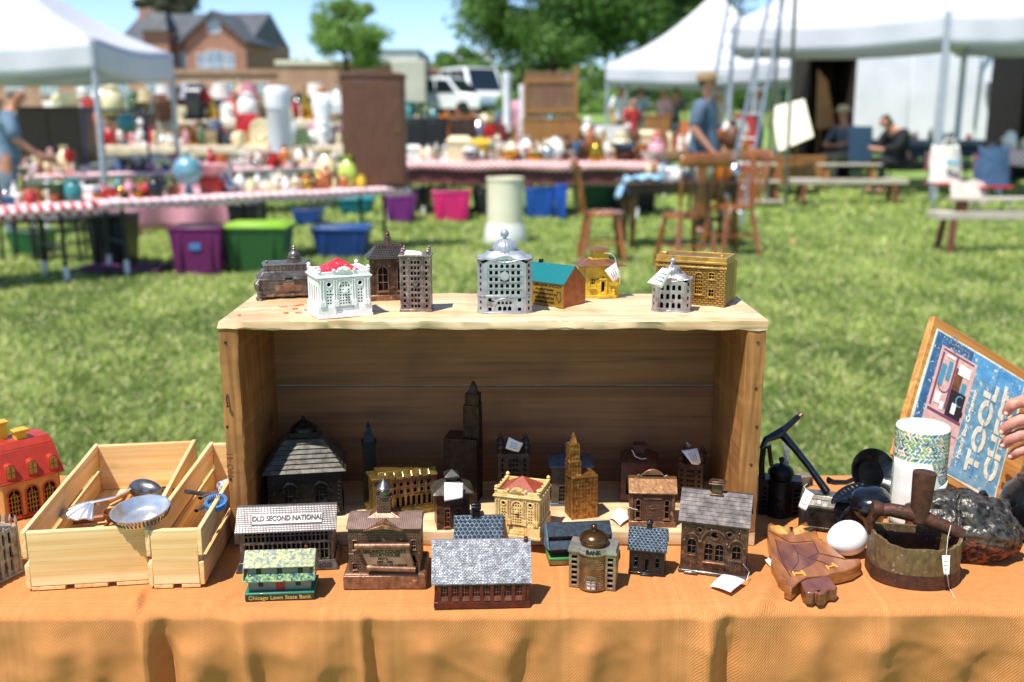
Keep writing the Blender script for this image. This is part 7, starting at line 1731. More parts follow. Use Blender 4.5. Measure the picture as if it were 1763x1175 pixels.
# ---------------------------------------------------------------- people
SK = M('skin', '#c98f72', '#b97d62', ns=30, rough=.5, bump=.05)
def person(label, loc, rz, H, shirt, pants, hair, pose=None, hat=None, sleeves=.5, shoes='#3a3430', sit=False, lean=0, shorts=False, group=None, longhair=False, bulk=1.0):
    """one continuous skinned body with clothes and hair grown over it"""
    S = H/1.75; P = {'pel': (0, 0, .93), 'bel': (0, .0, 1.08), 'che': (0, .01, 1.30), 'nck': (0, .0, 1.47), 'hd0': (0, -.015, 1.53), 'hd1': (0, -.03, 1.60), 'hd2': (0, -.005, 1.665)}
    for s, k in ((-1, 'l'), (1, 'r')):
        P.update({'sh'+k: (s*.18, 0, 1.42), 'el'+k: (s*.24, .02, 1.14), 'wr'+k: (s*.25, -.06, .90), 'ha'+k: (s*.25, -.08, .82), 'hi'+k: (s*.095, 0, .90), 'kn'+k: (s*.10, -.01, .50), 'an'+k: (s*.10, .02, .09), 'to'+k: (s*.115, -.14, .035)})
    if pose: P.update(pose)
    V = {k: Vector(v)*S for k, v in P.items()}
    r = empty('person', tuple(loc), rz, label, 'person', group)
    rad = dict(pel=.125, bel=.115, che=.135, nck=.052, hd0=.062, hd1=.085, hd2=.070, sh=.058, el=.040, wr=.027, ha=.028, hi=.085, kn=.055, an=.038, to=.028)
    for k_ in ('pel', 'bel', 'che', 'hi', 'sh', 'el'): rad[k_] *= bulk
    keys = list(V); idx = {k: i for i, k in enumerate(keys)}
    def RR(k): return rad.get(k, rad.get(k[:2], .04))*S
    pts = [(*V[k], RR(k)) for k in keys]; E = [('pel', 'bel'), ('bel', 'che'), ('che', 'nck'), ('nck', 'hd0'), ('hd0', 'hd1'), ('hd1', 'hd2')]
    for k in 'lr': E += [('che', 'sh'+k), ('sh'+k, 'el'+k), ('el'+k, 'wr'+k), ('wr'+k, 'ha'+k), ('pel', 'hi'+k), ('hi'+k, 'kn'+k), ('kn'+k, 'an'+k), ('an'+k, 'to'+k)]
    ed = [(idx[a], idx[b]) for a, b in E]
    for k in 'lr':   # fingers
        hd = V['ha'+k]; dr = (V['ha'+k]-V['wr'+k]).normalized(); sd = dr.cross(Vector((0, 1, 0))).normalized() if abs(dr.y) < .9 else Vector((1, 0, 0)); sd2 = dr.cross(sd)
        for j, ln in enumerate((.075, .085, .08, .062)):
            b = len(pts); o = sd2*(j-1.5)*.019*S; pts.append((*(hd+o+dr*.03*S), .0105*S)); pts.append((*(hd+o+dr*(.03+ln)*S+sd*.012*S), .008*S)); ed += [(idx['ha'+k], b), (b, b+1)]
        b = len(pts); pts.append((*(hd-sd2*.045*S+dr*.02*S), .010*S)); ed.append((idx['ha'+k], b))
    skin('body', pts, ed, SK, r, 2)
    # face: nose, eyes and mouth, ears
    hc = V['hd1']; f = (V['hd1']-V['hd2']); fw = Vector((0, -1, 0)); 
    if 'face' in (pose or {}): fw = Vector(pose['face']).normalized()
    mb = MB(); mb.ball(tuple(hc+fw*.076*S+Vector((0, 0, -.002))), .013*S, 8, 1.6); mb.build('nose', SK, r, smooth=60)
    sd = fw.cross(Vector((0, 0, 1))).normalized()
    for s in (-1, 1):
        mb = MB(); mb.ball(tuple(hc+sd*s*.070*S+Vector((0, 0, .0))), .016*S, 8, 1.7); mb.build('ear', SK, r, smooth=60)
        mb = MB(); mb.ball(tuple(hc+fw*.064*S+sd*s*.03*S+Vector((0, 0, .022*S))), .009*S, 6); mb.build('eye', M('eye', '#2a2320', rough=.2), r, smooth=60)
    MB().tube([tuple(hc+fw*.062*S+sd*-.022*S-Vector((0, 0, .036*S))), tuple(hc+fw*.069*S-Vector((0, 0, .037*S))), tuple(hc+fw*.062*S+sd*.022*S-Vector((0, 0, .036*S)))], .005*S, 6).build('mouth', M('lips', '#8f4f44', rough=.5), r)
    def cloth(name, ks, es, grow, m, ends=None):
        ii = {k: i for i, k in enumerate(ks)}; pp = []
        for k in ks:
            b = ends.get(k) if ends else None
            pos = b if b is not None else V[k.rstrip('*')]; pp.append((*pos, (RR(k.rstrip('*'))+grow*S)))
        return skin(name, pp, [(ii[a], ii[b]) for a, b in es], m, r, 2)
    en = {'pel*': V['pel']-Vector((0, 0, .07))*S}; ks = ['pel*', 'pel', 'bel', 'che', 'nck*']; es = [('pel*', 'pel'), ('pel', 'bel'), ('bel', 'che'), ('che', 'nck*')]; en['nck*'] = V['che'].lerp(V['nck'], .62)
    for k in 'lr':
        ks += ['sh'+k, 'el'+k+'*']; es += [('che', 'sh'+k), ('sh'+k, 'el'+k+'*')]; en['el'+k+'*'] = V['sh'+k].lerp(V['el'+k], min(1, sleeves*2))
        if sleeves > .5: ks += ['wr'+k+'*']; es += [('el'+k+'*', 'wr'+k+'*')]; en['wr'+k+'*'] = V['el'+k].lerp(V['wr'+k], .9)
    cloth('shirt', ks, es, .020, shirt, en)
    ks = ['bel*', 'pel']; es = [('bel*', 'pel')]; en = {'bel*': V['pel'].lerp(V['bel'], .55)}
    for k in 'lr':
        ks += ['hi'+k, 'kn'+k]; es += [('pel', 'hi'+k), ('hi'+k, 'kn'+k)]
        if not shorts: ks += ['an'+k+'*']; es += [('kn'+k, 'an'+k+'*')]; en['an'+k+'*'] = V['kn'+k].lerp(V['an'+k], .93)
    cloth('trousers', ks, es, .017, pants, en)
    for k in 'lr':
        a, t = V['an'+k], V['to'+k]; skin('shoe', [(*(a+Vector((0, .03, -.02))*S), .042*S), (*(a.lerp(t, .5)-Vector((0, 0, .005))), .042*S), (*t, .036*S)], [(0, 1), (1, 2)], M('shoe'+shoes, shoes, rough=.6), r, 1)
    if hair:
        up = (V['hd2']-V['hd1']).normalized(); b = -fw
        skin('hair', [(*(V['hd2']+up*.018*S), .074*S), (*(V['hd1']+b*.030*S+up*.03*S), .082*S), (*(V['hd1']+b*.045*S-up*.035*S), (.062 if not longhair else .075)*S)]+([(*(V['nck']+b*.05*S), .06*S)] if longhair else []), [(0, 1), (1, 2)]+([(2, 3)] if longhair else []), hair, r, 2)
    if hat:
        kind, m = hat; mb = MB(); mb.T = Matrix.Translation(V['hd2']+Vector((0, 0, -.008)))
        if kind == 'cap':
            mb.lathe([(.108*S, -.02), (.112*S, .02), (.095*S, .06), (.05*S, .085), (.001, .09)], 0, 0, 20); mb.T = Matrix.Translation(V['hd2']+fw*.10*S+Vector((0, 0, .0))); mb.cb(0, 0, -.008, .13*S, .12*S, .014)
        else: mb.lathe([(.17*S, -.005), (.165*S, .01), (.098*S, .012), (.092*S, .085), (.05*S, .105), (.001, .108)], 0, 0, 24)
        mb.build(kind if kind == 'cap' else 'straw_hat', m, r, smooth=50)
    return r
def fabm(n, a, b=None, ns=14): return M('cloth '+n, a, b or a, ns=ns, rough=.9, bump=.5, bs=60, bd=.006)
# left man, stooping over the goods
Yl = 11.0; p = onY(26, Yl)
person('grey haired man in a faded blue t-shirt leaning over the left tables', p, R(115), 1.84, fabm('faded blue', '#8298ab', '#5f7890', 10), fabm('denim grey', '#5d6a78', '#76828e', 8), M('grey hair', '#8d8880', '#6d6862', ns=60, rough=.9),
       pose={'bel': (0, -.03, 1.09), 'che': (0, -.07, 1.30), 'nck': (0, -.11, 1.44), 'hd0': (0, -.145, 1.50), 'hd1': (0, -.175, 1.57), 'hd2': (0, -.155, 1.63), 'shl': (-.19, -.06, 1.40), 'shr': (.19, -.06, 1.40), 'ell': (-.23, -.12, 1.13), 'elr': (.23, -.12, 1.13), 'wrl': (-.20, -.30, .98), 'wrr': (.18, -.32, .98), 'hal': (-.18, -.38, .95), 'har': (.15, -.40, .95), 'bel2': (0, -.03, 1.09)}, shoes='#e4e4e0', shorts=False, bulk=1.15)
# capped man
Yc = 12.2; p = onY(1205, Yc)
person('man in a tan cap and slate blue t-shirt standing at the dining table', p, R(62), 1.98, fabm('slate blue', '#5a6c80', '#46586c', 10), fabm('olive brown', '#4a4430', '#3a3526', 8), M('dark hair', '#2a211c', ns=60, rough=.9), hat=('cap', fabm('tan cap', '#8d7650')),
       pose={'ell': (-.25, .03, 1.14), 'wrl': (-.20, -.14, .93), 'hal': (-.18, -.20, .88), 'face': (0, -1, 0)}, bulk=1.3)
# seated people under the tents
sp = {'pel': (0, 0, .50), 'bel': (0, -.04, .66), 'che': (0, -.14, .86), 'nck': (0, -.24, 1.0), 'hd0': (0, -.30, 1.05), 'hd1': (0, -.36, 1.08), 'hd2': (0, -.37, 1.15),
      'shl': (-.19, -.14, .95), 'shr': (.19, -.14, .95), 'ell': (-.24, -.25, .72), 'elr': (.24, -.25, .72), 'wrl': (-.10, -.42, .66), 'wrr': (.08, -.43, .68), 'hal': (-.03, -.47, .66), 'har': (.02, -.48, .70),
      'hil': (-.10, -.04, .49), 'hir': (.10, -.04, .49), 'knl': (-.14, -.44, .50), 'knr': (.14, -.44, .50), 'anl': (-.13, -.42, .09), 'anr': (.13, -.42, .09), 'tol': (-.14, -.58, .035), 'tor': (.14, -.58, .035), 'face': (0, -.8, -.6)}
Ys = 16.8; p = onY(1548, Ys)
person('person in black clothes sitting hunched forward reading under the tent', p, R(-75), 1.95, fabm('black', '#141416', '#1d1d20'), fabm('black', '#141416'), M('dark hair', '#2a211c'), pose=sp, sleeves=.9, shoes='#1c1a1a', bulk=1.25, longhair=True)
p = onY(1452, 18.6); sp2 = dict(sp); sp2.update({'che': (0, -.05, .90), 'nck': (0, -.10, 1.07), 'hd0': (0, -.13, 1.15), 'hd1': (0, -.15, 1.22), 'hd2': (0, -.13, 1.29), 'shl': (-.19, -.06, 1.0), 'shr': (.19, -.06, 1.0), 'face': (0, -1, -.1)})
person('seated man in a straw hat and grey shirt at the front of the brown booth', p, R(-60), 1.8, fabm('grey shirt', '#6a7078', '#545a62'), fabm('khaki', '#a79a7c', '#8d8268'), M('grey hair', '#8d8880'), pose=sp2, hat=('straw', fabm('straw', '#d9c69a', '#c2ad7c')), shoes='#5a4a3a')
# far walkers
for px, Y, H, lab, sh, pa, hr_, rz in ((1066, 24.5, 1.74, 'distant person in a white shirt standing left of the middle tent', '#e6e6ea', '#2c3442', '#3a2c22', .4), (1100, 27, 1.68, 'distant person in a pale blue top beside the white shirted one', '#9fb8cc', '#5d6a78', '#4a3a2c', 2.6), (1140, 24.5, 1.66, 'distant person in a pink and white top under the middle tent', '#d8a8b4', '#3a3f4a', '#5a4028', -1.0), (1160, 25.5, 1.7, 'distant dark haired person in grey under the middle tent', '#6a6f74', '#2c3038', '#241c18', 3.0), (1300, 24, 1.7, 'distant person in a pale top behind the ladders', '#c9d2da', '#34495e', '#3a2c22', .2),
                                   (1232, 22.8, 1.7, 'distant person in yellowish top right behind the capped man', '#cbb27a', '#3a3a3a', '#3a2c22', -.4), (12, 16.5, 1.7, 'shopper in a teal top beneath the left canopy', '#3f6f7c', '#2c3038', '#2c221c', 1.4), (412, 20.5, 1.72, 'shopper in a dark cap browsing behind the left tables', '#3a4048', '#2c3038', '#2c221c', .5), (1086, 22.2, 1.5, 'child in a red top left of the middle tent', '#c23a3a', '#2c3442', '#3a2c22', .6)):
    person(lab, onY(px, Y), rz, H, fabm(sh, sh), fabm(pa, pa), M('hair'+hr_, hr_, rough=.9), group='distant shoppers')

# person at the right holding the tool chest (mostly outside the frame)
hp_ = Vector((1.30, 1.66, 0))
hr = empty('person', tuple(hp_), 0, 'hand of a person reaching in from the right to hold the tool chest', 'person')
W0 = AY(1812, 765, 1.585)-hp_     # wrist
pts = []; ed = []
def ap(v, r_): pts.append((v[0], v[1], v[2], r_)); return len(pts)-1
pel = ap((.12, .0, .93), .13); bel = ap((.12, 0, 1.1), .12); che = ap((.12, 0, 1.3), .14); nck = ap((.12, -.02, 1.48), .055); h0 = ap((.11, -.02, 1.58), .07); h1 = ap((.10, -.02, 1.66), .09); h2 = ap((.11, -.02, 1.73), .075)
shl = ap((-.04, -.08, 1.40), .058); ell = ap((-.12, -.15, 1.12), .043); wr = ap(tuple(W0+Vector((.05, .0, .0))), .027); pm = ap(tuple(W0+Vector((.012, 0, .004))), .024)
shr = ap((.28, .08, 1.40), .058); elr = ap((.34, .1, 1.12), .042); wrr = ap((.36, 0, .9), .027); har = ap((.36, -.03, .82), .03)
ed += [(pel, bel), (bel, che), (che, nck), (nck, h0), (h0, h1), (h1, h2), (che, shl), (shl, ell), (ell, wr), (wr, pm), (che, shr), (shr, elr), (elr, wrr), (wrr, har)]
for s in (-1, 1):
    a = ap((.12+s*.1*.6, s*.08, .88), .085); b = ap((.12+s*.06, s*.1, .5), .055); c = ap((.12+s*.06, s*.1, .09), .038); d = ap((-.0+s*.06, s*.1-.03, .035), .03); ed += [(pel, a), (a, b), (b, c), (c, d)]
# four bent fingers and a thumb, in view
fing = [((1796, 700), (1764, 690), (1742, 697), (1730, 715), .0106), ((1792, 722), (1758, 722), (1738, 731), (1722, 747), .0108), ((1790, 745), (1758, 748), (1740, 755), (1724, 770), .0106), ((1792, 768), (1764, 774), (1750, 779), (1737, 789), .0094)]
Yf = 1.575
for i, (k0, k1, k2, k3, rr) in enumerate(fing):
    K = [AY(*k0, Yf+.004)-hp_, AY(*k1, Yf-.005)-hp_, AY(*k2, Yf-.002)-hp_, AY(*k3, Yf+.010)-hp_]; pr = pm
    for q_, t_, f_ in ((0, 0, 1.22), (0, .5, 1.02), (1, 0, 1.20), (1, .55, .93), (2, 0, 1.03), (2, .5, .88), (3, 0, .72)):
        v_ = K[q_].lerp(K[min(3, q_+1)], t_); a = ap(tuple(v_), rr*f_); ed.append((pr, a)); pr = a
a = ap(tuple(AY(1800, 800, Yf+.02)-hp_), .012); b = ap(tuple(AY(1775, 812, Yf+.03)-hp_), .0105); c = ap(tuple(AY(1757, 806, Yf+.038)-hp_), .0088); ed += [(pm, a), (a, b), (b, c)]
skin('body', pts, ed, M('near skin', '#cf9480', '#b4705c', ns=90, rough=.5, bump=.8, bs=420, bd=.0014, lo=.3, hi=.7), hr, 2)
nm = M('finger nail', '#cf9684', rough=.35)
for (k0, k1, k2, k3, rr) in fing:
    v = AY(*k3, Yf-.000)-hp_; u = (AY(*k3, Yf)-AY(*k2, Yf)).normalized(); mb = MB(); mb.ball((0, 0, 0), .0034, 8, .4); o = mb.build('nail', nm, hr); o.location = v+Vector((-.001, -.0045, .004)); o.rotation_euler = (R(60), 0, R(-20))
def vq(*k): return [pts[i] for i in k]
skin('shirt', [(*pts[i][:3], pts[i][3]+.02) for i in (pel, bel, che, shl, ell, shr, elr)], [(0, 1), (1, 2), (2, 3), (3, 4), (2, 5), (5, 6)], fabm('navy check', '#2f3d55', '#3b4a66'), hr, 2)
skin('trousers', [(*pts[pel][:3], .15), (.18, .08, .88, .105), (.18, .1, .5, .075), (.18, .1, .12, .06), (.06, -.08, .88, .105), (.06, -.1, .5, .075), (.06, -.1, .12, .06)], [(0, 1), (1, 2), (2, 3), (0, 4), (4, 5), (5, 6)], fabm('dark denim', '#2c3a50'), hr, 2)
skin('hair', [(.11, -.02, 1.75, .082), (.13, -.02, 1.69, .088), (.14, -.02, 1.62, .07)], [(0, 1), (1, 2)], M('dark hair', '#2a211c'), hr, 2)
# ---------------------------------------------------------------- tables of the fair
chk = M('red gingham cloth', '#eee0dc', rough=.85, check=22, checkc='#c4363c', ns=3)
chk_p = M('faded pink gingham', '#f3e6e4', rough=.85, check=22, checkc='#d98a92', ns=3)
blkst = M('black table leg', '#1e2022', '#2b2e31', metal=.4, rough=.4); whst = M('white table foot', '#d9dbdc', rough=.5)
def fair_table(label, A, B, dep, z, cloth, drop=.10, skirt=None):
    """A, B: front edge ends (world); dep: metres away from the camera"""
    A = Vector((A.x, A.y, 0)); B = Vector((B.x, B.y, 0)); d = (B-A); L_ = d.length; an = math.atan2(d.y, d.x); g = gz((A.y+B.y)/2)
    r = empty('market_table', (A.x, A.y, g), an, label, 'table', 'long market tables on the lawn'); H = z-g
    MB().box(0, L_, .02, dep-.02, H-.035, H-.006).build('tabletop', wood('trestle ply', '#a9804f', '#84603a', axis='x', knots=False), r)
    nl = max(2, int(L_/1.3)+1)
    for i in range(nl):
        x = .25+(L_-.5)*i/(nl-1)
        for y, s in ((.14, -1), (dep-.14, 1)):
            f = MB(); f.tube([(x, y-s*.0, H-.04), (x, y, .12)], .02, 8); f.mi = 1; f.tube([(x, y, .14), (x, y+s*.01, 0)], .024, 8); f.build('leg', [blkst, whst], r)
        MB().tube([(x, .14, .30), (x, dep-.14, .30)], .012, 6).build('cross_bar', blkst, r)
    nx = int(L_/.06)
    def cl(u, v):
        s = v*(dep+2*drop)-drop; x = u*L_
        if s < 0: return Vector((x, -.012-.02*abs(math.sin(x*9+1))*(-s/drop), H+.003+s*(1-.12*math.sin(x*5))))
        if s > dep: return Vector((x, dep+.012, H+.003-(s-dep)))
        return Vector((x, s, H+.003+.002*math.sin(x*11)))
    MB().grid(cl, nx, 14).build('tablecloth', cloth, r, smooth=50, solid=.002)
    if skirt: MB().box(.05, L_-.05, .03, .05, H-.32, H-.04).build('apron_board', skirt, r)
    def at(u, v): 
        c, s_ = math.cos(an), math.sin(an); x, y = u*L_, v*dep
        return Vector((A.x+x*c-y*s_, A.y+x*s_+y*c, z+.004))
    return r, at
z1 = .70
t1, at1 = fair_table('red gingham covered table at the far left with black legs', G(-260, 372, z1), G(163, 348, z1), .78, z1, chk, .11)
t2, at2 = fair_table('long pink gingham covered table slanting away beneath the tall brown cabinet', G(168, 347, z1), G(706, 321, z1), .78, z1, chk_p, .09)
t3, at3 = fair_table('pink covered table in the second row, under the left canopy', G(42, 304, .74), G(596, 284, .74), .76, .74, chk_p, .08)
A4 = onY(697, 14.3); B4 = onY(1128, 14.0)
t4, at4 = fair_table('long red gingham covered table in the middle distance above coloured bins', A4, B4, .9, .84, chk, .13, M('maroon board', '#6d3a34', '#5a2e2a', ns=3, rough=.7))
A5 = onY(230, 19.4); B5 = onY(590, 19.4); t5, at5 = fair_table('rear table crowded with lamps behind the left rows', A5, B5, .8, gz(19.4)+1.12, M('plain pale cloth', '#d9cbb4', '#c4b498', ns=4, rough=.9), .2)
A6 = onY(700, 19.0); B6 = onY(1180, 19.4); t6, at6 = fair_table('rear wooden table of crockery beyond the long gingham one', A6, B6, .8, gz(19)+.72, M('brown cloth', '#8a6a46', '#6f5236', ns=4, rough=.9), .15)

A9 = onY(120, 17.3); B9 = onY(600, 16.9); t9, at9 = fair_table('third row table with a faded cloth behind the wire stand', A9, B9, .8, gz(17)+.80, M('plain pale cloth', '#d9cbb4', '#c4b498', ns=4, rough=.9), .2)
A0 = onY(1000, 16.6); B0 = onY(1290, 16.4); t10, at10 = fair_table('brown draped table of oddments behind the capped man', A0, B0, .8, gz(16.5)+.76, M('brown cloth', '#8a6a46', '#6f5236', ns=4, rough=.9), .2)
A11 = onY(90, 23.5); B11 = onY(610, 23.5); t11, at11 = fair_table('rearmost table of lamps and ornaments before the brick buildings', A11, B11, .9, gz(23.5)+1.05, M('brown cloth', '#8a6a46', '#6f5236', ns=4, rough=.9), .5)
A12 = onY(690, 22.5); B12 = onY(905, 22.5); t12, at12 = fair_table('rearmost table in front of the parked white vehicles', A12, B12, .9, gz(22.5)+.85, M('brown cloth', '#8a6a46', '#6f5236', ns=4, rough=.9), .4)
# ---- kinds of bric-a-brac, unit height profiles
PROF = dict(
 vase=[(.16, 0), (.2, .03), (.30, .25), (.33, .45), (.22, .68), (.12, .82), (.16, .96), (.19, 1), (.15, .99), (.09, .82), (.001, .8)],
 bottle=[(.15, 0), (.17, .03), (.17, .55), (.12, .68), (.06, .78), (.055, .95), (.07, .97), (.07, 1), (.04, 1), (.001, .98)],
 bowl=[(.28, 0), (.30, .06), (.55, .30), (.85, .75), (.98, 1), (.92, 1), (.78, .75), (.48, .35), (.2, .14), (.001, .12)],
 mug=[(.36, 0), (.40, .05), (.42, .5), (.43, 1), (.38, 1), (.36, .5), (.33, .12), (.001, .1)],
 jar=[(.28, 0), (.34, .05), (.36, .35), (.34, .66), (.24, .75), (.26, .77), (.27, .88), (.12, .93), (.07, .95), (.08, 1), (.001, 1)],
 candlestick=[(.30, 0), (.28, .05), (.08, .12), (.06, .3), (.12, .42), (.06, .52), (.05, .75), (.14, .85), (.12, .9), (.07, .92), (.06, 1), (.001, 1)],
 figurine=[(.26, 0), (.28, .06), (.18, .10), (.24, .25), (.15, .48), (.20, .62), (.12, .73), (.07, .77), (.12, .86), (.10, .95), (.001, 1)],
 teapot=[(.35, 0), (.38, .05), (.56, .35), (.50, .62), (.28, .80), (.30, .82), (.14, .9), (.06, .93), (.08, 1), (.001, 1)],
 basket=[(.50, 0), (.53, .04), (.60, .5), (.66, .98), (.70, 1), (.66, 1.02), (.60, .95), (.5, .2), (.001, .15)],
 goblet=[(.24, 0), (.22, .03), (.04, .08), (.035, .42), (.16, .52), (.24, .7), (.23, 1), (.21, 1), (.21, .7), (.12, .55), (.001, .52)],
 plates=[(.5, 0), (.52, .05), (.86, .3), (.92, .4), (.55, .42), (.9, .62), (.95, .72), (.6, .74), (.93, .92), (1, 1), (.9, .98), (.5, .85), (.001, .84)])
CL = dict(white='#ece9e2', cream='#e3d3a8', amber='#b4651c', red='#b8262a', teal='#3f8486', blue='#4a6c92', yellow='#e2b52a', green='#5f7550', brown='#6d4426', silver='#b8bcc2', pink='#d99aa6', black='#1e1e20', orange='#b8663a', gold='#c79a3a', lime='#b9cf5a', turquoise='#6db4cc')
def cmat(c):
    k = 'ware '+c
    if c in ('silver', 'gold'): return M(k, CL[c], metal=.9, rough=.2, rv=.08)
    if c in ('brown', ): return M(k, CL[c], '#4a2c18', ns=18, rough=.5)
    return M(k, CL[c], rough=.22, rv=.08, ns=12, coat=.3)
_pm = {}
def proto(kind, c):
    if (kind, c) in _pm: return _pm[kind, c]
    if kind in PROF:
        mb = MB(); mb.lathe(PROF[kind], 0, 0, 20)
        if kind in ('mug', 'teapot'):
            mb2 = [(.40, 0, .75), (.62, 0, .70), (.66, 0, .45), (.42, 0, .25)]; mb.tube(mb2, .05, 8)
        if kind == 'teapot': mb.tube([(-.45, 0, .3), (-.68, 0, .5), (-.78, 0, .78)], [.10, .07, .05], 8)
        if kind == 'basket': mb.tube([(.62*math.cos(PI*i/10), 0, .95+.75*math.sin(PI*i/10)) for i in range(11)], .035, 6)
        me = mb.mesh(kind, cmat(c), 50)
    elif kind == 'trinket_box':
        mb = MB(); mb.fr(0, 0, 0, 1.25, .85, .72, 1.3, .9).box(-.70, .70, -.50, .50, .722, .80).fr(0, 0, .802, 1.36, .96, 1, .9, .6).ball((0, -.5, .70), .06, 6); me = mb.mesh(kind, cmat(c), 30)
    elif kind == 'book_stack':
        mb = MB(); rnd = random.Random(len(c)); z = 0
        for k in range(5): mb.T = TM((rnd.uniform(-.06, .06), 0, z), rnd.uniform(-.2, .2)); mb.box(-.55, .55, -.4, .4, 0, .19); z += .2
        me = mb.mesh(kind, cmat(c), 30)
    elif kind == 'mantel_clock':
        mb = MB(); mb.box(-.55, .55, -.25, .25, 0, .12).prism([(-.4, .12), (.4, .12), (.4, .6)]+[(.4*math.cos(PI*i/10), .6+.4*math.sin(PI*i/10)) for i in range(11)]+[(-.4, .6)], -.2, .2, 'xz'); mb.T = TM((0, -.2, .58), 0, R(90)); mb.lathe([(.001, .02), (.26, .02), (.3, .05), (.32, 0)], 0, 0, 20); me = mb.mesh(kind, cmat(c), 30)
    elif kind == 'toy_truck':
        mb = MB(); mb.prism([(-.8, .2), (.8, .2), (.8, .5), (.62, .55), (.5, .9), (.1, .9), (.1, .5), (-.8, .5)], -.3, .3, 'xz')
        for x in (-.5, .5):
            for s in (-1, 1): mb.T = TM((x, s*.32, .2), 0, R(90)); mb.lathe([(.001, -.05), (.2, -.05), (.2, .05), (.001, .05)], 0, 0, 14)
        me = mb.mesh(kind, cmat(c), 30)
    _pm[kind, c] = me; return me
WARES = []
def ware(kind, c, p, h, rz=0, where='', wsc=1.0, label=None):
    o = bpy.data.objects.new(kind, proto(kind, c)); COL.objects.link(o); o.location = p; o.scale = (h*wsc, h*wsc, h); o.rotation_euler = (0, 0, rz)
    o['category'] = kind.replace('_', ' ')
    o['group'] = 'bric-a-brac on the fair tables'
    if label: o['label'] = label
    else: WARES.append((o, c, kind, where))
    return o
def lamp(p, h, shade_c, base_c, label, Y=None):
    r = empty('table_lamp', tuple(p), 0, label, 'lamp', 'second-hand table lamps')
    MB().lathe([(a*h*.5, b*h*.55) for a, b in PROF['vase'][:-2]]+[(.012, h*.56), (.012, h*.62)], 0, 0, 20).build('base', cmat(base_c), r, smooth=50)
    MB().lathe([(.30*h, h*.58), (.31*h, h*.58), (.19*h, h), (.18*h, h), (.29*h, h*.585)], 0, 0, 28).build('lamp_shade', M('shade '+shade_c, CL[shade_c], rough=.8, trans=(srgb(CL[shade_c]), .4)), r, smooth=50)
rnd = random.Random(42)
SETS = {'white': ['white', 'white', 'cream', 'silver'], 'mix': ['white', 'white', 'white', 'red', 'red', 'brown', 'amber', 'brown', 'silver', 'cream', 'cream', 'pink', 'black', 'black', 'orange', 'green', 'blue', 'white', 'gold', 'teal'], 'warm': ['amber', 'brown', 'orange', 'cream', 'gold', 'white', 'brown'], 'glass': ['silver', 'turquoise', 'white', 'amber', 'green', 'blue']}
def scatter(at, n, u0, u1, hs, pal, where, kinds=None, vs=(.12, .9)):
    kinds = kinds or ['vase', 'bottle', 'bowl', 'mug', 'jar', 'candlestick', 'figurine', 'teapot', 'goblet', 'plates', 'trinket_box', 'basket']
    placed = []; k = 0; tries = 0
    while k < n and tries < n*30:
        tries += 1; u, v = rnd.uniform(u0, u1), rnd.uniform(*vs); p = at(u, v); kd = rnd.choice(kinds); h = rnd.uniform(*hs)
        if kd in ('bowl', 'plates'): h *= .40
        if kd in ('trinket_box', 'basket', 'teapot', 'mug'): h *= .6
        rad = h*{'bowl': .98, 'plates': 1.0, 'teapot': .75, 'trinket_box': .8, 'basket': .72, 'mug': .55}.get(kd, .36)
        if any((p-q).length < (rad+r2)*.9 for q, r2 in placed): continue
        placed.append((p, rad*.92)); ware(kd, rnd.choice(SETS[pal]), p, h, rnd.uniform(0, 6.28), where); k += 1
# featured pieces first, on table two
scatter(at1, 46, .28, .99, (.08, .24), 'mix', 'the far left red gingham table')
scatter(at2, 34, .01, .26, (.09, .22), 'mix', 'the slanting pink gingham table', kinds=['bowl', 'mug', 'plates', 'jar', 'vase', 'figurine', 'trinket_box'])
scatter(at2, 46, .38, .66, (.09, .24), 'white', 'the slanting pink gingham table', kinds=['bowl', 'mug', 'plates', 'teapot', 'jar', 'vase'])
scatter(at2, 34, .62, .80, (.10, .26), 'warm', 'the slanting pink gingham table', kinds=['basket', 'bowl', 'jar', 'vase', 'trinket_box', 'figurine'])
g = empty('glass_globe_vase', tuple(at2(.285, .35)), 0, 'large turquoise glass globe on a stand on the slanting pink table', 'vase'); tq = M('turquoise glass', '#86adb8', '#4f8494', ns=8, rough=.08, rv=0, coat=.5)
MB().lathe([(.05, 0), (.06, .01), (.03, .04), (.03, .08)], 0, 0, 20).build('stand', cmat('teal'), g, smooth=50); mb = MB(); mb.ball((0, 0, .22), .135, 16, 1.05); mb.build('globe', tq, g, smooth=180); MB().lathe([(.03, .33), (.03, .38), (.04, .39), (.035, .4), (.02, .38)], 0, 0, 16).build('neck', tq, g)
ware('trinket_box', 'red', at2(.36, .4), .16, .1, label='red lidded tin box right of the turquoise globe'); ware('bowl', 'pink', at2(.36, .4)+Vector((0, 0, .16)), .12, 0, wsc=1.6, label='large pink and white bowl standing on the red tin box')
ware('vase', 'lime', at2(.815, .35), .34, 0, wsc=1.0, label='tall lime yellow glass vase just left of the tall brown cabinet'); ware('vase', 'cream', at2(.79, .75), .40, label='tall cream vase behind the lime vase'); ware('jar', 'yellow', at2(.83, .1), .14, label='yellow lidded jar at the foot of the tall brown cabinet')
ware('basket', 'green', at1(.88, .5)+Vector((0, 0, 0)), .16, 0, wsc=1.9, label='wide shallow green and cream basket at the right end of the red table')
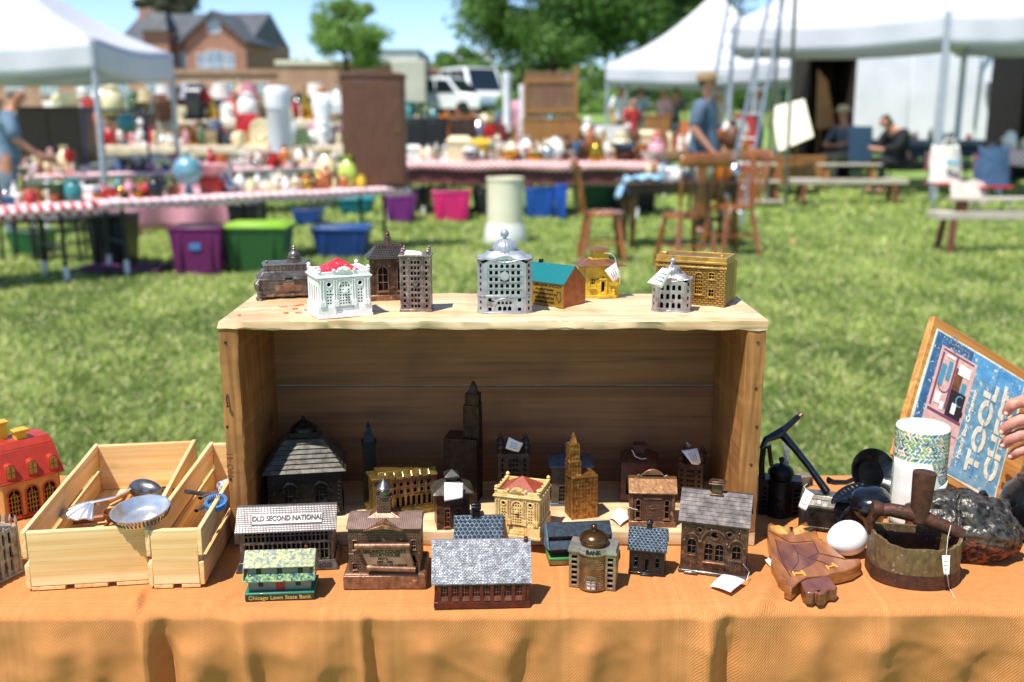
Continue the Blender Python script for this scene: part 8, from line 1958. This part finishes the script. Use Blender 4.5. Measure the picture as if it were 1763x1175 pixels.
# tall brown cabinet standing on table two
ca = at2(.825, .25); W_ = wpx(106, ca.y); Hc = zat(128, ca.y)-ca.z
cab = empty('brown_cabinet', (ca.x+W_*.32, ca.y+.05, ca.z), R(2), 'tall plain brown wooden cabinet standing on end on the pink table', 'cabinet'); cwm = wood('cabinet brown', '#6d4530', '#52321f', axis='z', knots=False, rough=.45, seed=31)
MB().box(-W_/2, W_/2, 0, .30, 0, Hc-.03).build('body', cwm, cab, bevel=.008)
MB().box(-W_/2+.02, W_/2-.02, -.012, -.001, .03, Hc-.06).build('door', cwm, cab, bevel=.004); MB().prism([(-W_/2-.02, Hc-.03), (W_/2+.02, Hc-.03), (W_/2, Hc+.01), (W_*.2, Hc+.03), (0, Hc+.05), (-W_*.2, Hc+.03), (-W_/2, Hc+.01)], -.02, .3, 'xz').build('cornice', cwm, cab, bevel=.004)
MB().ball((W_*.38, -.02, Hc*.5), .012, 8).build('knob', cmat('gold'), cab)
# table three
scatter(at3, 90, .0, .98, (.12, .36), 'mix', 'the second row pink table', vs=(.1, .9))
scatter(at3, 40, .45, 1.0, (.12, .32), 'white', 'the second row pink table', vs=(.1, .9))
r = empty('wire_frame_stand', tuple(at3(.27, .3)), R(3), 'dark blue metal frame stand holding a teal bulb on the second row table', 'stand'); nv = M('navy enamel', '#23345c', rough=.35)
for a, b in (((-.42, 0, 0), (-.40, 0, .78)), ((.42, 0, 0), (.36, 0, .78)), ((-.40, 0, .78), (.36, 0, .78)), ((-.42, 0, .02), (.42, 0, .02))): MB().tube([a, b], .018, 8).build('bar', nv, r)
mb = MB(); mb.ball((.14, 0, .62), .13, 14); mb.build('teal_ball', tq if False else cmat('teal'), r, smooth=180)
# table four
scatter(at4, 36, .0, .28, (.14, .36), 'white', 'the long middle gingham table'); scatter(at4, 44, .26, .66, (.14, .38), 'white', 'the long middle gingham table'); scatter(at4, 34, .30, .99, (.18, .42), 'warm', 'the long middle gingham table')
scatter(at4, 20, .66, 1.0, (.18, .38), 'mix', 'the long middle gingham table')
ware('trinket_box', 'cream', at4(.215, .3), .34, 0, wsc=.8, label='tall cream canister on the middle gingham table'); ware('trinket_box', 'yellow', at4(.29, .35), .30, .2, wsc=.9, label='bright yellow tin beside the cream canister'); ware('teapot', 'white', at4(.60, .3), .34, 0, label='fat white domed tureen on the middle gingham table')
ware('bowl', 'blue', at4(.87, .3)+Vector((0, 0, .1)), .14, 0, wsc=1.5, label='blue bowl stacked on the brown bowl at the middle table'); ware('bowl', 'brown', at4(.87, .3), .12, 0, wsc=1.6, label='broad brown bowl under the blue bowl'); ware('basket', 'gold', at4(.52, .2), .12, 0, wsc=1.8, label='flat golden tray of a basket at the front of the middle table')
# rear rows
scatter(at11, 84, .0, .99, (.3, .85), 'mix', 'the rearmost ornament table', kinds=['vase', 'bottle', 'figurine', 'candlestick', 'jar', 'mantel_clock', 'book_stack', 'teapot', 'goblet'])
scatter(at12, 34, .0, .99, (.2, .6), 'mix', 'the rearmost table by the vans', kinds=['vase', 'bottle', 'figurine', 'jar', 'mantel_clock', 'book_stack', 'teapot'])
scatter(at9, 90, .0, .98, (.2, .58), 'mix', 'the third row pale table', kinds=['vase', 'bottle', 'figurine', 'candlestick', 'jar', 'toy_truck', 'mantel_clock', 'book_stack', 'teapot', 'bowl'])
scatter(at10, 36, .0, .98, (.25, .55), 'warm', 'the brown draped table', kinds=['vase', 'bottle', 'figurine', 'jar', 'basket', 'mantel_clock', 'book_stack', 'trinket_box'])
scatter(at5, 80, .0, .98, (.25, .7), 'mix', 'the rear lamp table', kinds=['vase', 'bottle', 'figurine', 'candlestick', 'jar', 'toy_truck', 'mantel_clock', 'book_stack', 'teapot'])
scatter(at6, 90, .0, .98, (.2, .6), 'mix', 'the rear crockery table', kinds=['vase', 'bottle', 'figurine', 'candlestick', 'jar', 'mantel_clock', 'book_stack', 'teapot', 'bowl'])
for i, (px, Y, h, a, b, lab) in enumerate(((285, 20.0, .9, 'white', 'red', 'lamp with white shade and red base at the left of the rear lamp table'), (330, 20.0, .95, 'silver', 'green', 'silver shaded lamp second from left on the rear table'), (350, 19.8, .8, 'red', 'cream', 'red shaded lamp on the rear lamp table'), (382, 20, .95, 'white', 'turquoise', 'white shaded lamp with turquoise base on the rear table'), (430, 19.9, .95, 'pink', 'white', 'pink shaded lamp with white base on the rear lamp table'), (545, 19.9, .95, 'white', 'amber', 'wide white shaded lamp with amber base left of the tall brown cabinet'), (252, 19.9, .8, 'cream', 'gold', 'cream shaded lamp at the left end of the rear table'))):
    lamp(onY(px, Y, gz(19.4)+1.125), h*.72, a, b, lab)
# tall white lamp/radiator form
c = onY(487, 16.2); wl = empty('white_column', tuple(c), 0, 'tall white fluted plant column left of the tall brown cabinet', 'column'); Hh = zat(150, 16.2)-gz(16.2)
wh_ = M('white plaster', '#e9eaec', rough=.6); rr = wpx(21, 16.2)
MB().lathe([(rr*1.25, 0), (rr*1.25, .1), (rr, .15), (rr*.95, Hh-.35), (rr*1.05, Hh-.32)], 0, 0, 40, lobes=24, la=.05).build('shaft', wh_, wl, smooth=40); MB().lathe([(rr*1.0, Hh-.32), (rr*1.03, Hh-.25), (rr*1.06, Hh-.12), (rr*1.06, Hh-.04), (rr*.95, Hh), (.01, Hh+.02)], 0, 0, 32).build('capital', wh_, wl)
# white teddy/bust to its right
c = onY(560, 17.2); md = empty('dress_form', tuple(c), 0, 'white dress form with a wooden neck cap beside the tall brown cabinet', 'dress form'); k = zat(152, 17.2)-gz(17.2)
MB().lathe([(.14, k*.50), (.18, k*.54), (.11, k*.68), (.17, k*.84), (.15, k*.92), (.06, k*.96)], 0, 0, 24, sy=.7).build('torso', wh_, md, smooth=60); MB().lathe([(.075, k*.96), (.08, k*.975), (.05, k*1.0), (.001, k*1.01)], 0, 0, 16).build('neck_cap', cmat('amber'), md, smooth=50); MB().tube([(0, 0, .04), (0, 0, k*.47)], .02, 8).build('pole', blkst, md)
for a in (0, 2.1, 4.2): MB().tube([(0, 0, .16), (.25*math.cos(a), .25*math.sin(a), 0)], .014, 6).build('leg', blkst, md)
# furniture behind
dwm = wood('dark walnut', '#4a3022', '#35211a', axis='x', knots=False, rough=.4, seed=33); lwm = wood('oak furniture', '#a9763e', '#86592c', axis='x', knots=False, rough=.45, seed=35)
def furniture(name, label, px0, px1, pt, Y, dep, m, doors=2, cat='cabinet', legs=True, zb=None):
    c = onY((px0+px1)/2, Y); W_ = wpx(px1-px0, Y); H_ = zat(pt, Y)-gz(Y); r = empty(name, tuple(c), 0, label, cat); l = .12 if legs else .0
    MB().box(-W_/2, W_/2, 0, dep, l, H_-.03).build('carcass', m, r, bevel=.01); MB().box(-W_/2-.02, W_/2+.02, -.02, dep+.01, H_-.03, H_).build('top', m, r, bevel=.006)
    for i in range(doors):
        a = -W_/2+W_*i/doors+.015; b = -W_/2+W_*(i+1)/doors-.015; d_ = MB().box(a, b, -.015, -.001, l+.03, H_-.06).build('door', m, r, bevel=.005); mb = MB(); mb.ball((b-.04, -.022, H_*.5), .012, 6); mb.build('handle', cmat('gold'), d_)
    if legs:
        for x in (-W_/2+.04, W_/2-.04):
            for y in (.04, dep-.04): MB().tube([(x, y, l), (x, y, 0)], [.025, .016], 8).build('leg', m, r)
    return r
furniture('sideboard', 'big dark brown wooden sideboard under the left canopy', 44, 150, 184, 15.6, .55, dwm, 2, 'sideboard')
furniture('cupboard', 'dark cupboard under the canopy pole in the left rear', 208, 262, 196, 18.2, .5, dwm, 2)
furniture('dresser', 'low pale dresser behind the turquoise globe', 296, 400, 225, 17.8, .5, lwm, 3)
furniture('bookshelf', 'black bookshelf seen behind the middle gingham table', 700, 770, 203, 17.6, .4, M('black lacquer', '#1c1a19', rough=.4), 2)
furniture('dresser', 'dark two door dresser beneath the parked cars', 775, 818, 205, 17.9, .45, dwm, 2)
furniture('dresser', 'long oak topped dark dresser below the slatted wooden panel', 900, 1000, 204, 17.4, .5, lwm, 3)
furniture('chest', 'small oak chest right of the slatted panel', 1000, 1060, 226, 17.0, .5, lwm, 2, 'chest')
furniture('chest', 'orange oak chest of drawers behind the capped man', 1110, 1152, 198, 18.5, .5, lwm, 2, 'chest')
furniture('chest', 'red lacquer chest under the big tent between the ladder rails', 1262, 1300, 196, 19.5, .5, cmat('red'), 2, 'chest')
furniture('counter', 'pale counter top between the ladder and booth', 1295, 1420, 270, 17.2, .4, lwm, 3, 'counter')
# slatted panel
c = onY(947, 20); sl_ = empty('wooden_screen', tuple(c), R(-4), 'tall brown slatted wooden crib side standing behind the middle tables', 'panel'); W_ = wpx(86, 20); H_ = zat(120, 20)-gz(20)
for i in range(12): MB().box(-W_/2+W_*i/12, -W_/2+W_*(i+.86)/12, 0, .03, .1, H_-.06*abs(math.sin(i*1.3))).build('slat', wood('panel brown', '#8a6448', '#6d4c34', axis='z', knots=False), sl_)
for z in (.4, H_*.6, H_-.25): MB().box(-W_/2-.03, W_/2+.03, -.025, -.001, z, z+.08).build('rail', lwm, sl_)
MB().cb(-W_/2, .0, 0, .07, .07, H_*.9).build('post', lwm, sl_); MB().cb(W_/2, .0, 0, .07, .07, H_+.06).build('post', lwm, sl_)
for px, pt, w_, Y, col, lab in ((873, 125, 13, 21, 'white', 'tall narrow white post left of the slatted panel'), (900, 146, 12, 20.6, 'white', 'shorter white jug-shaped pedestal beside the slatted panel')):
    c = onY(px, Y); H_ = zat(pt, Y)-gz(Y); q = empty('pedestal', tuple(c), 0, lab, 'pedestal'); rr = wpx(w_/2, Y); MB().lathe([(rr*1.3, 0), (rr*1.3, .08), (rr*.9, .14), (rr, H_-.2), (rr*1.2, H_-.12), (rr*1.2, H_)], 0, 0, 24).build('shaft', wh_, q)
# white and cream display boards
def board(label, c4_, m, name='display_board'):
    o = (c4_[0]+c4_[2])/2; o = Vector((o.x, o.y, min(v.z for v in c4_))); r = empty(name, tuple(o), 0, label, 'board'); n_ = (c4_[1]-c4_[0]).cross(c4_[3]-c4_[0]).normalized()*.02
    MB().add([v-o for v in c4_]+[v-o+n_ for v in c4_], [(0, 1, 2, 3), (7, 6, 5, 4), (0, 4, 5, 1), (1, 5, 6, 2), (2, 6, 7, 3), (3, 7, 4, 0)]).build('panel', m, r)
    a = c4_[2]-o; MB().tube([a*.95, Vector((a.x, a.y+.5, gz(o.y)-o.z))], .015, 6).build('prop', lwm, r)
board('large cream board leaning behind the ladder', [AY(1340, 262, 16.4), AY(1400, 236, 16.5), AY(1384, 172, 16.8), AY(1328, 186, 16.8)], M('cream board', '#efe8cf', '#e2d9ba', ns=2, rough=.7))
board('tan pointed wooden board standing at the booth opening', [AY(1404, 222, 18.9), AY(1438, 222, 18.9), AY(1424, 140, 19.0), AY(1408, 120, 19.0)], lwm)
board('blue grey panel beside the seated figure in black', [AY(1461, 282, 17.9), AY(1502, 282, 17.9), AY(1502, 218, 18.0), AY(1461, 218, 18.0)], M('blue grey panel', '#6f8aa4', '#5f7890', ns=2, rough=.6))
# table with things in front of the trailer
A7 = onY(1512, 18.8); B7 = onY(1690, 18.8); t7, at7 = fair_table('grey work table in front of the white trailer', A7, B7, .6, gz(18.8)+.78, M('grey cloth', '#7c828c', '#686e78', ns=3, rough=.9), .12, M('slate skirt', '#3a424e', rough=.8))
scatter(at7, 7, .15, .95, (.14, .30), 'mix', 'the grey work table by the trailer')
A8 = onY(1695, 16.6); B8 = onY(1860, 16.2); t8, at8 = fair_table('white table of goods at the right edge under the nearest tent', A8, B8, .6, gz(16.6)+.78, chk_p, .3); scatter(at8, 12, .05, .95, (.14, .3), 'white', 'the white right edge table')

# ---- plastic bins and boxes under and in front of the tables
def bin_(label, px0, px1, pt, pb, col, lid=None, Y=None, sticker=False, depth_=.42, rz=0):
    Y = Y or (G((px0+px1)/2, pb).y); c = onY((px0+px1)/2, Y); W_ = wpx(px1-px0, Y); H_ = max(.15, zat(pt, Y)-gz(Y)); m = M('plastic '+col, col, rough=.35, rv=.05, trans=(srgb(col), .12))
    r = empty('storage_bin', (c.x, c.y, gz(Y)), rz, label, 'storage bin', 'coloured plastic storage bins')
    mb = MB(); mb.fr(0, depth_/2, 0, W_*.80, depth_*.8, H_*.93, W_*.96, depth_*.96)
    for s in (-1, 1): mb.box(s*W_*.28-.012, s*W_*.28+.012, -.0, .03, .04, H_*.9)
    mb.build('tub', m, r, bevel=.012); MB().cb(0, depth_/2, H_*.93, W_, depth_, H_*.07).build('rim', m, r, bevel=.008)
    if lid: MB().cb(0, depth_/2, H_+.001, W_*1.03, depth_*1.03, .03).cb(0, depth_/2, H_+.032, W_*.85, depth_*.85, .015).build('lid', M('plastic '+lid, lid, rough=.35), r, bevel=.01)
    else: MB().box(-W_*.42, W_*.42, depth_*.1, depth_*.9, H_*.93, H_*1.004).build('opening', M('bin shade', '#15161a', rough=.9), r)  # near-black slab stands for the shade inside an open bin
    if sticker: MB().box(-.05, .05, -.004+.012, .03, H_*.55, H_*.68).build('sticker', M('sticker blue', '#3f74a8', rough=.5), r)
    return r
bin_('magenta purple bin under the slanting pink table', 291, 386, 392, 478, '#6d1f5c', sticker=True)
bin_('dark green bin with lime lid right of the purple bin', 384, 496, 395, 474, '#2c5a2e', '#8fbf2c')
bin_('navy blue bin with blue lid in front of the lawn\'s centre left', 536, 634, 398, 447, '#1f3f7c', '#2c5590')
bin_('small blue bin far under the slanting pink table', 502, 552, 362, 391, '#274f9c')
bin_('teal bin with teal lid beneath the tall brown cabinet', 581, 642, 346, 378, '#14707a', '#1a8c92')
bin_('purple bin at the right end of the slanting pink table', 662, 716, 338, 388, '#7c2a80')
bin_('hot pink bin in the middle under the long gingham table', 743, 811, 330, 386, '#e02a78')
bin_('bright blue bin right of the cream pedestal', 902, 958, 324, 382, '#1f55a8'); bin_('upright royal blue bin touching the bright blue one', 956, 977, 318, 384, '#2a5cc0')
bin_('green bin behind the left wooden chair', 985, 1060, 322, 372, '#3f8a5c', '#7cc090')
bin_('black crate heaped under the left red table', 150, 222, 372, 415, '#1d2022', Y=9.6); bin_('green crate under the far left red table', 12, 74, 400, 428, '#2f6a3c', Y=10.4)
bin_('black bin under the pink table behind the purple one', 392, 446, 352, 388, '#1b1c20', Y=11.6); bin_('dark grey bin below the middle of the long gingham table', 822, 838, 330, 384, '#2a2c30', Y=14.2)
for i, (px, w_, h_) in enumerate(((30, 60, 70), (100, 80, 95))):
    c = onY(px, 9.9); ch_ = empty('black_stool', tuple(c), R(10*i), ['low black stool under the far left red table', 'dark upturned chair under the far left red table'][i], 'stool'); S_ = wpx(w_, 9.9)
    MB().box(-S_/2, S_/2, 0, .35, .40, .46).build('seat', blkst, ch_, bevel=.02)
    for x in (-S_*.42, S_*.42):
        for y in (.04, .31): MB().tube([(x, y, .4), (x*1.1, y, 0)], .016, 6).build('leg', blkst, ch_)
for i, (a_, b_, cc_) in enumerate(((700, 738, '#2a2226'), (812, 850, '#20242c'), (1052, 1092, '#2b2622'), (1094, 1130, '#1d2026'))): bin_(['dark brown tub added as shade left of the hot pink bin', 'black tub added as shade behind the cream pedestal', 'dark tub added as shade by the left wooden chair', 'near black tub added as shade under the dining table side of the long table'][i], a_, b_, 326, 380, cc_, Y=14.7)  # dark tubs added to read as shadow between the bins
c = G(205, 470); mt_ = MB().cb(0, 0, 0, .82, .46, .012).build('purple_mat', M('purple mat', '#5c2350', rough=.8), None, bevel=.004); mt_.location = (c.x+.0, c.y+.1, .03); tag(mt_, 'dark purple lid lying flat on the grass under the pink table', 'lid')
# wooden trestle legs leaning
for px in (172, 200): c = onY(px+8, 10.2); o = MB().tube([(0, 0, 0), (-.16, .05, .62)], .022, 6).build('wooden_post', wood('post pine', '#c9a468', '#a9824a', axis='z', knots=False)); o.location = c; tag(o, 'pale wooden easel leg behind the pink table, '+('left one' if px < 180 else 'right one'), 'post', 'pale easel legs')
c = onY(300, 12.4); o = empty('pink_sheet', tuple(c), 0, 'pale pink cloth hanging to the grass behind the pink table', 'cloth'); MB().grid(lambda u, v: Vector((-1.0+2.1*u, .12*math.sin(u*19)*(.3+v*.7), .62-.55*v)), 60, 6).build('cloth', M('pink sheet', '#c98f9c', '#b87c8c', ns=4, rough=.9), o, smooth=80, solid=.003)
# cream ribbed pedestal
c = G(870, 418); c = Vector((c.x, c.y, 0)); q = empty('cream_pedestal', tuple(c), 0, 'ribbed cream cylinder pedestal on a wider white base in front of the bins', 'pedestal'); s_ = wpx(1, c.y); H_ = zat(306, c.y)
MB().lathe([(31*s_, .22), (31*s_, H_-.04), (32.5*s_, H_-.03), (32.5*s_, H_), (28*s_, H_+.004), (28*s_, H_-.05), (.01, H_-.06)], 0, 0, 96, lobes=32, la=.035).build('drum', M('cream plastic', '#e4dfc4', '#d9d3b4', ns=3, rough=.5), q, smooth=30)
MB().lathe([(37*s_, 0), (38*s_, .02), (36*s_, .12), (33*s_, .2), (31.5*s_, .23), (.01, .235)], 0, 0, 48).build('base', M('white base', '#d9d9d2', rough=.5), q, smooth=50)

# ---- wooden chairs and dining table
chw = M('varnished maple', '#a0602e', '#7a421c', ns=6, stretch=(1, 1, .3), rough=.25, coat=.5, lo=.3, hi=.7)
def chair(label, px, py, rz, s_=1.0, loc=None):
    c = loc if loc is not None else G(px, py); r = empty('wooden_chair', (c.x, c.y, 0), rz, label, 'chair', 'varnished wooden dining chairs'); k = s_
    seat = [(.21*math.cos(2*PI*i/28)*(1.0)*k, (.20*math.sin(2*PI*i/28))*k) for i in range(28)]
    MB().prism([(x*(1.06 if y < 0 else .95), y) for x, y in seat], .44*k, .475*k, 'xy').build('seat', chw, r, bevel=.008)
    for x in (-1, 1):
        for y in (-1, 1):
            a = Vector((x*.14, y*.13, .44))*k; b = Vector((x*.20, y*.20, 0))*k; MB().tube([a, a.lerp(b, .3), a.lerp(b, .5), a.lerp(b, .62), b], [.020, .030, .020, .030, .017], 10).build('leg', chw, r)
    MB().tube([Vector((-.175, -.17, .2))*k, Vector((0, -.17, .2))*k, Vector((.175, -.17, .2))*k], [.010, .017, .010], 8).tube([Vector((-.175, .17, .2))*k, Vector((0, .17, .2))*k, Vector((.175, .17, .2))*k], [.010, .017, .010], 8).tube([Vector((-.17, -.17, .2))*k, Vector((-.17, .17, .2))*k], .011, 8).tube([Vector((.17, -.17, .2))*k, Vector((.17, .17, .2))*k], .011, 8).build('stretchers', chw, r)
    for x in (-.17, -.09, .09, .17): MB().tube([Vector((x, .17, .47))*k, Vector((x*1.12, .215, .70))*k, Vector((x*1.2, .26, .90))*k], [.012, .018, .012], 8).build('spindle', chw, r)
    MB().prism([(-.035*k, .47*k), (.035*k, .47*k), (.06*k, .62*k), (.03*k, .72*k), (.05*k, .9*k), (-.05*k, .9*k), (-.03*k, .72*k), (-.06*k, .62*k)], .205*k, .22*k, 'xz').build('splat', chw, r, bevel=.003)
    MB().grid(lambda u, v: Vector(((-.24+.48*u)*k, (.262+.03*(1-(2*u-1)**2))*k, (.875+(.085+.03*(1-(2*u-1)**2))*v)*k)), 16, 3).build('top_rail', chw, r, smooth=50, solid=.022)
    return r
chair('wooden chair seen in profile at the left end of the dining table', 1035, 452, R(92), 1.08)
chair('wooden chair with its back to the camera in front of the dining table', 1180, 462, R(200), 1.12)
chair('wooden chair at the right end of the dining table', 1256, 440, R(-70), 1.12)
chair('wooden chair tucked behind the dining table on its far side', 1228, 405, R(-10), .98)
c = onY(1165, 11.3); dt = empty('dining_table', (c.x, c.y, 0), R(2), 'dark varnished dining table heaped with glassware among wooden chairs', 'table'); W_ = wpx(205, 11.2); dtm = M('dark table varnish', '#4a2a1a', '#341c12', ns=5, rough=.3, coat=.4)
MB().cb(0, 0, .71, W_, .8, .035).build('tabletop', dtm, dt, bevel=.01); MB().cb(0, 0, .62, W_*.9, .68, .089).build('apron', dtm, dt)
for x in (-1, 1):
    for y in (-1, 1): MB().lathe([(.022, 0), (.034, .06), (.028, .2), (.045, .28), (.03, .36), (.042, .5), (.045, .619)], x*W_*.42, y*.3, 14).build('leg', dtm, dt, smooth=50)
def atd(u, v): return Vector((c.x-W_/2+W_*u, c.y-.38+.76*v, .747))
scatter(atd, 20, .28, .98, (.14, .32), 'glass', 'the dark dining table', kinds=['vase', 'bottle', 'goblet', 'bowl', 'jar', 'teapot', 'mug'])
scatter(atd, 10, .25, .8, (.16, .34), 'white', 'the dark dining table', vs=(.4, .95))
bagm = M('crumpled pale blue plastic', '#a9cfe2', '#7fb0cc', ns=10, rough=.35, bump=1, bs=14, bd=.03)
o = empty('plastic_bag', (atd(.08, .3).x, atd(.08, .3).y, .748), 0, 'crumpled pale blue plastic sheet hanging off the left of the dining table', 'bag')
def bag(u, v): 
    x = -.16+.5*u; y = -.25+.4*v; zz = .03+.05*noise.noise(Vector((x*9, y*9, 1)))+.04*noise.noise(Vector((x*25, y*25, 1)))
    if x < -.06: zz -= (-.06-x)*2.2
    return Vector((x, y, zz))
MB().grid(bag, 30, 20).build('sheet', bagm, o, smooth=60, solid=.004)
# blue backpack on chair; blue + white jackets at right
# ---- ladders
alu = M('ladder aluminium', '#8d949c', '#757c84', ns=30, metal=.7, rough=.38)
def ladder(label, a0, a1, b0, b1, n, back=None):
    o = (a0+b0)/2; r = empty('step_ladder', tuple(o), 0, label, 'ladder', 'aluminium ladders')
    A0, A1, B0, B1 = a0-o, a1-o, b0-o, b1-o
    MB().tube([A0, A1], .025, 6).build('rail', alu, r); MB().tube([B0, B1], .025, 6).build('rail', alu, r)
    for i in range(n): t = (i+.6)/n; MB().tube([A0.lerp(A1, t), B0.lerp(B1, t)], .016, 6, flat=.7).build('rung', alu, r)
    if back: MB().tube([back[0]-o, back[1]-o], .028, 6).build('back_leg', alu, r); MB().tube([back[2]-o, back[3]-o], .028, 6).build('back_leg', alu, r)
Y_ = 13.4; gl_ = gz(Y_)
def lf(px, Y): v = onY(px, Y); return v
ladder('aluminium orchard ladder rising out of the top of the picture right of the capped man', lf(1240, Y_), AY(1340, -70, 14.2), lf(1275, Y_-.1), AY(1362, -70, 14.2), 11,
       back=(lf(1318, 15.4), AY(1350, -60, 14.3), lf(1352, 15.6), AY(1372, -60, 14.3)))
ladder('thin far ladder leaning behind the capped man\'s head', lf(1196, 17.0), AY(1262, -40, 17.2), lf(1224, 17), AY(1284, -40, 17.2), 14)
# ---- benches and step shelf
bw = wood('weathered bench', '#c9bfae', '#a89c88', axis='x', knots=False, seed=41); rdl = M('reddish bench leg', '#7c3f26', '#5e2e1c', ns=10, rough=.5)
def bench(label, px0, px1, ptop, Y, tiers=1, top2=None, m=bw):
    c = onY((px0+px1)/2, Y); W_ = wpx(px1-px0, Y); H_ = zat(ptop, Y)-gz(Y); r = empty('wooden_bench', tuple(c), 0, label, 'bench', 'weathered wooden benches for sale')
    MB().box(-W_/2, W_/2, -.15, -.01, H_-.075, H_).box(-W_/2, W_/2, .01, .17, H_-.075, H_).build('seat', m, r, bevel=.004)
    for x in (-W_*.38, W_*.38):
        for y in (-1, 1): MB().tube([(x, y*.11, H_-.04), (x*1.06, y*.17, 0)], .036, 6).build('leg', rdl, r)
    if top2:
        a, b, pz = top2; x0 = -W_/2+wpx(a-px0, Y); x1 = -W_/2+wpx(b-px0, Y); zz = zat(pz, Y)-gz(Y)
        s2 = empty('small_bench', (c.x, c.y, c.z+H_), 0, 'little wooden bench stacked on the '+label, 'bench'); s2['group'] = 'small benches stacked on bigger ones'
        MB().box(x0, x1, -.11, .11, zz-H_-.03, zz-H_).build('seat', m, s2, bevel=.004)
        for x in (x0+.12, x1-.12): MB().cb(x, 0, .001, .07, .16, zz-H_-.031).build('leg', lwm if Y > 12 else rdl, s2)
bench('long bench between ladder and tent pole', 1356, 1556, 308, 15.8, top2=(1405, 1510, 282)); bench('nearest bench at the right edge', 1598, 1850, 364, 10.8, top2=(1628, 1830, 340))
c = onY(1310, 15.4); sh = empty('step_shelf', tuple(c), 0, 'three tier white plank step shelf at the foot of the ladder', 'shelf'); W_ = wpx(72, 15.4)
for i, py in enumerate((345, 312, 283)): zz = zat(py, 15.4)-gz(15.4); MB().cb(0, .2*i, zz-.035, W_*(1-.03*i), .24, .035).build('plank', bw, sh, bevel=.004)
for x in (-W_*.4, W_*.4): MB().prism([(-.08, 0), (.5, 0), (.5, zz-.05), (.42, zz-.05)], x-.02, x+.02, 'yz').build('side_panel', rdl, sh)
# ---- folding chairs with bags
def folding(label, px, Y, rz, jacket, jlabel, jm):
    c = onY(px, Y); r = empty('folding_chair', tuple(c), rz, label, 'chair', 'red seated folding chairs'); rd = M('red vinyl', '#b8262c', rough=.35)
    MB().box(-.22, .22, -.2, .2, .44, .47).build('seat', rd, r, bevel=.01); MB().box(-.21, .21, .19, .21, .62, .88).build('backrest', rd, r, bevel=.008)
    for s in (-1, 1): MB().tube([(s*.22, -.24, 0), (s*.22, .05, .46), (s*.21, .21, .9)], .013, 6).build('frame_tube', alu, r); MB().tube([(s*.2, .26, 0), (s*.2, -.12, .45)], .013, 6).build('leg', alu, r)
    j = empty(jacket, (c.x, c.y, c.z+.475), rz, jlabel, jacket.replace('_', ' ')); 
    def jk(u, v): 
        a = 2*PI*u; rr = (.24-.05*v)*(1+.12*noise.noise(Vector((math.cos(a)*2, math.sin(a)*2, v*3+px)))); return Vector((rr*math.cos(a)*1.05, rr*.55*math.sin(a)+.02+.05*v, .50*v*(1+.06*math.sin(3*a))))
    mb = MB().grid(jk, 28, 10); mb.add([jk(i/28, 1) for i in range(28)], [tuple(range(28))]); mb.build('fabric', jm, j, smooth=60)
    return r, j
_, j = folding('red folding chair with a white bag on it', 1622, 14.4, R(8), 'tote_bag', 'cream white tote bag with a blue mark standing on the left folding chair', fabm('white bag', '#e6e2d6', '#d8d2c2'))
MB().prism([(-.09+.18*i/8, .30+.02*math.sin(i)) for i in range(9)]+[(.09, .24), (-.09, .25)], -.150, -.125, 'xz').build('blue_mark', cmat('turquoise'), j)
MB().tube([(-.1, 0, .5), (-.05, -.02, .60), (.06, -.02, .60), (.1, 0, .5)], .02, 6).build('handle', fabm('white bag', '#e6e2d6'), j)
folding('red folding chair with a navy jacket on it', 1702, 14.0, R(-4), 'folded_jacket', 'dark blue jacket with pale lining piled on the right folding chair', fabm('navy jacket', '#2f4763', '#3f5c7c'))
o = empty('draped_towel', tuple(onY(1648, 14.1)+Vector((0, 0, .50))), 0, 'pale pink towel hanging between the two folding chairs', 'towel'); MB().grid(lambda u, v: Vector((-.22+.5*u, -.16-.12*v*v, .03-.30*v*v+.02*math.sin(u*12))), 20, 8).build('cloth', fabm('pale towel', '#e0cdc2', '#cdb6aa'), o, smooth=60, solid=.01)

# ---- label the small wares by where they stand
from collections import defaultdict
grp = defaultdict(list)
for o, c, kd, where in WARES: grp[(c, kd, where)].append(o)
ORD = ['leftmost', 'second from left', 'third from left', 'fourth from left', 'fifth from left', 'sixth from left', 'seventh from left', 'eighth from left']
for (c, kd, where), os_ in grp.items():
    nm = {'plates': 'stack of plates', 'trinket_box': 'lidded box', 'book_stack': 'pile of books', 'mantel_clock': 'mantel clock', 'toy_truck': 'toy truck'}.get(kd, kd)
    os_.sort(key=lambda o: o.location.x/o.location.y)
    for i, o in enumerate(os_):
        o['label'] = f'{c} {nm} on {where}' if len(os_) == 1 else f'{ORD[min(i, 7)]} {c} {nm} on {where}'
print('N_OBJECTS', len(COL.objects), 'tops', sum(1 for o in COL.objects if o.parent is None))
